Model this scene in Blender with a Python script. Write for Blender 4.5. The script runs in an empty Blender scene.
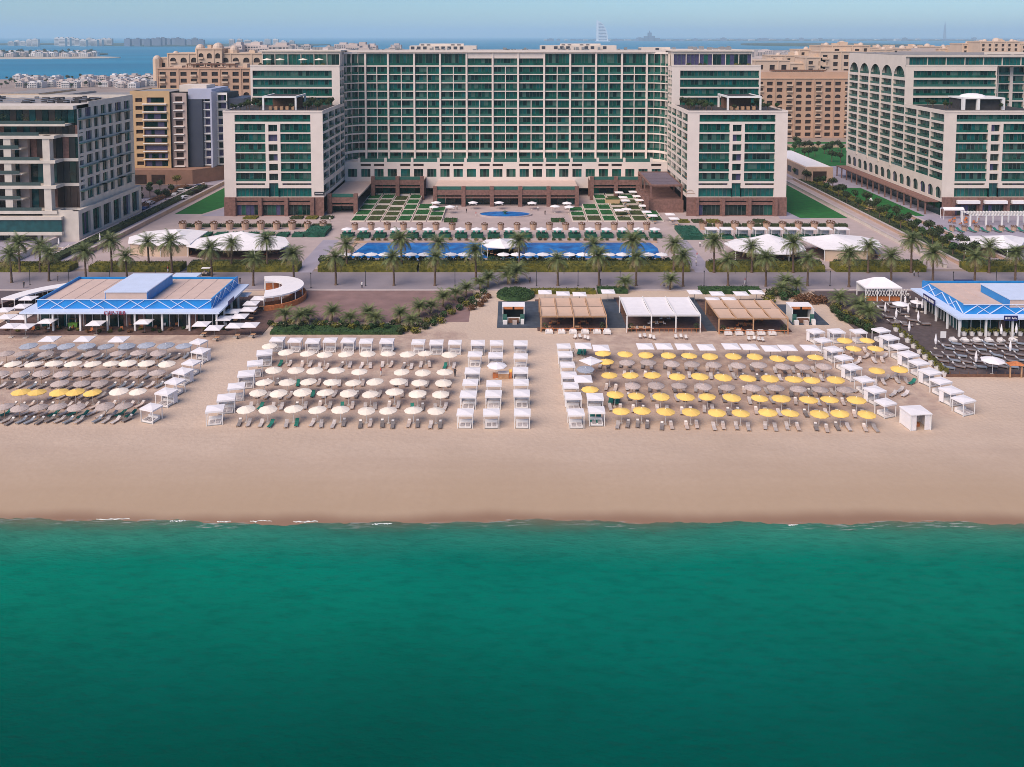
import bpy, math, random
from math import radians as R, sin, cos, pi, tan
from mathutils import Vector, Matrix
RND = random.Random(7)
scene = bpy.context.scene
col = scene.collection
# ------------------------------------------------------------------ camera geometry
H = 60.0; F = 850.0; PIT = R(4.0); Y0 = 36 + F * tan(PIT)
_c, _s = cos(PIT), sin(PIT)
def G(px, py, z=0.0):
    k = (Y0 - py) / F; u = (px - 512) / F
    dy = _c + k * _s; dz = -_s + k * _c
    t = (z - H) / dz
    return Vector((u * t, dy * t, z))
def Zat(py, Y):
    k = (Y0 - py) / F
    return H + Y * (k * _c - _s) / (_c + k * _s)
def Xat(px, Y, Z=0.0):
    D = Y * _c + (H - Z) * _s
    return (px - 512) / F * D
ORD = 'first second third fourth fifth sixth seventh eighth ninth tenth eleventh twelfth thirteenth fourteenth fifteenth sixteenth seventeenth eighteenth nineteenth twentieth'.split()
_T = {20: 'twenty', 30: 'thirty', 40: 'forty', 50: 'fifty', 60: 'sixty', 70: 'seventy', 80: 'eighty', 90: 'ninety'}
def nth(i):
    if i < 20: return ORD[i]
    if i >= 99: return 'hundredth' if i == 99 else 'hundred-and-' + nth(i - 100)
    n = i + 1
    t = n // 10 * 10
    if n % 10 == 0: return _T[t][:-1] + 'ieth'
    return _T[t] + '-' + ORD[n % 10 - 1]
# ------------------------------------------------------------------ materials
MATS = {}
def mat(name, rgb, rough=0.7, var=0.12, scale=1.5, bump=0.0, metal=0.0, spec=0.5, bscale=None, obj=False, hue=None, gen=None):
    if name in MATS: return MATS[name]
    m = bpy.data.materials.new(name); m.use_nodes = True
    nt = m.node_tree; b = nt.nodes['Principled BSDF']
    b.inputs['Roughness'].default_value = rough; b.inputs['Metallic'].default_value = metal
    b.inputs['Specular IOR Level'].default_value = spec
    geo = nt.nodes.new('ShaderNodeNewGeometry'); src = geo.outputs['Position']
    nz = nt.nodes.new('ShaderNodeTexNoise'); nz.inputs['Scale'].default_value = scale; nz.inputs['Detail'].default_value = 5
    nt.links.new(src, nz.inputs['Vector'])
    ramp = nt.nodes.new('ShaderNodeMapRange'); ramp.inputs[1].default_value = 0.25; ramp.inputs[2].default_value = 0.75
    nt.links.new(nz.outputs['Fac'], ramp.inputs[0])
    mx = nt.nodes.new('ShaderNodeMix'); mx.data_type = 'RGBA'
    lo = [max(0, c * (1 - var)) for c in rgb]; hi = [min(1, c * (1 + var)) for c in rgb]
    if hue: hi = list(hue)
    mx.inputs[6].default_value = (*lo, 1); mx.inputs[7].default_value = (*hi, 1)
    nt.links.new(ramp.outputs[0], mx.inputs[0])
    out = mx.outputs[2]
    if obj:   # value differs from object to object
        oi = nt.nodes.new('ShaderNodeObjectInfo'); hs = nt.nodes.new('ShaderNodeHueSaturation')
        mr = nt.nodes.new('ShaderNodeMapRange'); mr.inputs[3].default_value = 1 - obj; mr.inputs[4].default_value = 1 + obj
        nt.links.new(oi.outputs['Random'], mr.inputs[0]); nt.links.new(mr.outputs[0], hs.inputs['Value'])
        nt.links.new(out, hs.inputs['Color']); out = hs.outputs['Color']
    nt.links.new(out, b.inputs['Base Color'])
    if bump:
        n2 = nt.nodes.new('ShaderNodeTexNoise'); n2.inputs['Scale'].default_value = bscale or scale * 4; n2.inputs['Detail'].default_value = 6
        nt.links.new(src, n2.inputs['Vector'])
        bp = nt.nodes.new('ShaderNodeBump'); bp.inputs['Strength'].default_value = bump; bp.inputs['Distance'].default_value = 0.1
        nt.links.new(n2.outputs['Fac'], bp.inputs['Height']); nt.links.new(bp.outputs[0], b.inputs['Normal'])
    MATS[name] = m
    return m
def M(n): return MATS[n]
mat('hotel_white', (0.71, 0.62, 0.56), 0.8, 0.05, 0.35)
mat('hotel_cream', (0.67, 0.585, 0.51), 0.8, 0.06, 0.35)
mat('stone_brown', (0.20, 0.105, 0.085), 0.85, 0.35, 1.3)
mat('stone_tan', (0.50, 0.34, 0.245), 0.85, 0.12, 0.8)
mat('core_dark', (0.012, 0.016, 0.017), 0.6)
mat('glass_green', (0.008, 0.085, 0.062), 0.12, 0.5, 0.5)
mat('glass_teal', (0.008, 0.11, 0.10), 0.1, 0.4, 0.5)
mat('glass_dark', (0.005, 0.026, 0.024), 0.1, 0.4, 0.5)
mat('glass_curtain', (0.06, 0.14, 0.11), 0.3, 0.3, 0.5)
mat('glass_balustrade', (0.035, 0.13, 0.105), 0.15, 0.15)
mat('mullion', (0.10, 0.13, 0.12), 0.5)
mat('white_paint', (0.80, 0.78, 0.76), 0.55, 0.05)
mat('canvas_white', (0.82, 0.79, 0.80), 0.8, 0.05, 0.8)
mat('canvas_cream', (0.86, 0.76, 0.64), 0.85, 0.06, 1.2, obj=0.05)
mat('canvas_yellow', (0.90, 0.60, 0.16), 0.85, 0.07, 1.2, obj=0.06)
mat('canvas_thatch', (0.46, 0.38, 0.345), 0.95, 0.22, 4, obj=0.12)
mat('canvas_blue_grey', (0.36, 0.39, 0.45), 0.9, 0.2, 3, obj=0.1)
mat('canvas_tan', (0.60, 0.42, 0.31), 0.9, 0.06, 0.8)
mat('metal_grey', (0.30, 0.30, 0.30), 0.4, metal=0.3)
mat('dark_metal', (0.03, 0.03, 0.035), 0.5)
mat('roof_dark', (0.045, 0.042, 0.045), 0.8, 0.4, 0.8)
mat('roof_grey', (0.27, 0.25, 0.24), 0.9, 0.25, 0.5)
mat('roof_beige', (0.60, 0.455, 0.39), 0.9, 0.08, 0.6)
mat('teal_fabric', (0.01, 0.16, 0.12), 0.8, 0.25)
mat('lounger_grey', (0.46, 0.42, 0.41), 0.8, 0.25, 3, obj=0.25)
mat('cushion_white', (0.75, 0.72, 0.70), 0.9, 0.05)
mat('wood_orange', (0.50, 0.17, 0.06), 0.7, 0.3, 2)
mat('wood_brown', (0.16, 0.08, 0.05), 0.8, 0.35, 2)
mat('wood_light', (0.50, 0.30, 0.17), 0.75, 0.2, 2)
mat('blue_paint', (0.012, 0.24, 0.62), 0.4, 0.12, 0.6)
mat('pale_blue_paint', (0.62, 0.71, 0.88), 0.45, 0.05, 0.6)
mat('sign_red', (0.30, 0.02, 0.06), 0.5)
mat('sign_navy', (0.015, 0.02, 0.12), 0.5)
mat('deck_dark', (0.095, 0.07, 0.068), 0.85, 0.3, 0.9)
mat('deck_slate', (0.055, 0.07, 0.095), 0.8, 0.25, 0.9)
mat('deck_brown', (0.12, 0.07, 0.06), 0.85, 0.35, 1.2)
mat('paving_pink', (0.44, 0.355, 0.34), 0.85, 0.10, 0.25)
mat('paving_lavender', (0.33, 0.30, 0.36), 0.85, 0.12, 0.2)
mat('paving_road', (0.27, 0.235, 0.26), 0.85, 0.12, 0.15, 0.1, bscale=3)
mat('paving_kerb', (0.46, 0.39, 0.38), 0.85, 0.1, 0.5)
mat('asphalt', (0.115, 0.09, 0.10), 0.9, 0.2, 0.2)
mat('brick_plot', (0.24, 0.15, 0.14), 0.9, 0.22, 0.25, 0.2, bscale=4)
mat('pool_tile', (0.002, 0.12, 0.55), 0.25, 0.6, 0.30, 0.3, hue=(0.008, 0.24, 0.68), spec=0.12, bscale=1.6)
mat('lawn_turf', (0.008, 0.12, 0.016), 0.95, 0.25, 0.4, 0.4, bscale=8)
mat('lawn_bed', (0.012, 0.10, 0.02), 0.95, 0.45, 0.9, 0.4, bscale=5)
mat('bed_soil', (0.12, 0.07, 0.035), 0.95, 0.5, 1.0, 0.4, bscale=5, hue=(0.05, 0.11, 0.02))
mat('leaf_palm', (0.085, 0.14, 0.04), 0.7, 0.45, 0.8, hue=(0.20, 0.23, 0.08))
mat('leaf_palm_old', (0.20, 0.16, 0.075), 0.8, 0.3, 0.8)
mat('leaf_hedge', (0.045, 0.085, 0.012), 0.8, 0.5, 0.9, hue=(0.23, 0.20, 0.02))
mat('leaf_green', (0.014, 0.060, 0.016), 0.8, 0.5, 1.2, hue=(0.05, 0.11, 0.025))
mat('leaf_dark', (0.018, 0.045, 0.018), 0.8, 0.5, 0.5, hue=(0.06, 0.08, 0.02))
mat('leaf_rust', (0.14, 0.065, 0.030), 0.85, 0.4, 0.5)
mat('bark', (0.13, 0.085, 0.06), 0.95, 0.3, 3)
mat('far_building', (0.52, 0.45, 0.42), 0.9, 0.1, 0.02, obj=0.15)
mat('far_window', (0.05, 0.06, 0.08), 0.5)
mat('beige_wall', (0.49, 0.32, 0.22), 0.85, 0.08, 0.15)
mat('cream_wall', (0.58, 0.44, 0.33), 0.85, 0.08, 0.15)
mat('window_brown', (0.045, 0.027, 0.022), 0.3, 0.4, 0.5)
mat('ochre_wall', (0.55, 0.37, 0.20), 0.85, 0.06, 0.3)
mat('navy_cladding', (0.045, 0.055, 0.085), 0.5, 0.12, 0.3)
mat('lilac_cladding', (0.42, 0.44, 0.56), 0.5, 0.06, 0.3)
mat('concrete_light', (0.60, 0.54, 0.475), 0.85, 0.12, 0.4)
mat('concrete_pink', (0.43, 0.34, 0.31), 0.85, 0.12, 0.4)
mat('glass_cyan', (0.012, 0.075, 0.08), 0.12, 0.4, 0.5)
mat('dome_gold', (0.55, 0.44, 0.36), 0.6)
mat('skin', (0.45, 0.27, 0.19), 0.6); mat('hair', (0.02, 0.012, 0.01), 0.6)
mat('cloth_dark', (0.03, 0.03, 0.04), 0.9); mat('cloth_red', (0.5, 0.06, 0.05), 0.9); mat('cloth_white', (0.75, 0.74, 0.72), 0.9)
mat('rubber', (0.02, 0.02, 0.02), 0.9)
mat('foam_white', (0.62, 0.64, 0.62), 0.6)
mat('purple_curtain', (0.06, 0.055, 0.13), 0.5, 0.3)
mat('sail_white', (0.70, 0.72, 0.75), 0.5)
mat('island_green', (0.035, 0.07, 0.05), 0.9, 0.4, 0.02)
# ------------------------------------------------------------------ mesh builder
class MB:
    def __init__(s): s.v = []; s.f = []; s.mi = []; s.mats = []; s.cur = 0
    def use(s, m):
        if m not in s.mats: s.mats.append(m)
        s.cur = s.mats.index(m); return s
    def add(s, vs, fs):
        b = len(s.v); s.v.extend([tuple(v) for v in vs])
        for f in fs: s.f.append(tuple(i + b for i in f)); s.mi.append(s.cur)
    def quad(s, a, b, c, d): s.add([a, b, c, d], [(0, 1, 2, 3)])
    def box(s, x0, x1, y0, y1, z0, z1):
        s.add([(x0,y0,z0),(x1,y0,z0),(x1,y1,z0),(x0,y1,z0),(x0,y0,z1),(x1,y0,z1),(x1,y1,z1),(x0,y1,z1)],
              [(0,3,2,1),(4,5,6,7),(0,1,5,4),(1,2,6,5),(2,3,7,6),(3,0,4,7)])
    def obox(s, o, u, a0, a1, d0, d1, z0, z1):
        """box in a frame: a along u, d inward from a facade"""
        n = (u[1], -u[0]); P = lambda a, d, z: (o[0] + u[0]*a - n[0]*d, o[1] + u[1]*a - n[1]*d, z)
        s.add([P(a0,d0,z0),P(a1,d0,z0),P(a1,d1,z0),P(a0,d1,z0),P(a0,d0,z1),P(a1,d0,z1),P(a1,d1,z1),P(a0,d1,z1)],
              [(0,3,2,1),(4,5,6,7),(0,1,5,4),(1,2,6,5),(2,3,7,6),(3,0,4,7)])
    def prism(s, poly, z0, z1, top=None):
        n = len(poly); t = top or poly
        vs = [(p[0], p[1], z0) for p in poly] + [(p[0], p[1], z1) for p in t]
        fs = [tuple(range(n-1, -1, -1)), tuple(range(n, 2*n))] + [(i, (i+1) % n, n+(i+1) % n, n+i) for i in range(n)]
        s.add(vs, fs)
    def cyl(s, x, y, z0, z1, r0, r1=None, n=10):
        r1 = r0 if r1 is None else r1
        p = [(x + r0*cos(2*pi*i/n), y + r0*sin(2*pi*i/n)) for i in range(n)]
        q = [(x + r1*cos(2*pi*i/n), y + r1*sin(2*pi*i/n)) for i in range(n)]
        s.prism(p, z0, z1, q)
    def bar(s, p0, p1, w, h=None):
        p0 = Vector(p0); p1 = Vector(p1); d = (p1-p0).normalized(); h = h or w
        up = Vector((0,0,1)) if abs(d.z) < 0.95 else Vector((0,1,0))
        a = d.cross(up).normalized() * (w/2); b = a.cross(d).normalized() * (h/2)
        vs = [p0-a-b, p0+a-b, p0+a+b, p0-a+b, p1-a-b, p1+a-b, p1+a+b, p1-a+b]
        s.add(vs, [(3,2,1,0),(4,5,6,7),(0,1,5,4),(1,2,6,5),(2,3,7,6),(3,0,4,7)])
    def dome(s, x, y, z, r, h, n=12, k=4):
        vs = []; fs = []
        for j in range(k):
            a = j * pi / 2 / k
            for i in range(n): vs.append((x + r*cos(a)*cos(2*pi*i/n), y + r*cos(a)*sin(2*pi*i/n), z + h*sin(a)))
        vs.append((x, y, z+h)); t = len(vs)-1
        for j in range(k-1):
            for i in range(n): fs.append((j*n+i, j*n+(i+1) % n, (j+1)*n+(i+1) % n, (j+1)*n+i))
        for i in range(n): fs.append(((k-1)*n+i, (k-1)*n+(i+1) % n, t))
        fs.append(tuple(range(n-1, -1, -1)))
        s.add(vs, fs)
    def mesh(s, name):
        me = bpy.data.meshes.new(name); me.from_pydata(s.v, [], s.f)
        for m in s.mats: me.materials.append(MATS[m])
        if len(s.mats) > 1: me.polygons.foreach_set('material_index', s.mi)
        me.update(); return me
    def build(s, name, parent=None):
        if not s.v: return None
        return new(name, s.mesh(name), parent)
def new(name, data, parent=None, loc=None, rz=0):
    o = bpy.data.objects.new(name, data); col.objects.link(o)
    if parent: o.parent = parent
    if loc is not None: o.location = loc
    if rz: o.rotation_euler.z = rz
    return o
def tag(o, label=None, cat=None, group=None, kind=None):
    if label is not None and kind is None or label: o['label'] = label
    if cat: o['category'] = cat
    if group: o['group'] = group
    if kind: o['kind'] = kind
    return o
def root(name, label, cat, loc=(0,0,0), rz=0, group=None):
    return tag(new(name, None, None, loc, rz), label, cat, group)
def part(name, m, parent, fn):
    mb = MB().use(m); fn(mb); return mb.build(name, parent)
def copy_tree(o, parent=None):
    c = o.copy(); col.objects.link(c); c.parent = parent
    for ch in list(o.children): copy_tree(ch, c)
    return c
class Proto:
    """first use places the prototype itself, later ones copy it with its parts"""
    def __init__(s, rt): s.rt = rt; s.used = False; s.kids = list(rt.children)
    def put(s, loc, rz=0, label=None, group=None, scale=None, cat=None):
        o = s.rt if not s.used else copy_tree(s.rt)
        s.used = True
        o.location = loc; o.rotation_euler.z = rz
        o.scale = (scale,)*3 if scale else (1,1,1)
        if label: o['label'] = label
        if group: o['group'] = group
        elif 'group' in o: del o['group']
        if cat: o['category'] = cat
        return o
def text_mesh(s, size, m, depth=0.05):
    cu = bpy.data.curves.new('lettering', 'FONT'); cu.body = s; cu.size = size; cu.extrude = depth
    cu.align_x = 'CENTER'; cu.align_y = 'CENTER'; cu.resolution_u = 2
    ob = bpy.data.objects.new('lettering', cu); col.objects.link(ob)
    dg = bpy.context.evaluated_depsgraph_get(); me = bpy.data.meshes.new_from_object(ob.evaluated_get(dg))
    bpy.data.objects.remove(ob); me.materials.clear(); me.materials.append(MATS[m]); return me
# ------------------------------------------------------------------ camera, light
cam = bpy.data.cameras.new('Camera'); co = bpy.data.objects.new('Camera', cam); col.objects.link(co); scene.camera = co
co.location = (0, 0, H); co.rotation_euler = (pi/2 - PIT, 0, 0)
cam.sensor_width = 36; cam.lens = F / 1024 * 36; cam.shift_y = -(383.5 - Y0) / 1024; cam.clip_end = 200000; cam.clip_start = 1
w = bpy.data.worlds.new('World'); scene.world = w; w.use_nodes = True
nt = w.node_tree; bg = nt.nodes['Background']
sky = nt.nodes.new('ShaderNodeTexSky'); sky.sky_type = 'NISHITA'; sky.sun_disc = False
SUN_EL, SUN_AZ = 46.0, 222.0      # azimuth clockwise from +Y: behind the camera
sky.sun_elevation = R(SUN_EL); sky.sun_rotation = R(SUN_AZ); sky.air_density = 1.0; sky.dust_density = 0.3; sky.ozone_density = 4.0; sky.altitude = 60
tn = nt.nodes.new('ShaderNodeMix'); tn.data_type = 'RGBA'; tn.blend_type = 'MULTIPLY'; tn.inputs[0].default_value = 1.0; tn.inputs[7].default_value = (0.76, 1.0, 1.22, 1)
nt.links.new(sky.outputs[0], tn.inputs[6]); nt.links.new(tn.outputs[2], bg.inputs['Color']); bg.inputs['Strength'].default_value = 0.073
sl = bpy.data.lights.new('Sun', 'SUN'); sl.energy = 3.3; sl.angle = R(55); sl.color = (1, 0.82, 0.68)
so = bpy.data.objects.new('Sun', sl); col.objects.link(so)
az = R(SUN_AZ); el = R(48)
el = R(SUN_EL)
d = Vector((sin(az)*cos(el), cos(az)*cos(el), sin(el)))
so.rotation_euler = (-d).to_track_quat('-Z', 'Y').to_euler()
scene.view_settings.view_transform = 'Standard'; scene.view_settings.look = 'None'; scene.view_settings.gamma = 1; scene.view_settings.exposure = 0.45
scene.cycles.use_denoising = True; scene.cycles.filter_width = 0.9
scene.cycles.max_bounces = 6; scene.cycles.volume_bounces = 1; scene.cycles.transparent_max_bounces = 8
# ------------------------------------------------------------------ setting
def sheet(name, m, x0, x1, y0, y1, z):
    mb = MB().use(m); mb.quad((x0,y0,z),(x1,y0,z),(x1,y1,z),(x0,y1,z))
    return tag(mb.build(name), kind='structure')
def polysheet(name, m, pts, z):
    mb = MB().use(m); mb.add([(p[0], p[1], z) for p in pts], [tuple(range(len(pts)))])
    return tag(mb.build(name), kind='structure')
# sand: real slope into the sea
def sand_z(x, y):
    wob = 0.35*sin(x*0.045) + 0.3*sin(x*0.11+1.3) + 0.25*sin(x*0.27+0.4) + 0.15*sin(x*0.71) - (x*0.010) + 0.10*sin(x*1.9+sin(x*.6)*2) + 0.06*sin(x*4.3)
    e = 113.0 + wob
    z = 0.0 if y > e else -(e - y)**1.35 * 0.022
    if y > e: z += 0.05*(sin(x*0.6+y*0.3)*sin(y*0.5-x*0.2)) * min(1, (y-e)/6)
    return z
xs = [i*0.5-120 for i in range(0, 481)]; xs = [-200, -160] + xs + [160, 200]; xs = [-700, -300] + xs + [300, 700]
ys = [30, 60, 75] + [80 + i*1.0 for i in range(0, 75)] + [160, 175, 190, 209]
mb = MB(); n = len(xs); vs = [(x, y, sand_z(x, y) if 80 <= y < 155 else (-0.0 if y > 100 else -6)) for y in ys for x in xs]
vs = [(x, y, (sand_z(x, y) if y < 155 else 0.0)) for y in ys for x in xs]
mb.use('canvas_white'); mb.add(vs, [(j*n+i, j*n+i+1, (j+1)*n+i+1, (j+1)*n+i) for j in range(len(ys)-1) for i in range(n-1)])
sand = mb.build('beach_sand'); tag(sand, kind='structure')
for p in sand.data.polygons: p.use_smooth = True
m = bpy.data.materials.new('sand'); m.use_nodes = True; MATS['sand'] = m; sand.data.materials[0] = m
nt = m.node_tree; b = nt.nodes['Principled BSDF']; b.inputs['Roughness'].default_value = 0.9; b.inputs['Specular IOR Level'].default_value = 0.2
geo = nt.nodes.new('ShaderNodeNewGeometry'); sep = nt.nodes.new('ShaderNodeSeparateXYZ'); nt.links.new(geo.outputs['Position'], sep.inputs[0])
def noise(scale, detail=6, mapscale=None):
    nz = nt.nodes.new('ShaderNodeTexNoise'); nz.inputs['Scale'].default_value = scale; nz.inputs['Detail'].default_value = detail
    if mapscale:
        mp = nt.nodes.new('ShaderNodeMapping'); mp.inputs['Scale'].default_value = mapscale
        nt.links.new(geo.outputs['Position'], mp.inputs[0]); nt.links.new(mp.outputs[0], nz.inputs['Vector'])
    else: nt.links.new(geo.outputs['Position'], nz.inputs['Vector'])
    return nz.outputs['Fac']
def mth(op, a, b_=None, c=None):
    x = nt.nodes.new('ShaderNodeMath'); x.operation = op
    for i, v in enumerate((a, b_, c)):
        if v is None: continue
        if isinstance(v, (int, float)): x.inputs[i].default_value = v
        else: nt.links.new(v, x.inputs[i])
    return x.outputs[0]
def mixc(f, a, c):
    x = nt.nodes.new('ShaderNodeMix'); x.data_type = 'RGBA'
    for i, v in ((0, f), (6, a), (7, c)):
        if isinstance(v, tuple): x.inputs[i].default_value = (*v, 1)
        elif isinstance(v, float): x.inputs[i].default_value = v
        else: nt.links.new(v, x.inputs[i])
    return x.outputs[2]
def rng(v, a, b_, c=0.0, d_=1.0, smooth=False):
    x = nt.nodes.new('ShaderNodeMapRange')
    if smooth: x.interpolation_type = 'SMOOTHSTEP'
    for i, q in enumerate((v, a, b_, c, d_)):
        if isinstance(q, (int, float)): x.inputs[i].default_value = q
        else: nt.links.new(q, x.inputs[i])
    return x.outputs[0]
c = mixc(rng(noise(0.05), 0.3, 0.7), (0.495, 0.38, 0.29), (0.575, 0.45, 0.355))
c = mixc(rng(noise(1.2, 8), 0.35, 0.75, 0, 0.35), c, (0.40, 0.295, 0.22))
c = mixc(rng(noise(0.30, 5, (0.06, 1.0, 1)), 0.42, 0.7, 0, 0.30), c, (0.42, 0.31, 0.24))
ysh = mth('ADD', sep.outputs[1], mth('MULTIPLY', noise(0.05, 3, (1, 0.1, 1)), 5.0))
def band(a, e): return mth('MULTIPLY', rng(xw, a-1.5, a+1.5), rng(xw, e+1.5, e-1.5))
xw = mth('ADD', sep.outputs[0], mth('MULTIPLY', mth('SUBTRACT', noise(0.25, 3), 0.5), 5.0))
fields = mth('ADD', mth('ADD', band(-150, -57), band(-46, -10)), band(13, 71))
c = mixc(rng(sep.outputs[1], 120, 140, 0, 0.35), c, (0.70, 0.565, 0.465))
trod = mth('MULTIPLY', mth('MULTIPLY', mth('MULTIPLY', fields, rng(sep.outputs[1], 172, 168)), rng(sep.outputs[1], 129, 133)), rng(noise(0.45, 8), 0.35, 0.6, 0.25, 0.9))
c = mixc(trod, c, (0.40, 0.29, 0.24))
c = mixc(rng(ysh, 124.0, 108.0, 0, 0.75, True), c, (0.40, 0.285, 0.185))
c = mixc(rng(ysh, 107.5, 104.8, 0, 0.9, True), c, (0.25, 0.15, 0.10))
nt.links.new(c, b.inputs['Base Color'])
bp = nt.nodes.new('ShaderNodeBump'); bp.inputs['Strength'].default_value = 0.5; bp.inputs['Distance'].default_value = 0.25
bh = mth('MULTIPLY', noise(1.6, 8), rng(sep.outputs[1], 112, 135, 0.15, 1.0)); nt.links.new(bh, bp.inputs['Height']); nt.links.new(bp.outputs[0], b.inputs['Normal'])
# sea beside the beach
WZ = -0.55
mb = MB().use('sand'); mb.quad((-4000,-3000,WZ),(4000,-3000,WZ),(4000,125,WZ),(-4000,125,WZ))
sea = tag(mb.build('sea_water'), kind='structure')
m = bpy.data.materials.new('near_sea'); m.use_nodes = True; sea.data.materials[0] = m
nt = m.node_tree; b = nt.nodes['Principled BSDF']; geo = nt.nodes.new('ShaderNodeNewGeometry'); sep = nt.nodes.new('ShaderNodeSeparateXYZ'); nt.links.new(geo.outputs['Position'], sep.inputs[0])
b.inputs['Roughness'].default_value = 0.2; b.inputs['IOR'].default_value = 1.33; b.inputs['Specular IOR Level'].default_value = 0.05
yy = mth('ADD', sep.outputs[1], mth('MULTIPLY', mth('SUBTRACT', noise(0.035, 5, (1, 0.35, 1)), 0.5), 9.0))
c = mixc(rng(yy, 101.5, 93.0, 0, 1, True), (0.05, 0.26, 0.175), (0.0, 0.20, 0.13))
c = mixc(rng(yy, 94.0, 66.0, 0, 1, True), c, (0.0, 0.054, 0.037))
c = mixc(rng(noise(0.05, 4), 0.35, 0.7, 0, 0.35), c, (0.0, 0.078, 0.052))
c = mixc(rng(noise(0.018, 3, (0.5, 1, 1)), 0.40, 0.62, 0.0, 0.45), c, (0.0, 0.14, 0.115))
c = mixc(rng(noise(0.9, 6, (0.5, 1.5, 1)), 0.45, 0.75, 0, 0.30), c, (0.0, 0.05, 0.035))
nt.links.new(c, b.inputs['Base Color'])
al = rng(yy, 104.0, 98.0, 0.30, 1.0, True); nt.links.new(al, b.inputs['Alpha'])
bp = nt.nodes.new('ShaderNodeBump'); bp.inputs['Strength'].default_value = 0.5; bp.inputs['Distance'].default_value = 0.45
hgt = mth('ADD', noise(0.55, 7, (0.7, 1.6, 1)), mth('MULTIPLY', noise(2.4, 5, (0.6, 1.3, 1)), 0.55)); nt.links.new(hgt, bp.inputs['Height']); nt.links.new(bp.outputs[0], b.inputs['Normal'])
# foam of small breakers
mat('foam_lace', (0.66, 0.66, 0.62), 0.7); m = M('foam_lace'); nt = m.node_tree; b = nt.nodes['Principled BSDF']; geo = nt.nodes.new('ShaderNodeNewGeometry')
nt.links.new(mth('MULTIPLY', rng(noise(1.1, 8, (0.6, 3.2, 1)), 0.52, 0.66), rng(noise(0.06, 2), 0.45, 0.62, 0.02, 0.45)), b.inputs['Alpha'])
mb = MB().use('foam_white')
for px0, px1, py in ((96,130,519.6),(170,186,521.3),(217,231,521.8),(250,272,521.8),(293,318,522.2),(372,392,524.3),(788,798,525.6)):
    a = G(px0, py, WZ); e = G(px1, py-0.6, WZ); k = 14
    th = [0.02 + 0.34*RND.random()*max(0, sin(pi*(i+0.5)/k))*(RND.random() > .35)*.6 for i in range(k+1)]
    cy = [RND.uniform(-0.12, 0.12) for i in range(k+1)]
    for i in range(k):
        p = a.lerp(e, i/k); q = a.lerp(e, (i+1)/k)
        mb.add([(p.x, p.y+cy[i]-th[i], WZ+0.02), (q.x, q.y+cy[i+1]-th[i+1], WZ+0.02), (q.x, q.y+cy[i+1], WZ+0.10), (p.x, p.y+cy[i], WZ+0.10), (p.x, p.y+cy[i]+th[i]*.6, WZ+0.03), (q.x, q.y+cy[i+1]+th[i+1]*.6, WZ+0.03)], [(0,1,2,3),(3,2,5,4)])
mb.use('foam_lace')
XS = [-135+i*1.0 for i in range(271)]
def wline(x): return 113.0 + 0.35*sin(x*0.045) + 0.3*sin(x*0.11+1.3) + 0.25*sin(x*0.27+0.4) + 0.15*sin(x*0.71) - (x*0.010) - 10.85
for i in range(270):
    a, e = XS[i], XS[i+1]; mb.quad((a, wline(a)-1.3, WZ+.03), (e, wline(e)-1.3, WZ+.03), (e, wline(e)+.25, WZ+.04), (a, wline(a)+.25, WZ+.04))
tag(mb.build('foam'), kind='stuff', label='thin white foam of small breakers along the waterline', cat='foam')
# land and the far sea
mb = MB().use('paving_road')
mb.add([(-900,208,-0.03),(3500,208,-0.03),(3500,3600,-0.03),(900,3600,-0.03),(420,2300,-0.03),(-200,1750,-0.03),(-250,1240,-0.03),(-900,1150,-0.03)], [tuple(range(8))])
mat('town_ground', (0.30, 0.235, 0.20), 0.95, 0.3, 0.02)
mb.mats = ['town_ground']; land = mb.build('ground'); tag(land, kind='structure')
mb = MB().use('sand'); mb.quad((-26000,600,-0.8),(26000,600,-0.8),(26000,40000,-0.8),(-26000,40000,-0.8))
fs_ = tag(mb.build('far_sea'), kind='structure')
m = bpy.data.materials.new('far_sea'); m.use_nodes = True; fs_.data.materials[0] = m
nt = m.node_tree; b = nt.nodes['Principled BSDF']; geo = nt.nodes.new('ShaderNodeNewGeometry')
b.inputs['Roughness'].default_value = 0.5; b.inputs['Specular IOR Level'].default_value = 0.25
nt.links.new(mixc(rng(noise(0.004, 6, (0.4, 1, 1)), 0.35, 0.65), (0.006, 0.15, 0.27), (0.014, 0.22, 0.36)), b.inputs['Base Color'])
bp = nt.nodes.new('ShaderNodeBump'); bp.inputs['Strength'].default_value = 0.6; bp.inputs['Distance'].default_value = 1.5
nt.links.new(noise(0.08, 5, (0.5, 1, 1)), bp.inputs['Height']); nt.links.new(bp.outputs[0], b.inputs['Normal'])
# air
HAZE = 1
if HAZE:
    mb = MB().use('sand'); mb.box(-27000, 27000, -400, 41000, -2.5, 330)
    hz = mb.build('haze'); tag(hz, 'pale blue sea haze thickening towards the horizon', 'haze', kind='stuff')
    m = bpy.data.materials.new('air'); m.use_nodes = True; hz.data.materials[0] = m; nt = m.node_tree
    nt.nodes.remove(nt.nodes['Principled BSDF']); pv = nt.nodes.new('ShaderNodeVolumePrincipled')
    pv.inputs['Density'].default_value = 0.000085; pv.inputs['Color'].default_value = (0.66, 0.88, 1.0, 1); pv.inputs['Anisotropy'].default_value = 0.0
    nt.links.new(pv.outputs[0], nt.nodes['Material Output'].inputs['Volume'])
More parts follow.
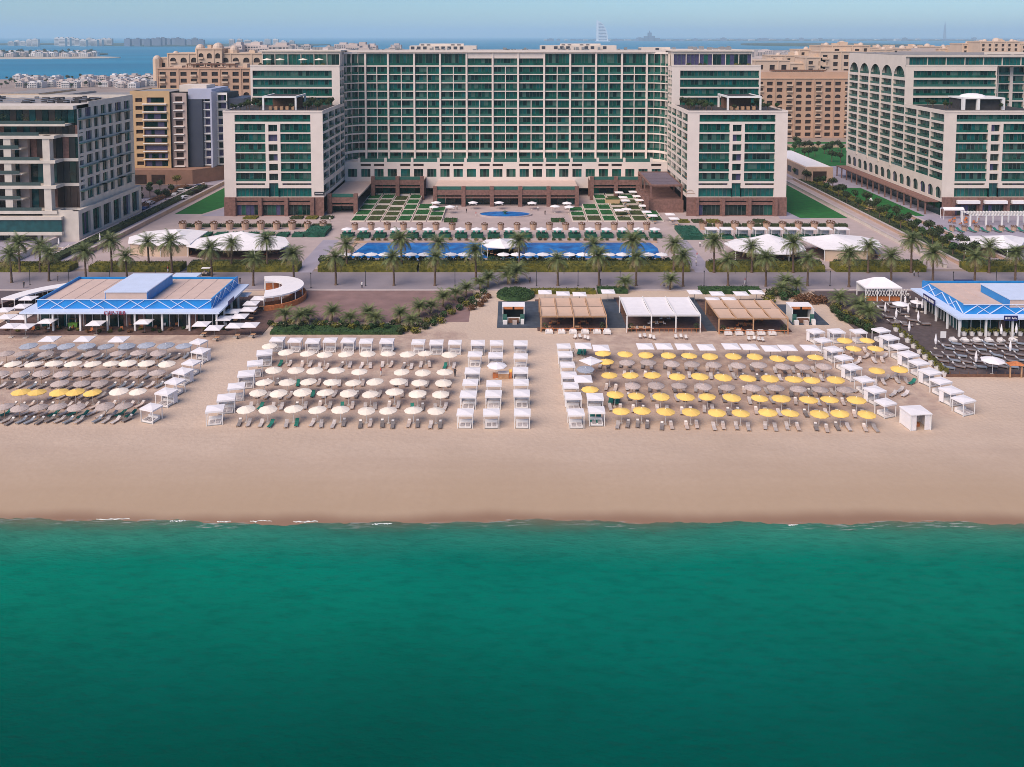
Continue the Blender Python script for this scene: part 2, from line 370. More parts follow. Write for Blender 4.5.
# ================================================================== buildings
def wall(mb, o, u, W, z0, z1, holes, t=0.5):
    n = (u[1], -u[0]); P = lambda a, d, z: (o[0]+u[0]*a-n[0]*d, o[1]+u[1]*a-n[1]*d, z)
    us = sorted({0, W} | {h[0] for h in holes} | {h[1] for h in holes}); zs = sorted({z0, z1} | {h[2] for h in holes} | {h[3] for h in holes})
    us = [a for a in us if 0 <= a <= W]; zs = [z for z in zs if z0 <= z <= z1]
    for i in range(len(us)-1):
        a = (us[i]+us[i+1])/2; run = None
        for j in range(len(zs)-1):
            z = (zs[j]+zs[j+1])/2
            inside = any(h[0] < a < h[1] and h[2] < z < h[3] for h in holes)
            if not inside and run is None: run = zs[j]
            if run is not None and (inside or j == len(zs)-2):
                top = zs[j] if inside else zs[j+1]
                mb.quad(P(us[i],0,run), P(us[i+1],0,run), P(us[i+1],0,top), P(us[i],0,top)); run = None
    for h in holes:
        a, e, p, q = h[:4]
        mb.quad(P(a,0,p),P(a,t,p),P(a,t,q),P(a,0,q)); mb.quad(P(e,t,p),P(e,0,p),P(e,0,q),P(e,t,q))
        mb.quad(P(a,0,p),P(e,0,p),P(e,t,p),P(a,t,p)); mb.quad(P(a,t,q),P(e,t,q),P(e,0,q),P(a,0,q))
        if len(h) > 4 and h[4] == 'arch':      # fill the corners above an arched head
            r = (e-a)/2; cx = (a+e)/2; k = 6
            for sgn in (-1, 1):
                pts = [P(cx+sgn*r, -0.01, q)] + [P(cx+sgn*r*cos(pi/2*i/k), -0.01, q-r+r*sin(pi/2*i/k)) for i in range(k+1)]
                mb.add(pts, [tuple(range(len(pts)))])
class Bld:
    def __init__(s, name, label, cat, loc, group=None):
        s.root = root(name, label, cat, (0,0,0), 0, group); s.parts = []; s.wins = []; s.anchor = Vector(loc)
    def mb(s, name, m):
        q = MB().use(m); s.parts.append((name, q)); return q
    def facade(s, mb, o, u, W, z0, z1, holes, t=0.5, style='green'):
        wall(mb, o, u, W, z0, z1, holes, t)
        for h in holes: s.wins.append((o, u, h, t, style if len(h) < 6 else h[5]))
    def area(s, wn):
        o, u, h, t, st = wn; n = Vector((u[1], -u[0], 0)); c = Vector((o[0]+u[0]*(h[0]+h[1])/2, o[1]+u[1]*(h[0]+h[1])/2, (h[2]+h[3])/2))
        v = Vector((0,0,H)) - c; px = 512 + F*c.x/max(c.y,1)
        return (h[1]-h[0])*(h[3]-h[2])*max(0, v.normalized().dot(n))/v.length_squared * (1 if -20 < px < 1044 else 0.01)
    def winmesh(s, mb, wn):
        o, u, h, t, st = wn; a, e, p, q = h[:4]; n = (u[1], -u[0]); P = lambda A, d, z: (o[0]+u[0]*A-n[0]*d, o[1]+u[1]*A-n[1]*d, z)
        pal = {'green': ['glass_green']*5+['glass_teal']*2+['glass_dark']*4+['glass_curtain']*2, 'teal': ['glass_teal']*5+['glass_green']+['glass_cyan'],
               'brown': ['window_brown'], 'dark': ['glass_dark']*4+['glass_green','purple_curtain'], 'purple': ['purple_curtain','glass_dark','glass_green'],
               'cyan': ['glass_cyan','glass_teal','glass_dark','glass_dark'], 'balcony': ['glass_green','glass_dark','glass_curtain','glass_green'], 'navy': ['purple_curtain','glass_dark']}[st]
        k = max(1, round((e-a)/(1.35 if st != 'balcony' else 1.7))); step = (e-a)/k
        if st == 'brown': k = max(1, round((e-a)/1.2)); step = (e-a)/k
        for i in range(k):
            mb.use(RND.choice(pal)); mb.quad(P(a+i*step, t-.02, p), P(a+(i+1)*step, t-.02, p), P(a+(i+1)*step, t-.02, q), P(a+i*step, t-.02, q))
        if st in ('green', 'teal', 'cyan', 'balcony', 'dark', 'purple'):
            mb.use('mullion')
            for i in range(1, k): mb.obox(o, u, a+i*step-.05, a+i*step+.05, t-.14, t-.03, p+.01, q-.01)
        if st in ('green', 'balcony') and t > 0.7:
            mb.use('glass_green' if RND.random() < .75 else 'glass_balustrade'); mb.obox(o, u, a+.05, e-.05, 0.1, 0.14, p+.02, p+.85)
            if RND.random() < .35:      # balcony furniture
                x = RND.uniform(a+.5, e-1.2); mb.use(RND.choice(['cushion_white','wood_light','wood_orange'])); mb.obox(o, u, x, x+.7, t*.35, t*.75, p+.02, p+.75)
    def finish(s, cap=98):
        for name, q in s.parts:
            ob = q.build(name, s.root)
        order = sorted(s.wins, key=s.area, reverse=True)
        for wn in order[:cap]:
            mb = MB(); s.winmesh(mb, wn); mb.build('window', s.root)
        if len(order) > cap:
            mb = MB()
            for wn in order[cap:]: s.winmesh(mb, wn)
            tag(mb.build('window', s.root), kind='stuff')
        ld = s.anchor        # move the root to the base without moving the parts
        s.root.location = ld
        for ch in s.root.children: ch.matrix_parent_inverse = Matrix.Translation(-ld)
        return s.root
YF, YM, YC = 281.0, 310.0, 325.0
UX, UYp, UYn = (1, 0), (0, 1), (0, -1)
def front_tower(B, wm, sm, X0, X1, tan=False):
    W = X1 - X0; L0, L1 = 3.9*W/33.4, W - 4.1*W/33.4; c0, c1 = L0+(L1-L0)*.395, L0+(L1-L0)*.41; d0, d1 = W/2-1.5-.1, W/2+1.5-.1
    l1 = d0-1.0; r0 = d1+1.0
    holes = [(L0, L1, 31.6, 33.9)]
    for j in range(6):
        z = 11.8+3.28*j; holes += [(L0, l1, z-.18, z+2.68), (d0, d1, z+.1, z+2.4, 0, 'dark'), (r0, L1, z-.18, z+2.68)]
    holes += [(L0, l1-.4, 10.3, 10.95, 0, 'dark'), (r0+.4, L1, 10.3, 10.95, 0, 'dark'), (L0, d0-.05, 6.3, 9.3, 0, 'teal'), (d0-.05, d1+.05, 6.3, 11.0, 0, 'teal'), (d1+.05, L1, 6.3, 9.3, 0, 'teal')]
    B.facade(wm, (X0, YF), UX, W, 6.1, 34.7, holes, 0.9)
    base = [(L0-.5+ (L1-L0+1)*i/3+.8, L0-.5+(L1-L0+1)*(i+1)/3-.8, 0.2, 3.7, 0, 'dark') for i in range(3)]
    slots = [(L0-.5+ (L1-L0+1)*i/3+.8, L0-.5+(L1-L0+1)*(i+1)/3-.8, 4.6, 5.1, 0, 'brown') for i in range(3)]
    B.facade(sm, (X0-.15, YF-.4), UX, W+.3, 0, 6.1, base+slots, 0.8)
    sm.box(X0-.15, X1+.15, YF-.4, YF, 6.1, 6.25)
    for i in range(4):
        x = X0 + L0-.5+(L1-L0+1)*i/3; sm.box(x-.5, x+.5, YF-1.1, YF-.405, 0, 6.3)
def roofdeck(B, X0, X1, Y0_, Y1, z, par=0.9, m='roof_dark'):
    q = B.mb('roof', m); q.box(X0+.3, X1-.3, Y0_+.3, Y1-.02, z-.6, z)
def parapet(q, X0, X1, Y0_, Y1, z, h=.9, w=.35):
    q.box(X0, X1, Y0_, Y0_+w, z, z+h); q.box(X0, X0+w, Y0_+w, Y1, z, z+h); q.box(X1-w, X1, Y0_+w, Y1, z, z+h)
def mid_tower(B, wm, X0, X1, piers):
    W = X1-X0; a, e = piers
    holes = [(a, W-e, 47.3-3.28*k-2.6, 47.4-3.28*k) for k in range(4)]
    B.facade(wm, (X0, YM), UX, W, 34.0, 48.9, holes, .9)
def side_wall(B, wm, o, u, Ls, z0, z1, rows, piers=.45, arch_top=False, t=1.1, off=0):
    """bays of a long side"""
    holes = []
    for (a, e) in Ls:
        for (p, q) in rows:
            holes.append((a+piers, e-piers, p, q, 0, 'balcony'))
    wall_len = Ls[-1][1]
    B.facade(wm, o, u, wall_len, z0, z1, holes, t, 'balcony')
rows_lo = [(11.8+3.28*j, 11.8+3.28*j+2.5) for j in range(7)]
rows_hi = [(47.3-3.28*k-2.5, 47.3-3.28*k) for k in range(4)]
# ------------------------------------------------------------------ the big hotel
HX0, HX1 = -96.0, 91.6; TL1, TR0 = -62.9, 58.4
B = Bld('hotel_building', 'huge cream hotel in the middle with two forward towers around a garden', 'hotel', (-2, 300, 0))
wl = B.mb('tower_wall', 'hotel_white'); wr = B.mb('tower_wall', 'hotel_white'); wc = B.mb('main_wall', 'hotel_white'); front_tower(B, wl, B.mb('stone_base', 'stone_brown'), HX0, TL1); front_tower(B, wr, B.mb('stone_base', 'stone_brown'), TR0, HX1)
mid_tower(B, wl, HX0+.5, TL1, (.8, 2.9)); mid_tower(B, wr, TR0, HX1-.8, (3.0, .5))
bl = [(0, 9.7), (9.7, 19.4), (19.4, 29), (29, 37)]
for wm, o, u in ((wl, (TL1, YF), UYp), (wr, (TR0, YC-7), UYn)):
    L = bl if u == UYp else [(37-e, 37-a) for a, e in bl][::-1]
    side_wall(B, wm, o, u, L, 6.1, 34.7, rows_lo + [(7.3, 10.2)])
    if u == UYp: side_wall(B, wm, (TL1, YM), u, [(0, 4), (4, 8)], 34.7, 48.9, [r_ for r_ in rows_hi])
    else: side_wall(B, wm, (TR0, YM+8), u, [(0, 4), (4, 8)], 34.7, 48.9, rows_hi)
# concave curved corners between wings and centre
NC = 4
def corner(cx, sgn):
    global wc
    rad = 6.8; pts = []
    for i in range(NC+1):
        a = pi/2*i/NC
        pts.append((cx+sgn*rad*(1-cos(a)), YC-rad+rad*sin(a)))
    if sgn < 0: pts = pts[::-1]
    for i in range(NC):
        p, q = pts[i], pts[i+1]; L = ((q[0]-p[0])**2+(q[1]-p[1])**2)**.5; u = ((q[0]-p[0])/L, (q[1]-p[1])/L)
        zz = [z for z in CROWS]
        B.facade(wc, p, u, L, 5.0, 54.0, [(0.02, L-.02, z0, z1, 0, 'balcony') for z0, z1 in zz], .9, 'balcony')
crow_px = [(54.4,64.8),(67.1,73.4),(75.4,81.8),(83.8,90.2),(92.2,98.4),(100.8,107.2),(109.2,115.4),(117.6,123.8),(126.2,132.2),(134.6,140.9),(143,149.3),(152.8,158)]
CROWS = [(Zat(b_, YC)-.22, Zat(a_, YC)+.18) for a_, b_ in crow_px]
corner(TL1, 1); corner(TR0, -1)
pil = [362.7,388.5,414.5,440.3,466.7,492.7,518.1,544.1,570,595.8,621.6,648]
px_ = [Xat(p, YC, 30) for p in pil]
x0c = TL1+6.8; x1c = TR0-6.8
edges = [x0c] + px_[0:12] + [x1c]
edges = [e for e in edges if x0c <= e <= x1c]
if edges[1]-edges[0] < 2: edges.pop(1)
if edges[-1]-edges[-2] < 2: edges.pop(-2)
holes = []
for i in range(len(edges)-1):
    a, e = edges[i]-x0c, edges[i+1]-x0c; ctr = 466 < 512+F*(edges[i]+edges[i+1])/2/(YC+2) < 545
    if e-a < 1.6: continue
    for k, (p, q) in enumerate(CROWS):
        ped = .37
        if k == 0: holes.append((a+ped, e-ped, p, q-(1.7 if ctr else 0)))
        else:
            if e-a < 7 or (ctr and k < 5 and i % 2 == 0): holes.append((a+ped, e-ped, p, q))
            else: mid = (a+e)/2; holes += [(a+ped, mid-.14, p, q), (mid+.14, e-ped, p, q)]
B.facade(wc, (x0c, YC), UX, x1c-x0c, 5.0, Zat(50.5, YC)-.7, holes, 1.0)
for e in edges:   # projecting vertical fins
    wc.box(e-.33, e+.33, YC-.35, YC-.004, CROWS[-1][0]-.3, CROWS[0][1]+.7)
ztop = Zat(50.5, YC)
wc.box(TL1-.1, TR0+.1, YC-.9, YC+1.0, ztop-.7, ztop+.1)
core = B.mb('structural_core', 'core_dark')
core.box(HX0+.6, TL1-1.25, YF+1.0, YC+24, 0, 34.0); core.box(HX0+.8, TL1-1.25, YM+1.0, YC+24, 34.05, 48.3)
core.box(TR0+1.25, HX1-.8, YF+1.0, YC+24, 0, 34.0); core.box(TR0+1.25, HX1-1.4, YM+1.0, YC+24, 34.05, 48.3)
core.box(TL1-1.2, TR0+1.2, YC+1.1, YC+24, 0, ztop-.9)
# outer sides and backs
for X0_, X1_, zt, y in ((HX0, HX0+.55, 34.7, YF), (HX0+.5, HX0+.75, 48.9, YM)): wl.box(X0_, X1_, y+.01, YC+24.5, 0, zt)
for X0_, X1_, zt, y in ((HX1-.55, HX1, 34.7, YF), (HX1-1.35, HX1-.8, 48.9, YM)): wr.box(X0_, X1_, y+.01, YC+24.5, 0, zt)
wc.box(HX0+.8, HX1-1.4, YC+24.1, YC+24.6, 0, 48.9); wc.box(TL1, TR0, YC+24.65, YC+25, 0, ztop)
rf = B.mb('roof', 'roof_dark'); rf.box(HX0+.3, TL1-.3, YF+.3, YM-.05, 34.2, 34.9); rf = B.mb('roof', 'roof_dark'); rf.box(TR0+.3, HX1-.3, YF+.3, YM-.05, 34.2, 34.9)
rg = B.mb('roof', 'roof_grey'); rg.box(TL1-.5, TR0+.5, YC+1.05, YC+24, ztop-.85, ztop-.1); rg = B.mb('roof', 'roof_grey'); rg.box(HX0+1, TL1-.3, YM+.3, YC+24, 48.4, 49.0); rg = B.mb('roof', 'roof_grey'); rg.box(TR0+.3, HX1-1, YM+.3, YC+24, 48.4, 49.0)
for X0_, X1_, wm in ((HX0, TL1, wl), (TR0, HX1, wr)):
    wm.box(X0_, X1_, YF-.15, YF+.3, 34.7, 35.3); wm.box(X0_, X0_+.3, YF+.3, YM, 34.7, 35.3); wm.box(X1_-.3, X1_, YF+.3, YM, 34.7, 35.3)
for X0_, X1_, wm in ((HX0+.5, TL1, wl), (TR0, HX1-.8, wr)):
    wm.box(X0_, X1_, YM-.1, YM+.3, 48.9, 49.5)
# penthouses
for X0_, X1_, nm, stl in ((Xat(262,YM+4,50), Xat(340,YM+4,50), wl, 'green'), (Xat(673,YM+4,50), Xat(752,YM+4,50), wr, 'purple')):
    ph = B.mb('penthouse', 'hotel_cream'); k = 6; Wd = X1_-X0_
    B.facade(ph, (X0_, YM+4), UX, Wd, 49.0, 54.3, [(Wd*i/k+.12, Wd*(i+1)/k-.12, 49.3, 53.3, 0, stl) for i in range(k)], .5, stl)
    ph.box(X0_-.5, X1_+.5, YM+3.2, YC+23, 54.3, 54.8); ph.box(X0_, X0_+.3, YM+4.01, YC+22, 49, 54.3); ph.box(X1_-.3, X1_, YM+4.01, YC+22, 49, 54.3)
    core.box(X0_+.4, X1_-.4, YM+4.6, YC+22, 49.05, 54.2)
# plant rooms on the main roof
for a_, e_, zt in ((411, 477, 56.2), (420, 464, 57.0), (540, 615, 56.3), (560, 600, 57.0), (640, 668, 55.6)):
    X0_, X1_ = Xat(a_, YC+14, 56), Xat(e_, YC+14, 56); q = B.mb('plant_room', 'hotel_cream'); dy = 3 if zt > 56.5 else 0
    q.box(X0_, X1_, YC+9+dy, YC+18-dy, (ztop-.05) if dy == 0 else zt-.9, zt); q.use('far_window')
    for i in range(int((X1_-X0_)/2.4)): 
        if RND.random() < .6: q.box(X0_+.5+i*2.4, X0_+1.9+i*2.4, YC+8.93+dy, YC+8.99+dy, zt-(1.4 if dy == 0 else .7), zt-.3)
for i in range(40):
    x = RND.uniform(TL1+2, TR0-2); y = RND.uniform(YC+3, YC+8); s_ = RND.uniform(.5, 1.3); mm = B.mb('roof_unit', 'metal_grey'); mm.box(x, x+s_, y, y+s_, ztop-.1, ztop+RND.uniform(.4, 1.3))
for i in range(26):
    x = RND.choice([RND.uniform(HX0+2, TL1-4), RND.uniform(TR0+2, HX1-4)]); y = RND.uniform(YM+8, YC+18); s_ = RND.uniform(.8, 2); mm = B.mb('roof_unit', 'metal_grey'); mm.box(x, x+s_, y, y+s_, 54.81, 54.81+RND.uniform(.5, 1.3))
# the podium terrace wall along the centre
YP = 316.0; zt = Zat(162, YP); zb = 3.0; xa, xb = TL1+.1, TR0-.1
pw = B.mb('podium_wall', 'hotel_white'); hol = []
pitch = (px_[1]-px_[0])/2
nb = int((xb-xa)/pitch); off = (px_[0]-xa) % pitch
for i in range(-1, nb+1):
    a = off + i*pitch+.75 ; e = a+pitch-1.5
    if a < .2 or e > xb-xa-.2: continue
    hol.append((a, e, Zat(177, YP), Zat(169, YP), 0, 'green'))
    if RND.random() < .62: hol.append((a-.2, e+.2, Zat(166.3, YP), Zat(163.8, YP), 0, 'brown'))
B.facade(pw, (xa, YP), UX, xb-xa, zb, zt, hol, .45)
pw.box(xa, xb, YP+.5, YC+.2, zt-.6, zt-.1)
for e in px_:
    pw.box(e-.45, e+.45, YP-.05, YP+.85, zt+.003, zt+1.5)
gb = B.mb('balustrade', 'glass_balustrade')
for i in range(len(px_)-1): gb.box(px_[i]+.5, px_[i+1]-.5, YP+.3, YP+.36, zt, zt+1.25)
# brown colonnade block in the middle and lower wings behind the garden
def colonnade(X0_, X1_, Yf, Yb, z, n_, deep=3.0, balus=True, floor='paving_pink', roofm='roof_beige'):
    q = B.mb('colonnade', 'stone_brown')
    for i in range(n_+1):
        x = X0_ + (X1_-X0_)*i/n_; q.box(x-.7, x+.7, Yf, Yf+1.4, 0, z+1.2)
    for i in range(n_):
        a = X0_+(X1_-X0_)*i/n_+.7; e = X0_+(X1_-X0_)*(i+1)/n_-.7
        q.box(a, e, Yf+.2, Yf+1.2, z-1.9, z-.05); q.box(a, e, Yf+.3, Yf+.9, z-3.0, z-2.5)
    q.box(X0_-.7, X1_+.7, Yb-.6, Yb, 0, z-.1)
    q.use(roofm); q.box(X0_-.7, X1_+.7, Yf+1.42, Yb, z-.5, z)
    g = B.mb('shopfront', 'glass_dark')
    for i in range(n_*3):
        g.use(RND.choice(['glass_dark','glass_green','core_dark','glass_dark'])); a = X0_+(X1_-X0_)*i/(n_*3); e = X0_+(X1_-X0_)*(i+1)/(n_*3)
        g.box(a+.1, e-.1, Yf+1.4+deep, Yf+1.55+deep, 0, z-.6)
    if balus:
        g = B.mb('balustrade', 'glass_balustrade')
        for i in range(n_):
            a = X0_+(X1_-X0_)*i/n_+.75; e = X0_+(X1_-X0_)*(i+1)/n_-.75; g.box(a, e, Yf+.5, Yf+.6, z+.02, z+1.2)
Yk = 296.0
zk = Zat(190, Yk)
colonnade(Xat(435,Yk,4), Xat(577,Yk,4), Yk, YP-.05, zk, 5)
colonnade(Xat(373,308,4), Xat(422,308,4), 308, YP-.05, Zat(180,308), 2, 2)
colonnade(Xat(592,308,4), Xat(640,308,4), 308, YP-.05, Zat(180,308), 2, 2)
colonnade(TL1+1.2, Xat(356,285,4), 284, YP-.05, Zat(197.5,284), 1, 4)
# right-hand terrace with its dark louvred roof
q = B.mb('louvred_roof', 'stone_brown'); X0_, X1_ = Xat(640,312,8), TR0-.3
zz = 9.4
q.box(X0_-.3, X0_+.3, 287, 315.5, zz-.6, zz); q.box(X1_-.3, X1_, 287, 315.5, zz-.6, zz); q.box(X0_+.3, X1_-.3, 287, 287.6, zz-.6, zz); q.box(X0_+.3, X1_-.3, 314.9, 315.5, zz-.6, zz)
q.use('roof_dark'); q.mats.append('purple_slat')
mat('purple_slat', (0.16, 0.13, 0.17), 0.6, 0.15)
q.use('purple_slat'); k = 34
for i in range(k):
    y = 287.7 + 27.1*i/k
    if i % 9 == 8: continue
    q.box(X0_+.35, X1_-.35, y, y+.6, zz-.35, zz-.2)
q.use('stone_brown')
for y in (287.3, 301, 315.2):
    for x in (X0_, X1_-.15): q.box(x-.25, x+.25, y-.25, y+.25, 0, zz-.6)
q = B.mb('terrace', 'stone_brown'); q.box(X0_-2, TR0-.05, 286, 315.8, 0, 4.2)
for i in range(9): q.box(X0_-2+i*.01, X0_-1.2, 284+i*3.3, 285.2+i*3.3, 0, 5.8)
# roof terraces: white frame pergola
for xc_, wn_ in ((-80, 'l'), (77.5, 'r')):
    q = B.mb('roof_pergola', 'white_paint'); q.box(xc_-4.6, xc_-4, 287, 287.6, 34.9, 39.1); q.box(xc_+6.4, xc_+7, 287, 287.6, 34.9, 39.1); q.box(xc_-4.6, xc_-4, 300, 300.6, 34.9, 39.1); q.box(xc_+6.4, xc_+7, 300, 300.6, 34.9, 39.1)
    q.box(xc_-4.6, xc_+7, 286.9, 287.7, 39.1, 39.7); q.box(xc_-4.6, xc_-4, 287.7, 300.6, 39.1, 39.7); q.box(xc_+6.4, xc_+7, 287.7, 300.6, 39.1, 39.7)
    q.use('roof_dark'); q.box(xc_-4, xc_+6.4, 289.5, 300.5, 39.2, 39.5); q.use('wood_brown'); q.box(xc_-3.5, xc_+6, 296, 300, 34.9, 38.8)
    q.use('wood_light')
    for i in range(5): q.box(xc_-3+i*1.9, xc_-2+i*1.9, 289, 290, 34.9, 36)
# little signs on the towers
for px, py, Y in ((319.5, 194.6, YF),):
    X = Xat(px, Y, 7.3); s_ = MB().use('dark_metal'); s_.box(X-1.7, X+1.7, YF-.12, YF-.003, 6.9, 8.1); so_ = s_.build('wall_sign', B.root)
    part('lettering', 'white_paint', so_, lambda q: [q.box(X-1.3+i*.33, X-1.3+i*.33+.22, YF-.16, YF-.125, 7.38, 7.62) for i in range(8)])
X = Xat(690, YF, 8); s_ = MB().use('stone_tan')
for i in range(8):
    a0 = pi*i/8; s_.bar((X-1.1*cos(a0), YF-.06, 8+.7*sin(a0)), (X-1.1*cos(a0+pi/8), YF-.06, 8+.7*sin(a0+pi/8)), .14, .1)
s_.box(X-1.6, X+1.6, YF-.1, YF-.004, 7.5, 7.68)
s_.build('wall_emblem', B.root)
B.finish()
# ------------------------------------------------------------------ the sister building on the right
B = Bld('hotel_building', 'cream hotel at the right edge with long side of balconies', 'hotel', (165, 300, 0))
RX0, RX1 = Xat(943.3, YF, 20), Xat(943.3, YF, 20)+34.5; YB = 362.0
w1 = B.mb('tower_wall', 'hotel_cream'); w2 = B.mb('main_wall', 'hotel_cream'); sb = B.mb('stone_base', 'stone_brown')
front_tower(B, w1, sb, RX0, RX1)
sb.use('canvas_white')
for i in range(3):
    a = RX0+3.6+(27.4)*i/3+.9; sb.box(a, a+7.4, YF-1.9, YF-.41, 4.35, 5.4)
RM0, RM1 = RX0, Xat(997, YM, 45)
Wd = RM1-RM0
B.facade(w2, (RM0, YM), UX, Wd, 34.0, 48.9, [(3.0, Wd-.3, 47.3-3.28*k-2.5, 47.3-3.28*k) for k in range(4)], .9)
w2.box(RM0, RM1, YM-.1, YM+.3, 48.9, 49.5)
# long side facing left
L = YB - YF; bays = [(0, 10.2), (10.2, 20.4), (20.4, 30.6), (30.6, 40.8), (40.8, 50.6)]
LB = YB-YM; nb_ = 5; bays_hi = [(LB*i/nb_, LB*(i+1)/nb_) for i in range(nb_)]
hi = [(11.8+3.28*j, 11.8+3.28*j+2.45) for j in range(10)]
holes = []
for (a, e) in bays_hi:
    for (p, q_) in hi: holes.append((a+.4, e-.4, p, q_, 0, 'balcony'))
    if a < LB-6: holes.append((a+.7, e-.7, 44.9, 49.0, 'arch', 'balcony'))
RZ = Zat(53.6, YB)
B.facade(w2, (RX0, YB), UYn, LB, 11.0, RZ, holes, 1.2, 'balcony')
for (a, e) in bays_hi: w2.box(RX0-.3, RX0-.004, YB-a-.4, YB-a+.4, 11.0, 45)
LF = YM-YF; holes = [(LF*i/3+.4, LF*(i+1)/3-.4, p, q_, 0, 'balcony') for i in range(3) for (p, q_) in rows_lo]
B.facade(w1, (RX0, YM), UYn, LF, 11.0, 34.7, holes, 1.2, 'balcony')
nar = 15; holes = [((YB-YF)*i/nar+.9, (YB-YF)*(i+1)/nar-.9, 5.6, 9.4, 'arch', 'dark') for i in range(nar)]
B.facade(w2, (RX0, YB), UYn, YB-YF, 4.6, 11.0, holes, .3, 'dark')
sb.use('stone_brown'); sb.box(RX0-4.5, RX0-.02, YF+2, YB, 4.2, 4.55)
for i in range(16): y = YF+2.5+(YB-YF-3)*i/15; sb.box(RX0-4.4, RX0-4.0, y-.2, y+.2, 0, 4.2)
sg = B.mb('shopfront', 'glass_dark'); sg.box(RX0-.1, RX0+.1, YF+1, YB, 0, 4.15)
ph = B.mb('penthouse', 'hotel_cream'); k = 10; X0_ = RX0+3.0; Wd = 72-3.0
B.facade(ph, (X0_, YM+4), UX, Wd, 49.0, 52.4, [(Wd*i/k+.1, Wd*(i+1)/k-.1, 49.2, 52.1, 0, 'teal') for i in range(k)], .5, 'teal')
ph.box(RX0+.01, X0_+Wd+.5, YM+3.2, YB, 52.4, 52.9); ph.box(RX0+.01, RX0+3, YM+4, YM+4.4, 49, 52.4)
CX0 = RM1; CW = 40; hol = []
for i in range(4):
    a = 1.2+10*i; hol.append((a, a+8.8, *CROWS[0]))
    for p, q_ in CROWS[1:]: hol += [(a, a+4.2, p, q_), (a+4.6, a+8.8, p, q_)]
B.facade(w2, (CX0, YC-6), UX, CW, 5, 54, hol, 1.0)
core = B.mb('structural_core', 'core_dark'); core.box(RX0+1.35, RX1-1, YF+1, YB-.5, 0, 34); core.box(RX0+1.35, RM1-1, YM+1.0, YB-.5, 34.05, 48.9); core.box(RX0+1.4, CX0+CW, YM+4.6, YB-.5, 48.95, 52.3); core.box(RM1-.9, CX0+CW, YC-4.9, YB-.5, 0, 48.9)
w2.box(RX0, CX0+CW, YB+.01, YB+.4, 0, 52); w1.box(RX1-.5, RX1, YF+.01, YC-6.1, 0, 34.7)
rf = B.mb('roof', 'roof_dark'); rf.box(RX0+.3, RX1-.3, YF+.3, YM-.05, 34.2, 34.9)
w1.box(RX0, RX1, YF-.15, YF+.3, 34.7, 35.3); w1.box(RX0, RX0+.3, YF+.3, YM, 34.7, 35.3)
rg = B.mb('roof', 'roof_grey'); rg.box(RX0, CX0+CW, YM+3.5, YB, 52.91, 53.1)
q = B.mb('roof_pergola', 'white_paint'); xc_ = Xat(983, 290, 37)
for x in (xc_-8, xc_-3, xc_+5.5): q.box(x, x+.9, 288, 289, 34.9, 38.6)
q.box(xc_-8, xc_+6.4, 288.01, 298, 38.6, 39.1); q.use('canvas_white'); q.dome(xc_-2, 293, 39.1, 4.2, 1.2)
q.use('roof_dark'); q.box(xc_-7.5, xc_+6, 290, 298, 34.9, 38.5)
B.finish()
# ------------------------------------------------------------------ apartments at the left edge
B = Bld('apartment_building', 'grey beige apartment building at the left edge with deep glass balconies', 'building', (-160, 265, 0))
LY = 246.0; LX1 = Xat(80, LY+4, 25); LX0 = LX1-75
LS = 37.0
sw = B.mb('side_wall', 'concrete_light'); holes = []
cols_ = [(.9, 3.2), (5.0, 8.6), (10.2, 12.8), (14.6, 17.8), (19.6, 22.2), (24.2, 28.4), (30.6, 34.6)]
for (a, e) in cols_:
    for j in range(8): holes.append((a, e, 11.2+3.55*j-.2, 11.2+3.55*j+2.5, 0, 'cyan' if j % 2 == 0 else 'dark'))
B.facade(sw, (LX1, LY+3), UYp, LS, 9.2, 39.6, holes, .5, 'cyan')
hb = [(2+6.6*i, 7.0+6.6*i, 1.2, 7.9, 0, 'dark') for i in range(6)]
B.facade(sw, (LX1+1.5, LY-1), UYp, LS+5, 0, 9.2, hb, .8, 'dark'); sw.box(LX1-.2, LX1+1.49, LY-1, LY+LS+4, 9.0, 9.2)
sw.box(LX1-9, LX1+1.49, LY-1, LY-.4, 0, 9.2)
sg = B.mb('glass_ledge', 'glass_balustrade')
for j in range(4):
    for (a, e) in ((0.5, 16), (12, 29), (24, 36)):
        z = 10.6+7.1*j + (0 if a == 14 else 3.5)*(1 if j < 4 else 0); 
        if z > 37: continue
        sg = B.mb('glass_ledge', 'glass_balustrade'); sg.box(LX1+.01, LX1+1.3, LY+3+a, LY+3+e-1.5, z-.12, z)
fw = B.mb('front_frame', 'concrete_light')
zs_ = [9.2, 16.6, 24.0, 31.2]
# slabs and columns of the deep frame
for z in zs_: fw.box(LX0, LX1-4.5, LY-1.5, LY+8, z-.9, z); fw.box(LX1-4.49, LX1-.01, LY+3, LY+8, z-.9, z)
fw.box(LX0, LX1, LY+1, LY+10, 38.6, 39.7); fw.box(LX0, LX1-2, LY, LY+8, 33.8, 34.4)
for z in (12.6, 20.0, 27.4): fw.box(LX0, LX1-14.5, LY-1.0, LY+6, z-.35, z); fw.box(LX1-30, LX1-22, LY-2.8, LY-1.01, z-.35, z)
for x in (LX1-8.2, LX1-19.5, LX1-33, LX1-47, LX1-60, LX1-73):
    fw.box(x, x+2.1, LY-1.2, LY+.8, 9.2, 31.2)
fc = B.mb('column', 'concrete_pink')
for x in (LX1-17, LX1-30.5, LX1-44.5): fc.box(x, x+2.6, LY+2.2, LY+4.2, 9.2, 31.2)
fg = B.mb('front_glazing', 'glass_dark')
x = LX0
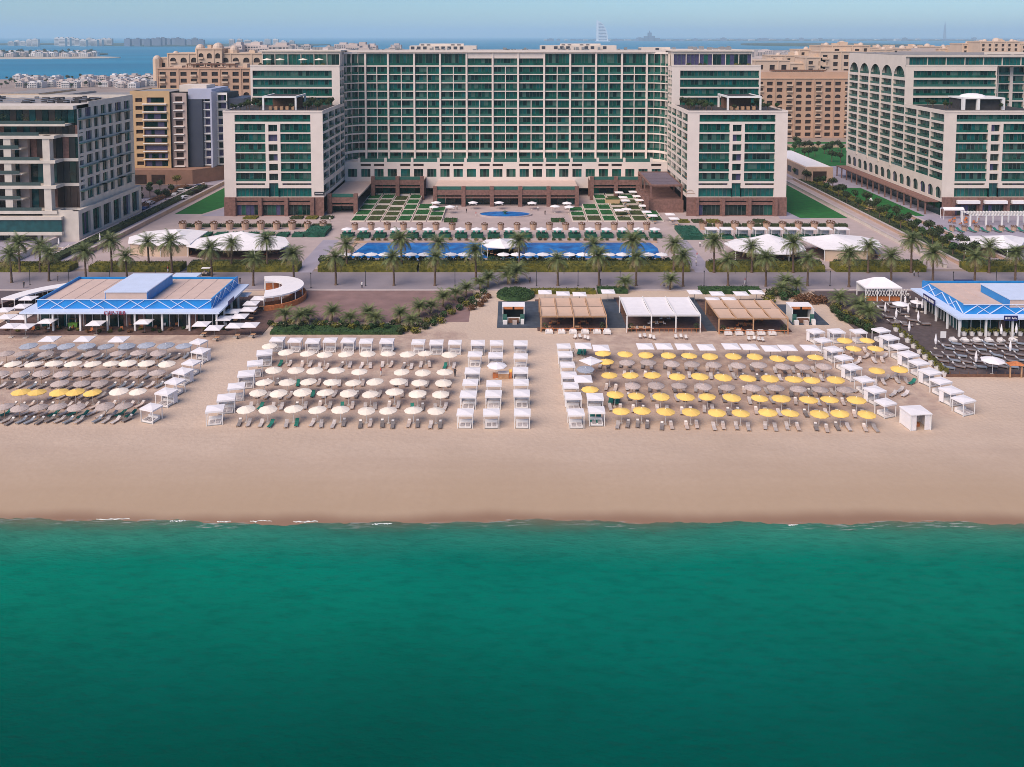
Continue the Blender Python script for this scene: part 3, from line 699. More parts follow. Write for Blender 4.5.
while x < LX1-.1:
    for z, zt_ in ((9.2, 15.7), (16.6, 23.1), (24.0, 30.3), (31.2, 33.8), (34.4, 38.6), (0.1, 8.2)):
        fg.use(RND.choice(['glass_dark','glass_dark','glass_cyan','window_brown','core_dark','window_brown','stone_brown'])); e = min(x+1.9, LX1-.05)
        yy_ = LY+3.4 if z > 9 else LY+1
        fg.box(x, e-.12, yy_, yy_+.2, z, zt_)
    x += 1.9
fg.use('mullion'); fg.box(LX0, LX1-.3, LY+4.9, LY+5.2, 9.2, 38)
mat('glass_grey', (0.05, 0.08, 0.08), .2); fr = B.mb('balustrade', 'glass_grey')
for z in zs_ + [12.6, 20.0, 27.4]: fr.box(LX0, LX1-9 if z in zs_ else LX1-15, LY-1.4, LY-1.34, z, z+1.0)
fr.box(LX0, LX1-2.2, LY+.2, LY+.26, 34.4, 35.4)
fr.use('glass_cyan'); fr.box(LX0, LX1-3, LY-2, LY-1.94, 3.2, 6.6)
lw = B.mb('lower_slab', 'concrete_light'); lw.box(LX0, LX1-2.8, LY-2.4, LY+6, 6.7, 7.6); lw.box(LX0, LX1-2.8, LY-2.4, LY+6, 2.2, 3.1)
for i in range(9): lw.box(LX0+8*i, LX0+8*i+.9, LY-.5, LY+.5, 0, 2.2)
pl = B.mb('balcony_planting', 'leaf_dark')
def leaves(mb, n_, c0, c1, s=.35):
    for i in range(n_):
        p = Vector((RND.uniform(c0[0], c1[0]), RND.uniform(c0[1], c1[1]), RND.uniform(c0[2], c1[2])))
        a = Vector((RND.uniform(-1,1), RND.uniform(-1,1), RND.uniform(-1,1))).normalized(); b_ = a.cross(Vector((RND.uniform(-1,1), RND.uniform(-1,1), RND.uniform(-1,1)))).normalized()
        mb.add([p-a*s*.5, p+b_*s*.4, p+a*s*.5, p-b_*s*.4], [(0,1,2,3)])
for i in range(16):
    x = RND.uniform(LX0+2, LX1-3); leaves(pl, 60, (x-.9, LY+.3, 34.5), (x+.9, LY+1.4, 34.5+RND.uniform(.8, 3.2)))
for i in range(10):
    x = RND.uniform(LX0+2, LX1-10); z = RND.choice(zs_[:3]); leaves(pl, 40, (x-.9, LY-1.2, z), (x+.9, LY-.2, z+RND.uniform(.7, 1.6)))
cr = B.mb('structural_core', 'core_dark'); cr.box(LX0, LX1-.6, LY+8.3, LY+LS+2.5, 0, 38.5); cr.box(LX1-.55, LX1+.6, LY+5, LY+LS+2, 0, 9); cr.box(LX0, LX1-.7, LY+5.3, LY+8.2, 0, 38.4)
rf = B.mb('roof', 'roof_grey'); rf.box(LX0, LX1-.3, LY+10.01, LY+LS+3, 38.7, 39.2)
bw = B.mb('parapet', 'concrete_light'); bw.box(LX1-.3, LX1, LY+10.02, LY+LS+3, 39.6, 40.3); bw.box(LX0, LX1-.3, LY+LS+2.6, LY+LS+3, 39.2, 40.3)
rf.use('roof_dark')
for i in range(60):
    x = RND.uniform(LX0+2, LX1-4); y = RND.uniform(LY+12, LY+LS); s_ = RND.uniform(.8, 3.5); rf.box(x, x+s_, y, y+s_*.5, 39.2, 39.2+RND.uniform(.3, 1.3))
rf.use('white_paint')
for i in range(14): x = LX0+2+i*5; rf.bar((x, LY+11, 40.1), (x+2.5, LY+LS-6, 40.1), .12)
B.finish()
# ------------------------------------------------------------------ ochre and navy apartment block
B = Bld('apartment_building', 'ochre and navy apartment block behind the glass balcony building', 'building', (-136, 350, 0))
TY = 346.0; tx = lambda p: Xat(p, TY, 20)
ow = B.mb('ochre_wall', 'ochre_wall'); X0_, X1_ = tx(131), tx(170.5); Wd = X1_-X0_
holes = []
for j in range(9):
    z = 6.6+3.25*j; holes.append((2.1, 5.0, z+.5, z+2.1, 0, 'brown'))
    if j == 8: holes.append((Wd*.42, Wd*.86, z+.2, z+2.4, 0, 'navy'))
    elif j > 0: holes.append((Wd*.33, Wd*.92, z, z+2.2, 0, 'navy'))
    else: holes.append((Wd*.33, Wd*.92, z, z+2.4, 0, 'navy'))
B.facade(ow, (X0_, TY), UX, Wd, 6, 37.6, holes, .7, 'navy')
ow.box(X0_, X0_+.4, TY+.01, TY+20, 6, 37.6); ow.box(X0_, X1_, TY+20, TY+20.4, 6, 37.6)
for j in range(1, 9): ow.use('white_paint'); z = 6.6+3.25*j; ow.box(X0_+Wd*.32, X0_+Wd*.93, TY-.9, TY-.003, z-.45, z-.1)
gw = B.mb('grey_wall', 'concrete_pink'); Xg = tx(186); holes = [(1.6, 4.6, 6.6+3.3*j+.3, 6.6+3.3*j+2.3, 0, 'brown') for j in range(9)]
B.facade(gw, (X1_, TY+1.5), UX, Xg-X1_, 6, 36.8, holes, .7, 'brown')
gw.use('white_paint')
for j in range(9): z = 6.6+3.3*j; gw.box(X1_+1, X1_+5.2, TY+.7, TY+1.49, z-.25, z+.05)
nv = B.mb('navy_wall', 'navy_cladding'); Xn = tx(200); nv.box(Xg, Xn, TY+3, TY+25, 6, 34)
lv = B.mb('lilac_wall', 'lilac_cladding'); Xl = tx(209)
lv.box(Xn+4, Xl+1, TY+1, TY+24, 6, 37.2); lv.box(Xg, Xn+3.99, TY+3.2, TY+24, 34.05, 38.2)
B.facade(gw, (Xn, TY+5), UX, 4, 6, 37, [(.4, 3.6, 6.7+3.3*j, 6.7+3.3*j+2.4, 0, 'navy') for j in range(9)], .8, 'navy')
nv.box(Xl+5.5, Xl+12, TY+8, TY+26, 6, 34)
B.facade(gw, (Xl+1, TY+7), UX, 4.4, 6, 36.5, [(.4, 4.0, 6.7+3.3*j, 6.7+3.3*j+2.4, 0, 'navy') for j in range(9)], .8, 'navy')
gw.use('white_paint')
for j in range(9): z = 6.7+3.3*j; gw.box(Xn+.2, Xn+3.9, TY+3.9, TY+4.99, z-.25, z+.05); gw.box(Xl+1.1, Xl+5.3, TY+6, TY+6.99, z-.25, z+.05)
pd = B.mb('podium', 'stone_tan'); pd.mats.append('podium_brown'); mat('podium_brown', (0.27, 0.15, 0.105), 0.85, 0.15, 0.5); pd.use('podium_brown')
pts = [(X0_-1, TY-5), (tx(196), TY-5), (tx(222), TY+10), (tx(222), TY+30), (X0_-1, TY+30)]
pd.prism(pts, 0, 5.9)
pd.use('window_brown'); pd.box(X0_+3, X0_+8, TY-5.06, TY-5.003, .1, 4); pd.box(X0_+10, X0_+15.5, TY-5.06, TY-5.003, .1, 4)
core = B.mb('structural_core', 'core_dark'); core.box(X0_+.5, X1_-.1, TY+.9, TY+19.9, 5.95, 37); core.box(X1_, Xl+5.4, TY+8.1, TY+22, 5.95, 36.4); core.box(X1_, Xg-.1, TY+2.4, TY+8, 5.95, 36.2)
rf = B.mb('roof', 'roof_grey'); rf.box(X0_+.4, X1_, TY+.71, TY+20, 37.1, 37.3); rf.use('hotel_cream'); rf.box(X1_+1, Xg+6, TY+8, TY+18, 36.85, 39.6)
B.finish()
# ------------------------------------------------------------------ beige resort blocks behind
def beige_block(B, X0_, X1_, Y, z0, z1, pitchx=5.2, pitchz=3.4, wallm='beige_wall', depth=25, arch_row=None, ww=.6, start=0):
    q = B.mb('wall', wallm); Wd = X1_-X0_; n_ = max(1, int(Wd/pitchx)); hol = []
    rows = int((z1-z0-.9)/pitchz); pitchz = (z1-z0-.9)/max(1, rows)
    for i in range(n_):
        a = Wd*i/n_ + Wd/n_*(1-ww)/2; e = a+Wd/n_*ww
        for j in range(start, rows):
            z = z0+.8+pitchz*j
            hol.append((a, e, z, z+pitchz*.6) + (('arch',) if arch_row and j in arch_row else (0,)) + ('brown',))
    B.facade(q, (X0_, Y), UX, Wd, z0, z1, hol, .8, 'brown')
    q.box(X0_, X0_+.4, Y+.01, Y+depth, z0, z1); q.box(X1_-.4, X1_, Y+.01, Y+depth, z0, z1)
    q.box(X0_-.4, X1_+.4, Y-.4, Y+depth, z1, z1+.6)
    for i in range(0, n_+1, 2):
        x = X0_+Wd*i/n_; q.box(x-.35, x+.35, Y-.3, Y-.003, z0, z1-.01)
    k = B.mb('balcony', 'cream_wall')
    for i in range(n_):
        for j in range(start, rows):
            if (i*7+j*3) % 3 == 0: a = X0_+Wd*(i+.2)/n_; k.box(a, a+Wd/n_*.6, Y-1.2, Y-.31, z0+.6+pitchz*j, z0+1.5+pitchz*j)
    core = B.mb('structural_core', 'core_dark'); core.box(X0_+.5, X1_-.5, Y+1, Y+depth-.1, z0, z1-.1)
    r = random.Random(int(X0_))
    for i in range(int(Wd/9)):
        x = X0_+2+r.uniform(0, Wd-8); u = B.mb('roof_unit', 'cream_wall'); u.box(x, x+r.uniform(2, 5), Y+4+i*.01, Y+9, z1+.6, z1+r.uniform(1.6, 3.2))
B = Bld('resort_building', 'beige resort block with domes behind the left hotel tower', 'building', (-190, 440, 0))
Yl = 440; X0_, X1_ = Xat(158, Yl, 30), Xat(262, Yl, 30); zt = Zat(69, Yl)
beige_block(B, X0_, X1_, Yl, 0, zt, 5, 3.5, arch_row=(3, 8))
q = B.mb('roof_pergola', 'wood_brown'); q.box(Xat(184, Yl, 46), Xat(233, Yl, 46), Yl+3, Yl+10, zt+2.2, zt+2.7)
for i in range(9): x = Xat(185+i*6, Yl, 46); q.box(x-.2, x+.2, Yl+3.2, Yl+3.6, zt+.6, zt+2.2)
Y2 = 475; X0_, X1_ = Xat(155, Y2, 45), Xat(262, Y2, 45); z2 = Zat(54, Y2)
beige_block(B, Xat(168, Y2, 45), X1_, Y2, zt-8, z2, 5.4, 3.6, 'cream_wall', 30, arch_row=(2, 3), start=1)
beige_block(B, Xat(197, Y2-2, 45), Xat(222, Y2-2, 45), Y2-2, zt-6, Zat(49.5, Y2-2), 4.6, 4.2, 'cream_wall', 20, arch_row=(1, 2))
for p, yy_, r in ((157, 57, 2.2), (200.5, 46.5, 2.6), (218.5, 46, 3.2), (234.5, 47.5, 2.4), (176, 51.5, 1.6)):
    zb_ = Zat(yy_, Y2+3)-1.2; x = Xat(p, Y2+3, 50); q = B.mb('dome', 'cream_wall'); q.cyl(x, Y2+3, zb_-5 if p > 160 else zt-8, zb_, r*1.15, n=8); q.use('dome_gold'); q.dome(x, Y2+3, zb_, r, r)
beige_block(B, Xat(154, Y2+4, 45), Xat(168, Y2+4, 45), Y2+4, zt-8, Zat(58.5, Y2+4), 4.6, 4.2, 'cream_wall', 16)
B.finish(60)
B = Bld('resort_building', 'tan resort block seen between the two cream hotels', 'building', (185, 500, 0))
Y3 = 500; X0_, X1_ = Xat(755, Y3, 20), Xat(862, Y3, 20)
z3 = Zat(79, Y3)
beige_block(B, X0_, X1_, Y3, 0, z3, 5.6, 3.4, arch_row=(3, 6, 9))
q = B.mb('wall', 'beige_wall'); q.box(X0_, X1_, Y3+3, Y3+25, z3, Zat(72, Y3+3))
q = B.mb('roof_pergola', 'wood_brown'); zt = Zat(70, Y3+8)
q.box(Xat(776, Y3, 45), Xat(830, Y3, 45), Y3+6, Y3+13, zt-.5, zt)
for i in range(10): x = Xat(779+i*5.4, Y3, 45); q.box(x-.25, x+.25, Y3+6.2, Y3+6.7, Zat(72, Y3+3), zt-.5)
Y4 = 560
for a_, e_, y_ in ((755, 790, 61), (790, 812, 64), (806, 826, 58), (820, 862, 52), (832, 862, 46)):
    yy4 = Y4+(a_ % 7); beige_block(B, Xat(a_, yy4, 45), Xat(e_, yy4, 45), yy4, 30, Zat(y_, yy4), 6, 4.2, 'cream_wall', 22, ww=.45)
B.finish(60)
# white service pavilion beside the right lawn
B = Bld('pavilion', 'low pavilion with flat white roof and brown shutter behind the right lawn', 'building', (118, 350, 0))
Yp = 346; X0_, X1_ = Xat(805, Yp, 3), Xat(833, Yp, 3); q = B.mb('wall', 'stone_tan'); zp = Zat(167.5, Yp)
q.box(X0_, X1_, Yp, Yp+52, 0, zp)
q = B.mb('roof', 'canvas_white'); q.box(X0_+.8, X1_-.8, Yp+1.5, Yp+50, zp, zp+.25)
q = B.mb('shutter', 'window_brown'); q.box(Xat(813, Yp, 3), Xat(826.5, Yp, 3), Yp-.08, Yp-.003, .5, zp-1.6)
for i in range(5):
    mb = MB().use('far_window'); mb.box(X0_-.06, X0_-.003, Yp+8+i*9, Yp+13+i*9, 1.5, 4); mb.build('window', B.root)
B.finish()
# ================================================================== vegetation
def frond(mb, z0, az_, el0, L, droop, wid, m):
    mb.use(m); k = 7; p = Vector((0, 0, z0)); el_ = el0; pts = [p.copy()]
    for i in range(k):
        d = Vector((cos(az_)*cos(el_), sin(az_)*cos(el_), sin(el_))); p = p + d*(L/k); el_ -= droop/k; pts.append(p.copy())
    side = Vector((-sin(az_), cos(az_), 0))
    for i in range(k):
        a, b_ = pts[i], pts[i+1]; wq = wid*sin(pi*min(1, (i+.9)/(k+.6)))**.6
        fw = (b_-a)
        for sg in (-1, 1):
            for t in (0, .5):
                q0 = a+fw*t; q1 = a+fw*(t+.34); tip = q0 + side*sg*wq + fw*.8 + Vector((0,0,-.28*wq))
                mb.add([q0, q1, tip], [(0, 1, 2)])
    for i in range(k):
        a, b_ = pts[i], pts[i+1]; mb.add([a+side*.035, a-side*.035, b_-side*.03, b_+side*.03], [(0,1,2,3)])
def palm(name, h, L, n_, seed, fat=.24, low=-.5):
    global RND
    r0 = random.Random(seed); rt = root(name, '', 'palm tree')
    mb = MB().use('bark'); z = 0; k = 16; n8 = 8
    lean = r0.uniform(-.25, .25); f = lambda t: (lean*t*t, lean*.5*t)
    for i in range(k):
        t0_, t1_ = i/k, (i+1)/k; rr = fat*(1.35-.5*t0_) if i else fat*1.8; rr1 = fat*(1.25-.5*t1_)*(.9 if i % 2 else 1.06)
        a = f(t0_); b_ = f(t1_)
        mb.prism([(a[0]+rr*cos(2*pi*j/n8), a[1]+rr*sin(2*pi*j/n8)) for j in range(n8)], h*t0_, h*t1_, [(b_[0]+rr1*cos(2*pi*j/n8), b_[1]+rr1*sin(2*pi*j/n8)) for j in range(n8)])
    mb.cyl(lean, lean*.5, h-.05, h+.5, fat*1.5, fat*.9)
    mb.build('trunk', rt)
    cr = MB()
    for i in range(n_):
        az_ = i*2.399963+r0.uniform(-.2, .2); t = i/n_
        el0 = 1.35 - t*(1.35-low) + r0.uniform(-.12, .12)
        frond(cr, h+.35, az_, el0, L*r0.uniform(.85, 1.1), r0.uniform(1.0, 1.6), .82, 'leaf_palm' if t < .8 else 'leaf_palm_old')
    cr.v = [(x+lean, y+lean*.5, z) for x, y, z in cr.v]
    cr.build('crown', rt)
    return Proto(rt)
PALMS = [palm('date_palm', 7.2, 3.9, 60, 1), palm('date_palm', 6.7, 3.5, 50, 2), palm('date_palm', 7.7, 3.7, 56, 3), palm('date_palm', 6.3, 3.8, 44, 4)]
YPALMS = [palm('young_palm', 1.5, 3.1, 40, 5, .22, .1), palm('young_palm', 2.2, 3.3, 44, 6, .22, .0)]
def blob(mb, cx, cy, cz, rx, ry, rz_, n_, s=.4, r=None):
    r = r or RND
    for i in range(n_):
        d = Vector((r.gauss(0,1), r.gauss(0,1), r.gauss(0,1))).normalized(); q = r.uniform(.72, 1.05)
        p = Vector((cx+d.x*rx*q, cy+d.y*ry*q, cz+d.z*rz_*q))
        a = Vector((r.gauss(0,1), r.gauss(0,1), r.gauss(0,1))).normalized(); b_ = a.cross(d+Vector((.01,.02,.03))).normalized(); S = s*r.uniform(.6, 1.3)
        mb.add([p-a*S*.5, p+b_*S*.35, p+a*S*.5, p-b_*S*.35], [(0,1,2,3)])
def tree(name, h, rad, m, seed, cat='tree', n_=560):
    r = random.Random(seed); rt = root(name, '', cat)
    mb = MB().use('bark'); mb.cyl(0, 0, 0, h*.5, .16, .11, 7)
    for i in range(4):
        a = i*pi/2+.4; mb.bar((0,0,h*.42), (cos(a)*rad*.5, sin(a)*rad*.5, h*.72), .09)
    mb.build('trunk', rt)
    cr = MB().use(m)
    for i in range(7):
        a = r.uniform(0, 2*pi); q = r.uniform(0, .55)*rad
        blob(cr, cos(a)*q, sin(a)*q, h*.72+r.uniform(-.2, .25)*rad, rad*r.uniform(.4, .62), rad*r.uniform(.4, .62), rad*r.uniform(.35, .5), n_//7, .42, r)
    cr.build('crown', rt); return Proto(rt)
def bush(name, rad, h, m, seed, n_=260):
    r = random.Random(seed); mb = MB().use(m)
    for i in range(4):
        a = r.uniform(0, 2*pi); q = r.uniform(0, .5)*rad
        blob(mb, cos(a)*q, sin(a)*q, h*.5, rad*.62, rad*.62, h*.52, n_//4, .3, r)
    o = mb.build(name); tag(o, '', 'shrub'); return Proto(o)
def hedge(x0, x1, y0, y1, h, m, label, name='hedge', dens=9.0, s=.34, cat='hedge', z=0, group=None):
    mb = MB().use(m); mb.box(x0+.15, x1-.15, y0+.15, y1-.15, z, z+h-.15)
    n_ = int(((x1-x0)*(y1-y0) + (x1-x0)*h)*dens); r = random.Random(int(abs(x0*13+y0*7)))
    for i in range(min(n_, 9000)):
        if r.random() < (y1-y0)/((y1-y0)+h): p = Vector((r.uniform(x0, x1), r.uniform(y0, y1), z+h-.15+r.uniform(-.05, .22)))
        else: p = Vector((r.uniform(x0, x1), y0+r.uniform(0, .22), z+r.uniform(0, h)))
        a = Vector((r.gauss(0,1), r.gauss(0,1), r.gauss(0,.6))).normalized(); b_ = a.cross(Vector((r.gauss(0,1), r.gauss(0,1), r.gauss(0,1)))).normalized()
        mb.add([p-a*s*.5, p+b_*s*.35, p+a*s*.5, p-b_*s*.35], [(0,1,2,3)])
    return tag(mb.build(name), label, cat, group)
def line(proto, pts, fmt, group, z=0.0, zp=None, rz=0, jitter=0, scale=None, srt=True, base=0.0, start=0):
    """place copies at pixels pts, whose height above ground is zp"""
    if srt: pts = sorted(pts)
    out = []
    for i, (px, py) in enumerate(pts):
        g = G(px, py, zp if zp is not None else z); pr = proto[i % len(proto)] if isinstance(proto, list) else proto
        r = rz + RND.uniform(-jitter, jitter)
        out.append(pr.put((g.x, g.y, base), r, fmt.format(nth(i+start)), group, scale*RND.uniform(.94, 1.06) if scale else None))
    return out
# ------------------------------------------------------------------ ground surfaces
def gx(px, py): return G(px, py).x
def gy(py): return G(512, py).y
Y288, Y272, Y262 = gy(289), gy(272.5), gy(262)
sheet('paving', 'paving_pink', -118, 118, Y272+3, 340, 0.004)
sheet('promenade', 'paving_road', -500, 500, Y288, Y272+1, 0.008)
sheet('promenade_edge', 'paving_kerb', -500, 500, Y288-1.3, Y288, 0.012)
for px_l in range(0, 40):     # paler bands across the promenade
    pass
sheet('plot', 'brick_plot', gx(285, 300), gx(472, 300), gy(322), Y288-1.31, 0.008)
sheet('plot', 'asphalt', gx(825, 300), 500, gy(330), Y288-1.31, 0.008)
sheet('plot', 'asphalt', -500, gx(100, 300), gy(311), Y288-1.31, 0.008)
k_ = MB().use('paving_kerb'); k_.box(-500, 500, Y288-1.45, Y288-1.31, 0, .13); tag(k_.build('kerb'), kind='structure')
sheet('service_road', 'paving_lavender', -132, -118.2, Y272+1.01, 420, 0.004)
sheet('road', 'asphalt', -560, -118.2, 312, 340, 0.006)
sheet('paving', 'paving_lavender', -500, -132.2, Y272+1.01, 311.9, 0.004)
sheet('paving', 'paving_lavender', 118.2, 500, Y272+1.01, 420, 0.004)
# lawns
polysheet('lawn', 'lawn_turf', [(-114, gy(214)), (gx(202, 214), gy(214)), (-97.5, gy(200)), (-97.5, 352), (-114, 352)], 0.02)
polysheet('lawn', 'lawn_turf', [(gx(800, 218), gy(218)), (111, gy(218)), (111, 352), (93, 352), (93, gy(205))], 0.02)
polysheet('lawn', 'lawn_turf', [(127, gy(216)), (138, gy(216)), (138, gy(188)), (127, gy(188))], 0.02)
polysheet('footpath', 'paving_lavender', [(gx(202, 215), gy(216)), (gx(235, 216), gy(216)), (-97, gy(199)), (-97, gy(200))], 0.012)
polysheet('footpath', 'paving_lavender', [(gx(780, 219), gy(219)), (gx(812, 219), gy(219)), (92.5, gy(205))], 0.012)
sheet('footpath', 'paving_lavender', gx(300, 265), gx(318, 265), Y272, gy(240), 0.014)
sheet('footpath', 'paving_lavender', gx(690, 265), gx(708, 265), Y272, gy(240), 0.014)
def low_wall(x0, x1, y0, y1, h, m, label, name='garden_wall'):
    mb = MB().use(m); mb.box(x0, x1, y0, y1, 0, h); mb.use('paving_kerb'); mb.box(x0-.08, x1+.08, y0-.08, y1+.08, h, h+.12); return tag(mb.build(name), label, 'wall')
low_wall(-117.2, -116.4, gy(268), 350, 1.3, 'stone_tan', 'long stone wall on the right of the left service lane')
low_wall(-133, -132.2, gy(268), 300, 1.6, 'concrete_light', 'long pale wall on the left of the left service lane')
low_wall(-124.6, -124.0, gy(268), 340, 1.0, 'stone_tan', 'low stone kerb wall down the middle of the left lane')
low_wall(112.0, 112.7, gy(268), 352, 1.0, 'concrete_light', 'pale wall along the right edge of the right lawn')
low_wall(117.3, 118.0, gy(268), 352, 0.9, 'stone_tan', 'stone wall between the right path and the tree row')
low_wall(131.6, 132.4, gy(262), gy(218), 0.9, 'stone_tan', 'stone wall right of the tree row by the right hotel')
sheet('footpath', 'paving_pink', 112.8, 117.2, gy(268), 352, 0.014)
# ------------------------------------------------------------------ palms of the promenade
line(PALMS, [(149,269),(112,272),(40,272),(172,273),(231.6,270),(267.5,270),(347,270),(401.7,270),(438,270),(519.5,271.6),(633,271.6),(673.6,272.5),(714,272.5),(751.7,272.5),(793,272.5),(868,273),(911,272.6),(989,273),(594,271),(20,272)],
     'tall date palm, {0} from the left in the hedge row of the promenade', 'date palms along the promenade', scale=1.0)
line(PALMS, [(86,281),(127,281.5),(49,281),(11.7,282.6),(212,279),(253.4,285.6),(294,285.6),(336,285),(394,285.6),(435,285.6),(476,284),(557.8,285.6),(599,285.6),(636,285.6),(683,286.4),(728,285.6),(765.8,286.4),(807.4,286),(849,287),(891,283),(932.7,284),(974.5,284.6),(1015,283)],
     'tall date palm, {0} from the left in the seaward row of the promenade', 'date palms along the promenade', scale=0.96)
# lamp posts
rt = root('lamp_post', '', 'lamp post'); part('pole', 'dark_metal', rt, lambda q: q.cyl(0,0,0,3.4,.08,.06,8)); part('lamp_head', 'dark_metal', rt, lambda q: q.cyl(0,0,3.4,3.75,.16,.12,8)); part('base', 'dark_metal', rt, lambda q: q.cyl(0,0,0,.12,.2,.2,8))
LAMP = Proto(rt)
line(LAMP, [(30,285),(69,285),(110,285.6),(156,285.6),(192,284),(311,288),(365.5,286),(455,286),(536.6,286),(578,286),(620,286),(664,286),(704,286),(746,286),(787.6,286),(830,286),(953,287),(996,286)], 'thin dark lamp post, {0} from the left on the promenade', 'lamp posts along the promenade')
# hedges
for i, (a, e) in enumerate([(-30,72),(90,182),(188,299),(318,418),(419,520),(521,600),(601,690),(708,824),(834,925),(966,1054)]):
    hedge(gx(a, 271), gx(e, 271), gy(272.3), gy(267), 1.7, 'leaf_hedge', f'long yellow green hedge, {nth(i)} stretch from the left beside the promenade', group='promenade hedges')
    if i not in (0, 1): hedge(gx(a+2, 265), gx(e-2, 265), gy(265.5), gy(262.5), 1.0, 'leaf_dark', f'dark low planting behind the {nth(i)} promenade hedge from the left', group='low planting behind the hedges', dens=6)
# tree row right of the right path
TREES = [tree('tree', 4.2, 1.7, 'leaf_dark', 11), tree('tree', 3.6, 1.5, 'leaf_green', 12), tree('tree', 4.8, 1.9, 'leaf_dark', 13)]
BUSH = [bush('bush', 1.1, 1.3, 'leaf_dark', 21), bush('bush', 1.2, 1.1, 'leaf_hedge', 22), bush('bush', 1.0, 1.2, 'leaf_green', 23)]
RUST = bush('bush', 1.1, 1.1, 'leaf_rust', 24)
pts = []
for i in range(18): y_ = gy(172+i*5.3); pts.append((120.4+RND.uniform(-.4,.4), y_))
for i, (x, y) in enumerate(pts): TREES[i % 3].put((x, y, 0), i, f'small round tree, {nth(i)} from the back in the left row beside the right path', 'round trees beside the right path', 1.15)
for i in range(18):
    y_ = gy(170+i*5.1); TREES[(i+1) % 3].put((125.2+RND.uniform(-.5,.5), y_, 0), i*1.3, f'small round tree, {nth(i)} from the back in the right row beside the right path', 'round trees beside the right path', 1.1)
hedge(118.6, 122.5, gy(266), 350, .8, 'leaf_dark', 'long low planting strip under the tree row beside the right path', 'planting_strip', 3, .5, 'hedge')
hedge(123.2, 127.5, gy(262), 350, .6, 'leaf_hedge', 'mixed yellow green planting strip between the tree row and the small lawn', 'planting_strip', 3, .5, 'hedge')
hedge(-123.9, -121, gy(262), 335, 1.2, 'leaf_dark', 'dark hedge strip along the left service lane', 'hedge', 4, .45)
hedge(-131.5, -128.5, gy(235), 335, 1.1, 'leaf_rust', 'rusty brown planting strip beside the left apartment building', 'planting_strip', 4, .45)
for i, (px, py) in enumerate([(150,197),(158,200),(166,203),(140,205),(150,192),(138,199),(172,196),(160,190)]):
    g = G(px, py); TREES[i % 3].put((g.x, g.y, 0), i, f'dark leafy tree, {nth(i)} of the clump in front of the ochre apartment block', 'trees in front of the ochre block', 1.1)
yt = tree('tree', 4.6, 2.2, 'leaf_hedge', 15); g = G(177, 186.5); yt.put((g.x, g.y, 0), 0, 'yellow flowering tree in front of the brown podium of the ochre block', None, 1.0)
kk = 0
for i in range(26):
    px = RND.uniform(760, 842); py = RND.uniform(144, 163) if px > 790 else RND.uniform(146, 160)
    g = G(px, py); TREES[i % 3].put((g.x, g.y, 0), i, f'dark green tree, {nth(i)} in the grounds before the tan resort block', 'trees before the tan resort block', 1.25)
low_wall(gx(757, 147), gx(846, 147), gy(147.5), gy(147), 1.6, 'stone_tan', 'dark boundary wall in front of the tan resort block')
# far left terrace loungers in front of the apartment building etc. come later
polysheet('lawn', 'lawn_turf', [(gx(757,166), gy(166)), (gx(850,166), gy(166)), (gx(850,142), gy(142)), (gx(757,142), gy(142))], 0.012)
for i in range(15):
    a = 183+i*10.0; hedge(gx(a, 226), gx(a+9.2, 226), gy(227.5), gy(226), 1.0, 'leaf_dark', f'low dark hedge, {nth(i)} block from the left behind the left planters', group='hedge blocks behind the planters', dens=5)
for i in range(15):
    a = 703+i*9.6; hedge(gx(a, 226), gx(a+8.8, 226), gy(227.3), gy(225.8), 1.0, 'leaf_dark', f'low dark hedge, {nth(i)} block from the left behind the right planters', group='hedge blocks behind the planters', dens=5)
# ------------------------------------------------------------------ garden beds
cx = -2.2
Ya, Yb_ = gy(221.8), gy(195)
edges_px = [349.8,365.5,381,396.7,411.3,427,442.5]; EX = [gx(p, 221.8) for p in edges_px]
def bed(x0, x1, y0, y1, kinds, label):
    rt = root('garden_bed', label, 'garden bed', ((x0+x1)/2, y0, 0), 0, 'stepped garden beds in the hotel garden')
    x0 -= (rt.location.x); x1 -= rt.location.x; L = y1-y0; n_ = len(kinds); rim = MB().use('hotel_cream')
    zz = lambda i: .35+.22*((y0-Ya)/5.2+i*L/n_/5.2)
    for i, kd in enumerate(kinds):
        a = L*i/n_; e = L*(i+1)/n_; z = zz(i)
        rim.box(x0, x0+.2, a, e, 0, z+.05); rim.box(x1-.2, x1, a, e, 0, z+.05); rim.box(x0+.2, x1-.2, a, a+.14, 0, z+.05)
        if kd == 'x': rim.box(x0+.35, x1-.35, a+.35, e, 0, z); continue
        q = MB().use({'g': 'lawn_bed', 'b': 'bed_soil', 'h': 'leaf_green'}[kd]); q.box(x0+.21, x1-.21, a+.15, e-.02, .01, z)
        r = RND
        for j in range(int((x1-x0)*(e-a)*5)):
            p = Vector((r.uniform(x0+.4, x1-.4), r.uniform(a+.4, e-.1), z+r.uniform(0, .12))); aa = Vector((r.gauss(0,1), r.gauss(0,1), .5)).normalized()*.2; bb = Vector((r.gauss(0,1), r.gauss(0,1), .2)).normalized()*.12
            q.add([p-aa, p+bb, p+aa, p-bb], [(0,1,2,3)])
        q.build('planting', rt)
    rim.build('rim', rt)
Lb = Yb_-Ya; C = cx*2
specs = [(0, 0, 1, 'gggggg', 'outermost all green'), (1, 0, .48, 'bbb', 'brown and green lower'), (1, .5, 1, 'bgg', 'green upper'), (2, 0, .42, 'bbb', 'brown lower inner'), (2, .45, .78, 'bb', 'brown middle'), (2, .82, 1, 'g', 'topmost green'), (3, 0, 1, 'gggggg', 'inner all green'), (4, 0, .52, 'bgg', 'half length'), (5, 0, .42, 'bgg', 'short innermost')]
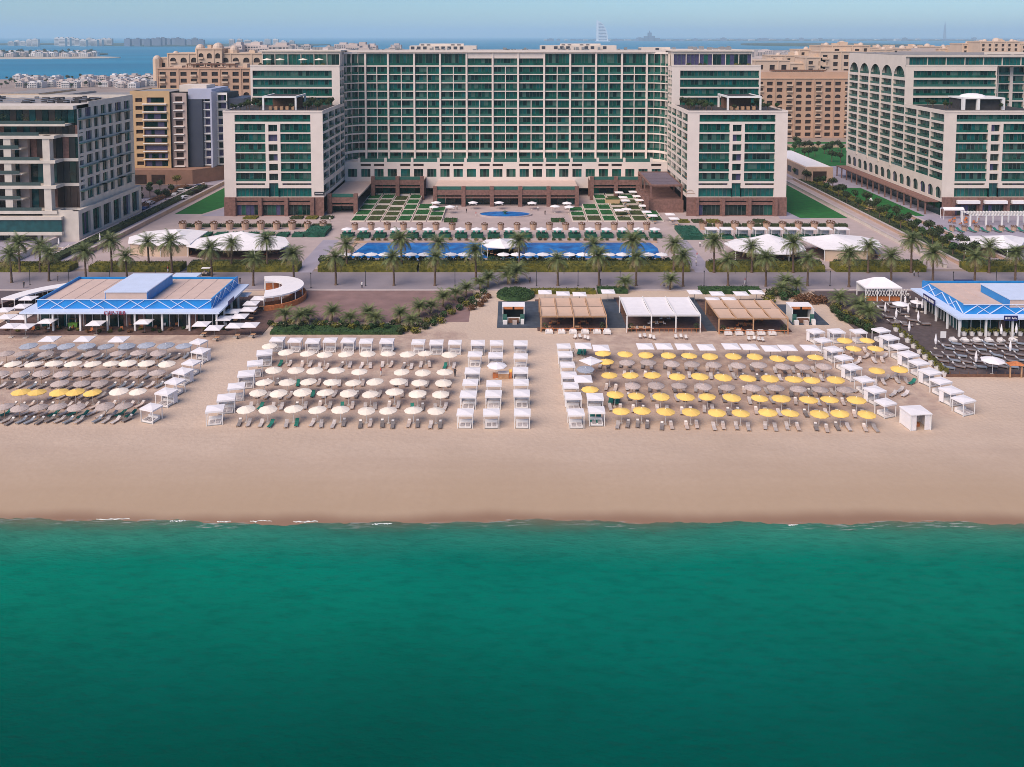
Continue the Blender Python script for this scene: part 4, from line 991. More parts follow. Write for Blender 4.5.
for c_, t0_, t1_, kd, lb in specs:
    w0, w1 = EX[c_]+.1, EX[c_+1]-.3
    bed(w0, w1, Ya+Lb*t0_, Ya+Lb*t1_-.2, kd, f'{lb} stepped garden bed on the left side of the hotel garden')
    if c_ == 4: kd = 'bgg'
    bed(C-w1+1.2, C-w0+1.2, Ya+Lb*t0_, Ya+Lb*t1_-.2, kd, f'{lb} stepped garden bed on the right side of the hotel garden')
for px0, px1, lb in ((443.5, 457, 'left'), (551, 565, 'right')): hedge(gx(px0, 222), gx(px1, 222), gy(222.5), gy(219.5), .7, 'leaf_green', f'short clipped hedge bed on the {lb} of the fountain court')
# further right: dining terrace beds
for i, (a, e, y0_, y1_) in enumerate(((655.5, 661, 221, 210), (644, 652, 214, 206))): hedge(gx(a, y0_), gx(e, y0_), gy(y0_), gy(y1_), .6, 'leaf_dark', ('narrow' if i else 'wide')+' dark planting bed beside the right dining terrace', 'garden_bed', cat='garden bed')
for i, (a, e, y0_) in enumerate(((242,256,219.5),(289,302,219.5),(304.5,317,219.5),(320,332.5,219.5),(679,690,223),(693,705,223),(708,721,223),(755,768,223))):
    hedge(gx(a, y0_), gx(e, y0_), gy(y0_), gy(y0_-2.6), .6, 'leaf_dark' if i % 2 else 'leaf_hedge', f'small rectangular planter hedge, {nth(i)} from the left before the hotel towers', group='planter hedges before the towers')
# fountain pool
a = G(478, 215); e = G(532, 215); my = G(512, 215).y
mb = MB().use('paving_kerb'); cxp = (a.x+e.x)/2; rx = (e.x-a.x)/2; ry = (gy(212.3)-gy(218.2))/2; n_ = 40
ring = lambda s_, z: [(cxp+rx*s_*cos(2*pi*i/n_), my+ry*s_*sin(2*pi*i/n_)) for i in range(n_)]
rt = root('fountain', 'round blue fountain pool in the middle of the hotel court', 'fountain', (cxp, my, 0)); 
o_ = ring(1.0, 0); i_ = ring(.93, 0); q = MB().use('paving_kerb')
for k in range(n_):
    j = (k+1) % n_; P = lambda p, z: (p[0]-cxp, p[1]-my, z)
    q.add([P(o_[k],0),P(o_[j],0),P(o_[j],.45),P(o_[k],.45),P(i_[k],.45),P(i_[j],.45),P(i_[k],.1),P(i_[j],.1)], [(0,1,2,3),(3,2,5,4),(4,5,7,6)])
q.build('rim', rt); q = MB().use('pool_tile'); q.add([(p[0]-cxp, p[1]-my, .3) for p in i_], [tuple(range(n_))]); q.build('water', rt)
q = MB().use('glass_balustrade'); q.cyl(0,0,.3,1.1,.5,.3); q.cyl(0,0,1.1,1.25,.9,.9); q.cyl(0,0,1.25,1.9,.2,.05); q.build('jet_basin', rt)
# big pool
rt = root('swimming_pool', 'long blue swimming pool across the hotel garden', 'pool', (cx, gy(250), 0))
x0, x1 = gx(352, 250)-cx, gx(655, 250)-cx; y0, y1 = gy(259)-gy(250), gy(243)-gy(250)
q = MB().use('pool_tile'); q.add([(x0,y0,.12),(x1,y0,.12),(x1+1,y1*.2,.12),(x1,y1,.12),(x0+3,y1,.12)], [(0,1,2,3,4)]); q.build('water', rt)
q = MB().use('stone_tan'); q.box(x0-1, x1+2, y1, y1+.8, 0, .5); q.box(x0-1, x1+2, y0-1.2, y0, 0, .2); q.box(x0-1, x0, y0, y1, 0, .2); q.build('rim', rt)
q = MB().use('pale_blue_paint'); q.box(x0, x1, y0-2.4, y0-1.21, 0, .25); q.build('ledge', rt)
# ------------------------------------------------------------------ parasols etc prototypes
def parasol(name, m, r=1.45, h=2.05, rise=.42, n_=10, pole='white_paint', cat='parasol'):
    rt = root(name, '', cat); q = MB().use(m)
    top = (0, 0, h+rise); out = [(r*cos(2*pi*i/n_), r*sin(2*pi*i/n_), h) for i in range(n_)]; mid = [(r*.55*cos(2*pi*i/n_), r*.55*sin(2*pi*i/n_), h+rise*.52) for i in range(n_)]
    low = [(x, y, z-.10) for x, y, z in out]
    q.add([top]+mid+out+low, [(0, 1+i, 1+(i+1) % n_) for i in range(n_)] + [(1+i, 1+n_+i, 1+n_+(i+1) % n_, 1+(i+1) % n_) for i in range(n_)] + [(1+n_+i, 1+2*n_+i, 1+2*n_+(i+1) % n_, 1+n_+(i+1) % n_) for i in range(n_)])
    q.build('canopy', rt)
    part('pole', pole, rt, lambda q: q.cyl(0,0,0,h+rise-.02,.045,.04,6)); part('finial', pole, rt, lambda q: q.cyl(0,0,h+rise-.01,h+rise+.16,.06,.02,6)); part('base', 'concrete_light', rt, lambda q: q.cyl(0,0,0,.1,.32,.3,10))
    return Proto(rt)
P_CREAM = parasol('parasol', 'canvas_cream'); P_YEL = parasol('parasol', 'canvas_yellow'); P_THA = parasol('parasol', 'canvas_thatch', 1.38, 2.0, .45, 14, 'wood_light'); P_BLU = parasol('parasol', 'canvas_blue_grey', 1.6, 2.0, .3, 8)
P_WHI = parasol('parasol', 'canvas_white', 1.75, 2.3, .5, 8)
def sq_parasol(name, m, r=1.7, h=2.4, rise=.35, flap=.12):
    rt = root(name, '', 'parasol'); q = MB().use(m); 
    q.add([(0,0,h+rise),(-r,-r,h),(r,-r,h),(r,r,h),(-r,r,h),(-r,-r,h-flap),(r,-r,h-flap),(r,r,h-flap),(-r,r,h-flap)], [(0,1,2),(0,2,3),(0,3,4),(0,4,1),(1,5,6,2),(2,6,7,3),(3,7,8,4),(4,8,5,1)]); q.build('canopy', rt)
    part('pole', 'metal_grey', rt, lambda q: q.cyl(0,0,0,h+rise-.02,.05,.05,6)); part('base', 'concrete_light', rt, lambda q: q.box(-.4,.4,-.4,.4,0,.12)); return Proto(rt)
P_SQ = sq_parasol('parasol', 'canvas_white', 1.5); P_SQT = sq_parasol('parasol', 'canvas_tan', 1.8)
rt = root('closed_parasol', '', 'parasol'); q = MB().use('canvas_white'); q.cyl(0,0,.9,1.6,.16,.28,8); q.cyl(0,0,1.6,2.9,.28,.05,8); q.build('canopy', rt); part('pole','metal_grey',rt,lambda q:q.cyl(0,0,0,3.0,.04,.04,6)); part('base','concrete_light',rt,lambda q:q.cyl(0,0,0,.1,.35,.35,10)); P_CLOSED = Proto(rt)
def cabana(w=2.5, d=2.3, h=2.25, back=True):
    rt = root('beach_cabana', '', 'cabana')
    part('canopy_roof', 'canvas_white', rt, lambda q: (q.box(-w/2-.08, w/2+.08, -d/2-.08, d/2+.08, h-.28, h-.02), q.add([(-w/2,-d/2,h-.02),(w/2,-d/2,h-.02),(w/2,d/2,h-.02),(-w/2,d/2,h-.02),(0,0,h+.16)], [(0,1,4),(1,2,4),(2,3,4),(3,0,4)])))
    for sx in (-1,1):
        for sy in (-1,1): part('post', 'white_paint', rt, lambda q: q.box(sx*(w/2-.06)-.05, sx*(w/2-.06)+.05, sy*(d/2-.06)-.05, sy*(d/2-.06)+.05, 0, h-.28))
    if back:
        part('curtain', 'canvas_white', rt, lambda q: q.box(-w/2+.02, w/2-.02, d/2-.12, d/2-.02, .3, h-.28))
        part('curtain', 'canvas_white', rt, lambda q: (q.box(-w/2+.0, -w/2+.1, d/2-.9, d/2-.13, .2, h-.28)))
        part('curtain', 'canvas_white', rt, lambda q: (q.box(w/2-.1, w/2, d/2-.9, d/2-.13, .2, h-.28)))
    part('daybed', 'cushion_white', rt, lambda q: (q.box(-w/2+.25, w/2-.25, -d/2+.05, d/2-.3, .12, .42), q.box(-w/2+.25, w/2-.25, d/2-.75, d/2-.31, .42, .72)))
    part('towel', 'lounger_grey', rt, lambda q: (q.box(-w/2+.5, -.1, -d/2+.0, d/2-1.1, .421, .5), q.box(.15, w/2-.5, -d/2+.0, d/2-1.1, .421, .5)))
    part('bed_frame', 'metal_grey', rt, lambda q: q.box(-w/2+.2, w/2-.2, -d/2+.0, d/2-.25, .02, .12))
    return Proto(rt)
CAB = [cabana(), cabana(2.4, 2.1, 2.25, False)]
def lounger(m, pillow='cushion_white'):
    rt = root('sun_lounger', '', 'sun lounger')
    def fr(q):
        q.box(-.33,-.27,-1.0,.55,.22,.28); q.box(.27,.33,-1.0,.55,.22,.28)
        for x in (-.3,.3):
            for y in (-.9,.5): q.box(x-.03,x+.03,y-.03,y+.03,0,.22)
    part('frame', {'teal_fabric': 'metal_grey', 'lounger_dark': 'wood_brown', 'lounger_bluegrey': 'metal_grey'}.get(m, 'wood_light'), rt, fr)
    def mt(q):
        q.box(-.31,.31,-1.0,.3,.281,.36); q.add([(-.31,.301,.281),(.31,.301,.281),(.31,1.0,.70),(-.31,1.0,.70),(-.31,.301,.36),(.31,.301,.36),(.31,.97,.78),(-.31,.97,.78)], [(0,3,2,1),(4,5,6,7),(0,1,5,4),(1,2,6,5),(2,3,7,6),(3,0,4,7)])
    part('mattress', m, rt, mt)
    if pillow: part('pillow', pillow, rt, lambda q: q.add([(-.22,.7,.60),(.22,.7,.60),(.22,.95,.75),(-.22,.95,.75),(-.22,.65,.66),(.22,.65,.66),(.22,.9,.84),(-.22,.9,.84)], [(0,3,2,1),(4,5,6,7),(0,1,5,4),(1,2,6,5),(2,3,7,6),(3,0,4,7)]))
    return Proto(rt)
mat('mattress_beige', (0.50, 0.42, 0.38), 0.9, 0.12, 3, obj=.12)
mat('lounger_dark', (0.20, 0.18, 0.18), 0.8, 0.2, 3, obj=.2)
mat('lounger_bluegrey', (0.22, 0.25, 0.30), 0.8, 0.2, 3, obj=.2)
class LP:
    REQ = []
    def __init__(s, proto): s.p = proto
    def put(s, loc, rz=0, label=None, group=None, scale=None, cat=None): LP.REQ.append((loc[1], len(LP.REQ), s.p, loc, rz, label, group, scale))
def flush_loungers():
    rq = sorted(LP.REQ, key=lambda t: (t[0], t[1])); mb = MB()
    for _, _, p, loc, rz, label, group, sc in rq[:297]: p.put(loc, rz, label, group, sc)
    for _, _, p, loc, rz, label, group, sc in rq[297:]:
        M_ = Matrix.Translation(loc) @ Matrix.Rotation(rz, 4, 'Z') @ Matrix.Scale(sc or 1, 4)
        for ch in p.kids:
            mb.use(ch.data.materials[0].name); mb.add([M_ @ v.co for v in ch.data.vertices], [tuple(f.vertices) for f in ch.data.polygons])
    tag(mb.build('sun_lounger'), 'many small distant sun loungers around the pool and on the decks', 'sun lounger', kind='stuff')
L_GREY, L_BEI, L_DARK, L_TEAL, L_BLU = (LP(x) for x in (lounger('lounger_grey', None), lounger('mattress_beige'), lounger('lounger_dark'), lounger('teal_fabric', None), lounger('lounger_bluegrey')))
def table_p():
    rt = root('dining_table', '', 'table'); part('table_top', 'wood_light', rt, lambda q: q.box(-.45,.45,-.45,.45,.7,.75)); part('leg', 'dark_metal', rt, lambda q: q.cyl(0,0,.03,.7,.05,.05,6)); part('foot', 'dark_metal', rt, lambda q: q.cyl(0,0,0,.03,.28,.28,8)); return Proto(rt)
def chair_p(m, fr='wood_brown'):
    rt = root('chair', '', 'chair'); part('seat', m, rt, lambda q: q.box(-.26,.26,-.26,.26,.38,.48)); part('backrest', m, rt, lambda q: q.box(-.26,.26,.2,.27,.5,.9))
    for sx in (-1,1):
        for sy in (-1,1): part('leg', fr, rt, lambda q: q.box(sx*.22-.03,sx*.22+.03,sy*.22-.03,sy*.22+.03,0,.38))
    return Proto(rt)
TBL = table_p(); CH_W = chair_p('cushion_white'); CH_O = chair_p('wood_orange')
def sofa_p():
    rt = root('armchair', '', 'armchair'); part('seat', 'cushion_white', rt, lambda q: q.box(-.55,.55,-.5,.3,.15,.5)); part('backrest', 'cushion_white', rt, lambda q: q.box(-.55,.55,.31,.55,.15,.95)); part('arm', 'cushion_white', rt, lambda q: q.box(-.75,-.56,-.5,.55,.1,.65)); part('arm', 'cushion_white', rt, lambda q: q.box(.56,.75,-.5,.55,.1,.65)); return Proto(rt)
SOFA = sofa_p()
# ------------------------------------------------------------------ garden furniture rows
n19 = [347+16.2*i for i in range(20) if not 470 < 347+16.2*i < 520 or True]
rowA = [(p, 228.3) for p in n19 if p < 656]
line(P_WHI, rowA, 'white parasol, {0} from the left in the row between the beds and the pool', 'white parasols north of the pool', zp=2.5)
rt = root('planter', '', 'planter'); part('pot', 'stone_tan', rt, lambda q: q.cyl(0,0,0,1.25,.65,.85,10)); q = MB().use('leaf_rust'); blob(q, 0,0,1.5,.95,.95,.42,110,.3,random.Random(3)); q.build('foliage', rt); PLANTER = Proto(rt)
line(PLANTER, [(p+8.1, 229.6) for p, _ in rowA if p+8 < 650], 'tan planter with rusty shrub, {0} from the left in the row north of the pool', 'tan planters north of the pool', scale=1.25)
line(PLANTER, [(183+15.6*i, 229.2) for i in range(10)], 'tan planter with rusty shrub, {0} from the left behind the left tents', 'tan planters behind the left tents', scale=1.45)
line(PLANTER, [(703+15.9*i, 229.2) for i in range(9)], 'tan planter with rusty shrub, {0} from the left behind the right tents', 'tan planters behind the right tents', scale=1.45)
for i, (p, _) in enumerate(rowA):
    if i < len(rowA)-1 or True: hedge(gx(p-5.6, 237), gx(p+7.0, 237), gy(238.6), gy(235.3), 1.1, 'leaf_teal' if 'leaf_teal' in MATS else (mat('leaf_teal', (0.008, 0.085, 0.05), .8, .4, .6) and 'leaf_teal'), f'dark teal green box hedge, {nth(i)} from the left above the pool', group='box hedges above the pool', dens=7)
    for k, dx in enumerate((-2.6, 2.2)):
        g = G(p+dx, 233.8); L_TEAL.put((g.x, g.y, 0), 0, f'teal lounger on the {"left" if k == 0 else "right"} under the {nth(i)} white parasol north of the pool', 'teal loungers north of the pool', 1.25)
rowB = [(345+13.2*i, 253.6) for i in range(25)]
rowB = [(p, y) for p, y in rowB if not 478 < p < 492 and p < 668]
line(P_WHI, rowB, 'white parasol, {0} from the left along the seaward edge of the pool', 'white parasols at the seaward edge of the pool', zp=2.5)
for i, (p, _) in enumerate(rowB[:20]):
    g = G(p, 260); L_TEAL.put((g.x, g.y, 0), pi, f'teal lounger in front of the {nth(i)} white parasol along the seaward pool edge', 'teal loungers at the seaward pool edge', 1.1)
dz = [(436,202),(434,206.3),(450,206),(473,202),(499,202),(532,202.3),(555,205.6),(567,202.5),(569,206.2)]
line(P_WHI, dz, 'white parasol, {0} from the left among the dining tables by the brown colonnade', 'white parasols by the brown colonnade', zp=2.5)
for i, (px, py) in enumerate(sorted(dz)):
    g = G(px, py+3.6); TBL.put((g.x, g.y, 0), 0, f'square table under the {nth(i)} white parasol by the brown colonnade', 'tables by the brown colonnade')
    for k, dx in enumerate((-1.2, 1.2)): CH_W.put((g.x+dx, g.y, 0), pi/2 if k else -pi/2, f'white chair {"right" if k else "left"} of the table under the {nth(i)} parasol by the colonnade', 'white chairs by the colonnade')
dt = [(619,192),(633,191.3),(623,196.7),(637,195.7),(625.5,200),(639.7,199.6),(619,209.5),(626.5,208.7),(643.5,205.2),(646.5,211.3),(652.5,215),(670,213.8),(674,218)]
for i, (px, py) in enumerate(dt):
    g = G(px, py, 2.5 if py > 205 else 3.5); z = 0 if py > 205 else 1.0
    P_SQ.put((g.x, g.y, z), .0, f'white parasol, {nth(i)} counting forward down the right garden dining terrace', 'white parasols on the right dining terrace')
    TBL.put((g.x+.6, g.y-1.4, z), 0, f'table beside the {nth(i)} white parasol of the right garden dining terrace', 'tables on the right dining terrace')
mb = MB().use('deck_dark'); mb.box(gx(612,208)+4, gx(655,208), gy(207), gy(193), 0, .98); tag(mb.build('terrace'), 'dark raised dining terrace on the right of the hotel garden', 'terrace')
# tan kiosk wall in the right beds
mb = MB().use('ochre_wall'); a = G(605.5, 207); mb.box(a.x, a.x+5, a.y, a.y+2.2, 0, 2.6); mb.use('leaf_green'); mb.box(a.x+.2, a.x+4.8, a.y+.2, a.y+2, 2.6, 2.9); tag(mb.build('garden_kiosk'), 'small tan walled kiosk with planted roof in the right garden', 'kiosk')
# cabanas of the right pool
gc = [(711.6,231),(726,231),(743,231),(759.5,231),(775.6,231),(791.6,231),(808.6,231),(824.6,231),(841.6,231)]
gcab = cabana(3.4, 3.2, 2.9)
line(gcab, gc, 'white curtained cabana, {0} from the left behind the right tents', 'white cabanas behind the right tents', zp=2.0)
for i in range(9):
    hedge(gx(705+i*15.6, 238), gx(717+i*15.6, 238), gy(239.5), gy(236.5), .9, 'leaf_teal', f'dark teal green box hedge, {nth(i)} from the left behind the right tents', group='box hedges behind the right tents', dens=6)
    if i < 8: hedge(gx(199+i*15.6, 236), gx(211+i*15.6, 236), gy(237.4), gy(234), .9, 'leaf_teal', f'dark teal green box hedge, {nth(i)} from the left behind the left tents', group='box hedges behind the left tents', dens=6)
# green canopies and white loungers at the corridor entrances
for i, (a, e, y0_, y1_, lb) in enumerate(((303, 325, 237, 229, 'left garden passage'), (683, 705, 240, 229, 'right garden passage'))):
    hedge(gx(a, y0_), gx(e, y0_), gy(y0_), gy(y1_), 1.3, 'leaf_teal', f'wide teal green hedge block beside the {lb}', dens=5)
def tent(outline, peak, label, zr=3.4, walls=None, ridge=None):
    pts = [G(px, py, zr) for px, py in outline]; pk = G(peak[0], peak[1]+1.2, 5.2); c0 = sum(pts, Vector())/len(pts)
    rt = root('tent', label, 'tent', (c0.x, c0.y, 0)); off = Vector((c0.x, c0.y, 0)); q = MB().use('canvas_white'); n_ = len(pts)
    P0 = [p-off for p in pts]; pk = pk-off; mid = [p.lerp(pk, .5)-Vector((0,0,.3)) for p in P0]; low = [p-Vector((0,0,.25)) for p in P0]
    q.add([pk]+mid+P0+low, [(0,1+i,1+(i+1) % n_) for i in range(n_)]+[(1+i,1+n_+i,1+n_+(i+1) % n_,1+(i+1) % n_) for i in range(n_)]+[(1+n_+i,1+2*n_+i,1+2*n_+(i+1) % n_,1+n_+(i+1) % n_) for i in range(n_)]); ob = q.build('canopy', rt)
    for p in P0[::2]:
        qq = MB().use('white_paint'); qq.cyl(p.x*.97, p.y*.97, 0, p.z-.1, .1, .08, 8); qq.build('pole', rt)
    qq = MB().use('deck_brown'); qq.prism([(p.x*.93, p.y*.93) for p in P0], .01, .12); qq.build('floor', rt)
    if walls:
        qq = MB().use('cream_wall')
        for a_, e_ in walls: A, E = P0[a_]*.94, P0[e_]*.94; qq.bar((A.x, A.y, 1.5), (E.x, E.y, 1.5), .2, 3.0)
        qq.build('wall', rt)
    r = random.Random(int(outline[0][0]))
    for i in range(9):
        j = r.randrange(n_); f = r.uniform(.5, .9); p = P0[j]*f; zz = .12
        t_ = TBL.put((c0.x+p.x, c0.y+p.y, zz), 0, f'{nth(i)} dining table under the {label.split(",")[0]}', 'tables under the garden tents')
        CH_O.put((c0.x+p.x+.9, c0.y+p.y, zz), -pi/2, f'brown chair beside the {nth(i)} table under the {label.split(",")[0]}', 'chairs under the garden tents')
tent([(128,243),(129,237),(146,231.5),(165,229.5),(187,229),(208,231),(196,239),(190,244),(160,245)], (176,228), 'leftmost pointed white tent', walls=[(8,0),(7,8)])
tent([(186,246),(189,240),(212,236),(232,232),(258,234),(285,237),(290,244),(280,249),(255,250),(228,250),(205,249)], (241,230), 'round white tent left of the pool', 3.0)
tent([(724,243),(735,239),(752,239),(768,235),(800,241),(806,250),(790,254),(760,254),(735,250)], (768,232.5), 'round white tent right of the pool', 3.0)
tent([(798,237),(815,236),(835,234),(860,236),(878,240),(882,246),(868,250),(838,249.5),(824,249)], (832,233), 'rightmost pointed white garden tent', walls=[(7,8),(6,7)])
tent([(953,238),(965,236),(990,235.5),(1010,235),(1026,238),(1022,245),(1008,248),(985,247),(965,245)], (1003,234), 'oval white tent by the right hotel', 3.0)
tent([(481,243),(486,239.5),(503,238.5),(523,239),(519,246),(505,248),(487,247)], (500,237.2), 'small white pool bar tent', 3.0)
# in front of the right hotel
rt = root('pergola', 'white frame pergola in front of the right hotel', 'pergola', (G(1002, 226).x, G(1002, 226).y, 0)); q = MB().use('white_paint')
for i in range(5):
    x = -10+i*5; q.box(x-.2, x+.2, 0, .4, 0, 3.3); q.box(x-.2, x+.2, 5, 5.4, 0, 3.3)
for x in range(-10, 11, 1): q.box(x-.1, x+.1, -.3, 5.7, 3.5, 3.7)
q.box(-10.3, 10.3, 0, .35, 3.3, 3.5); q.box(-10.3, 10.3, 5.05, 5.4, 3.3, 3.5); q.build('frame', rt)
rt = root('awning', 'rounded white awning at the corner of the right hotel', 'awning', (G(960,222).x, G(960,222).y+5, 0)); q = MB().use('canvas_white')
for i in range(6):
    a0, a1 = pi*i/6, pi*(i+1)/6; q.quad((-3.4,-1.2*cos(a0),3+.9*sin(a0)),(3.4,-1.2*cos(a0),3+.9*sin(a0)),(3.4,-1.2*cos(a1),3+.9*sin(a1)),(-3.4,-1.2*cos(a1),3+.9*sin(a1)))
q.build('canvas', rt); part('frame', 'white_paint', rt, lambda q: [q.box(x-.07,x+.07,y-.07,y+.07,0,3) for x in (-3.3,3.3) for y in (-1.1,1.1)])
for i in range(8):
    g = G(935+i*12.4, 232); L_TEAL.put((g.x, g.y, 0), .2, f'teal lounger, {nth(i)} from the left behind the oval tent by the right hotel', 'teal loungers by the right hotel', 1.5)
    PLANTER.put((g.x+2, g.y+1.2, 0), 0, f'tan planter with rusty shrub, {nth(i)} from the left before the right hotel', 'tan planters before the right hotel')
for i in range(12):
    g = G(948+RND.uniform(0, 30), RND.uniform(220, 226)); CH_O.put((g.x, g.y, 0), RND.uniform(0, 6), f'orange brown chair, {nth(i)} of the cluster below the rounded awning', 'chairs below the rounded awning', 1.3)
# sculpture on the small lawn
rt = root('sculpture', 'white abstract sculpture on the small lawn beside the right hotel', 'sculpture', (G(870, 207).x, G(870, 207).y, 0)); q = MB().use('cushion_white'); q.box(-.9,.9,-.7,.7,0,.4); q.build('plinth', rt)
q = MB().use('cushion_white'); q.cyl(0,0,.4,1.4,.7,.4,9); q.cyl(.1,0,1.4,2.4,.4,.62,9); q.cyl(.25,0,2.4,3.3,.62,.12,9); q.build('figure', rt)
for i in range(7):
    g = G(866+RND.uniform(0, 18), RND.uniform(209, 213)); TBL.put((g.x, g.y, 0.02), 0, f'small table, {nth(i)} of the cluster beside the white sculpture', 'tables by the sculpture', 1.2)
# ================================================================== beach
GMID = 'cream parasols of the middle beach field'; nL = 0
def lounger_pair(x, y, tag_, protos, rz=0, z=0.0, only=None):
    global nL
    for k, dx in enumerate((-.78, .78)):
        if only is not None and k != only: continue
        pr, cn = RND.choice(protos); r = rz + RND.uniform(-.16, .16)
        pr.put((x+dx+RND.uniform(-.12,.12), y-1.15+RND.uniform(-.3,.3), z), r, f'{cn} lounger {"left" if k == 0 else "right"} of the {tag_}', 'sun loungers on the beach', .92)
G_, B_, D_, T_, U_ = (L_GREY,'grey'), (L_BEI,'beige'), (L_DARK,'dark grey'), (L_TEAL,'teal'), (L_BLU,'blue grey')
def parasols(proto, colr, rows, field, group, protos, rz=0, zc=2.3, loungers=True, lskip=()):
    names = ['front', 'second', 'third', 'fourth', 'fifth', 'sixth', 'seventh', 'eighth']
    for ri, row in rows:
        row = sorted(row)
        for i, (px, py) in enumerate(row):
            g = G(px, py, zc); lab = f'{colr} parasol, {nth(i)} from the left in the {ri} row of the {field}'
            o = proto.put((g.x, g.y, 0), RND.uniform(0, .6), lab, group, RND.uniform(.95, 1.05)); o.rotation_euler.x = RND.uniform(-.045, .045); o.rotation_euler.y = RND.uniform(-.045, .045)
            if loungers: lounger_pair(g.x, g.y, f'{nth(i)} {colr} parasol, {ri} row, {field}', protos, rz)
mid_rows = [
 ('front', [(246.1,407.7),(267.6,407.7),(293.7,407.7),(317.9,408),(340.2,408),(366.2,408.5),(388.4,408.7),(413.6,408.7),(435.9,409)]),
 ('second', [(257.6,391),(278.9,391.5),(302.6,391),(325.6,391),(348.5,391.3),(370.8,392),(394.2,390.7),(418,392.5),(440.7,392.5)]),
 ('third', [(264.5,381),(286.8,381),(308.9,380),(331.2,380.5),(353.5,381),(375.3,380.3),(398,380.3),(419.2,380.7),(443.2,381.3)]),
 ('fourth', [(273.2,368.6),(295.7,369),(315.1,369),(335.8,369.5),(359.4,370),(402,370),(423,370.7),(444.5,370.7)]),
 ('back', [(286.4,351),(307.6,351.5),(324.5,353.4),(346.2,352.8),(367.2,352.5),(387.7,352.2),(408,353.2),(426,352),(449.3,353.5)])]
parasols(P_CREAM, 'cream', mid_rows, 'middle field', GMID, [G_, B_, D_, G_, G_, B_, T_])
P_CREAM.put((G(269.7,344.5,2.3).x, G(269.7,344.5,2.3).y, 0), 0, 'lone cream parasol at the back left corner beside the middle field cabanas', GMID)
yel = [('front', [(621.4,409),(641.6,408.5),(665.4,410),(691,410),(717.1,410.5),(740.5,411),(768.2,411),(789.9,411),(819.1,412),(840.6,411.5),(866.7,412)]),
 ('second', [(614.9,392.8),(636.4,394),(660.8,394.4),(685,395.7),(707.7,394.7),(731.1,396),(759.2,396),(781.8,397.4),(808.7,398.5),(829.7,398),(856.8,399)]),
 ('third', [(609.7,373.5),(631,373.6),(652.8,374),(677.5,375),(699.4,375.3),(722.6,376.3),(747.4,376.5),(769.7,377),(794,378.3),(812,378.3),(835.8,378.5)]),
 ('back', [(603.4,352.4),(624.9,352.5),(646.2,353),(668.5,353.3),(689.1,354.4),(710.2,355),(733.2,355),(754.7,355),(777,356.7),(795.3,357),(815.6,356)])]
parasols(P_YEL, 'yellow', yel, 'yellow field', 'yellow parasols of the right beach field', [G_, B_, G_, D_], -.12)
tha = [('seaward', [(632.6,383.2),(656,383.6),(679.5,383.6),(703.3,384.5),(728,385),(752.5,386),(775.5,386.5),(798.9,387),(820.1,387.4),(845.8,388)]),
 ('inland', [(627.4,361),(648.3,361.2),(671.6,362),(692.4,362.5),(713.7,363),(737.8,363.5),(759.2,363.5),(783,364.8),(802.6,364.5),(823.9,364.5)])]
parasols(P_THA, 'grey thatched', tha, 'yellow field', 'grey thatched parasols among the yellow ones', [G_, B_, G_, D_], -.12)
for i, (px, py, lb) in enumerate(((606.1,360.3,'behind the third row at the left edge'), (590.3,388,'beside the white square cabanas at the left edge'))):
    g = G(px, py, 2.3); P_YEL.put((g.x, g.y, 0), 0, f'small yellow parasol {lb} of the yellow field', 'yellow parasols of the right beach field')
corner_ = [('inner', [(844.9,338.8),(866.8,338.4)]), ('middle', [(853.2,346.7),(875.5,347.2)]), ('seaward', [(876.8,368.4),(899.5,367.6)])]
parasols(P_YEL, 'yellow', corner_, 'right corner field', 'yellow parasols of the right corner field', [G_, B_, G_], -.2)
lf_w = [('white', [(12.9,362.5),(33.3,362.5),(53.2,362.5),(73.2,362.6),(93.1,362.5),(110.9,362),(127.5,362),(146.3,362.2),(166.7,362.7)])]
parasols(P_CREAM, 'cream', lf_w, 'left field', 'cream parasols of the left beach field', [G_, D_, U_, B_], -.35)
parasols(P_YEL, 'yellow', [('yellow', [(20.4,390.8),(36.6,390.8),(58.8,390.8),(75.4,390.5),(92.7,391)])], 'left field', 'yellow parasols of the left beach field', [G_, D_, B_], -.35)
parasols(P_CREAM, 'cream', [('yellow', [(118.6,390.3),(137.9,389.6)])], 'left field', 'cream parasols of the left beach field', [G_, B_], -.35)
tl = [('seaward', [(-10,406),(4.4,405),(19,405.5),(38.8,405),(57.6,404.5),(76.5,405),(105,404.5),(124,404)]),
 ('fourth', [(60,382),(81,381.5),(100,381)]),
 ('third', [(0,372),(20,372),(41,371.5),(62,371.5),(81,372),(100,372),(120,371.5),(138.5,371.5),(157,371)]),
 ('second', [(6,352),(22,352),(46,352),(69,352),(92,351.5),(118,351.5),(138,351.5),(158,351.5)])]
parasols(P_THA, 'grey thatched', tl, 'left field', 'grey thatched parasols of the left beach field', [G_, D_, G_, U_], -.35)
parasols(P_BLU, 'blue grey', [('back', [(28.8,345.4),(47.7,346),(66.5,345.4),(86.5,345.8),(106.4,345.4),(126.4,345.4),(146.3,345),(166.3,345),(184,345)])], 'left field', 'blue grey parasols at the back of the left field', [U_, U_, D_], -.3, 2.1)
g = G(585.7, 368, 2.2); P_BLU.put((g.x, g.y, 0), 0, 'blue grey parasol at the left edge of the yellow field')
# remaining loungers, in front of the seaward thatched row and between rows
for i in range(14):
    g = G(6+i*9.6, 416+RND.uniform(-1.5, 1)); pr, cn = RND.choice([T_, G_, T_, B_, T_]); pr.put((g.x, g.y, 0), -.5, f'{cn} sun lounger, {nth(i)} from the left along the seaward edge of the left field', 'sun loungers on the beach'); nL += 1
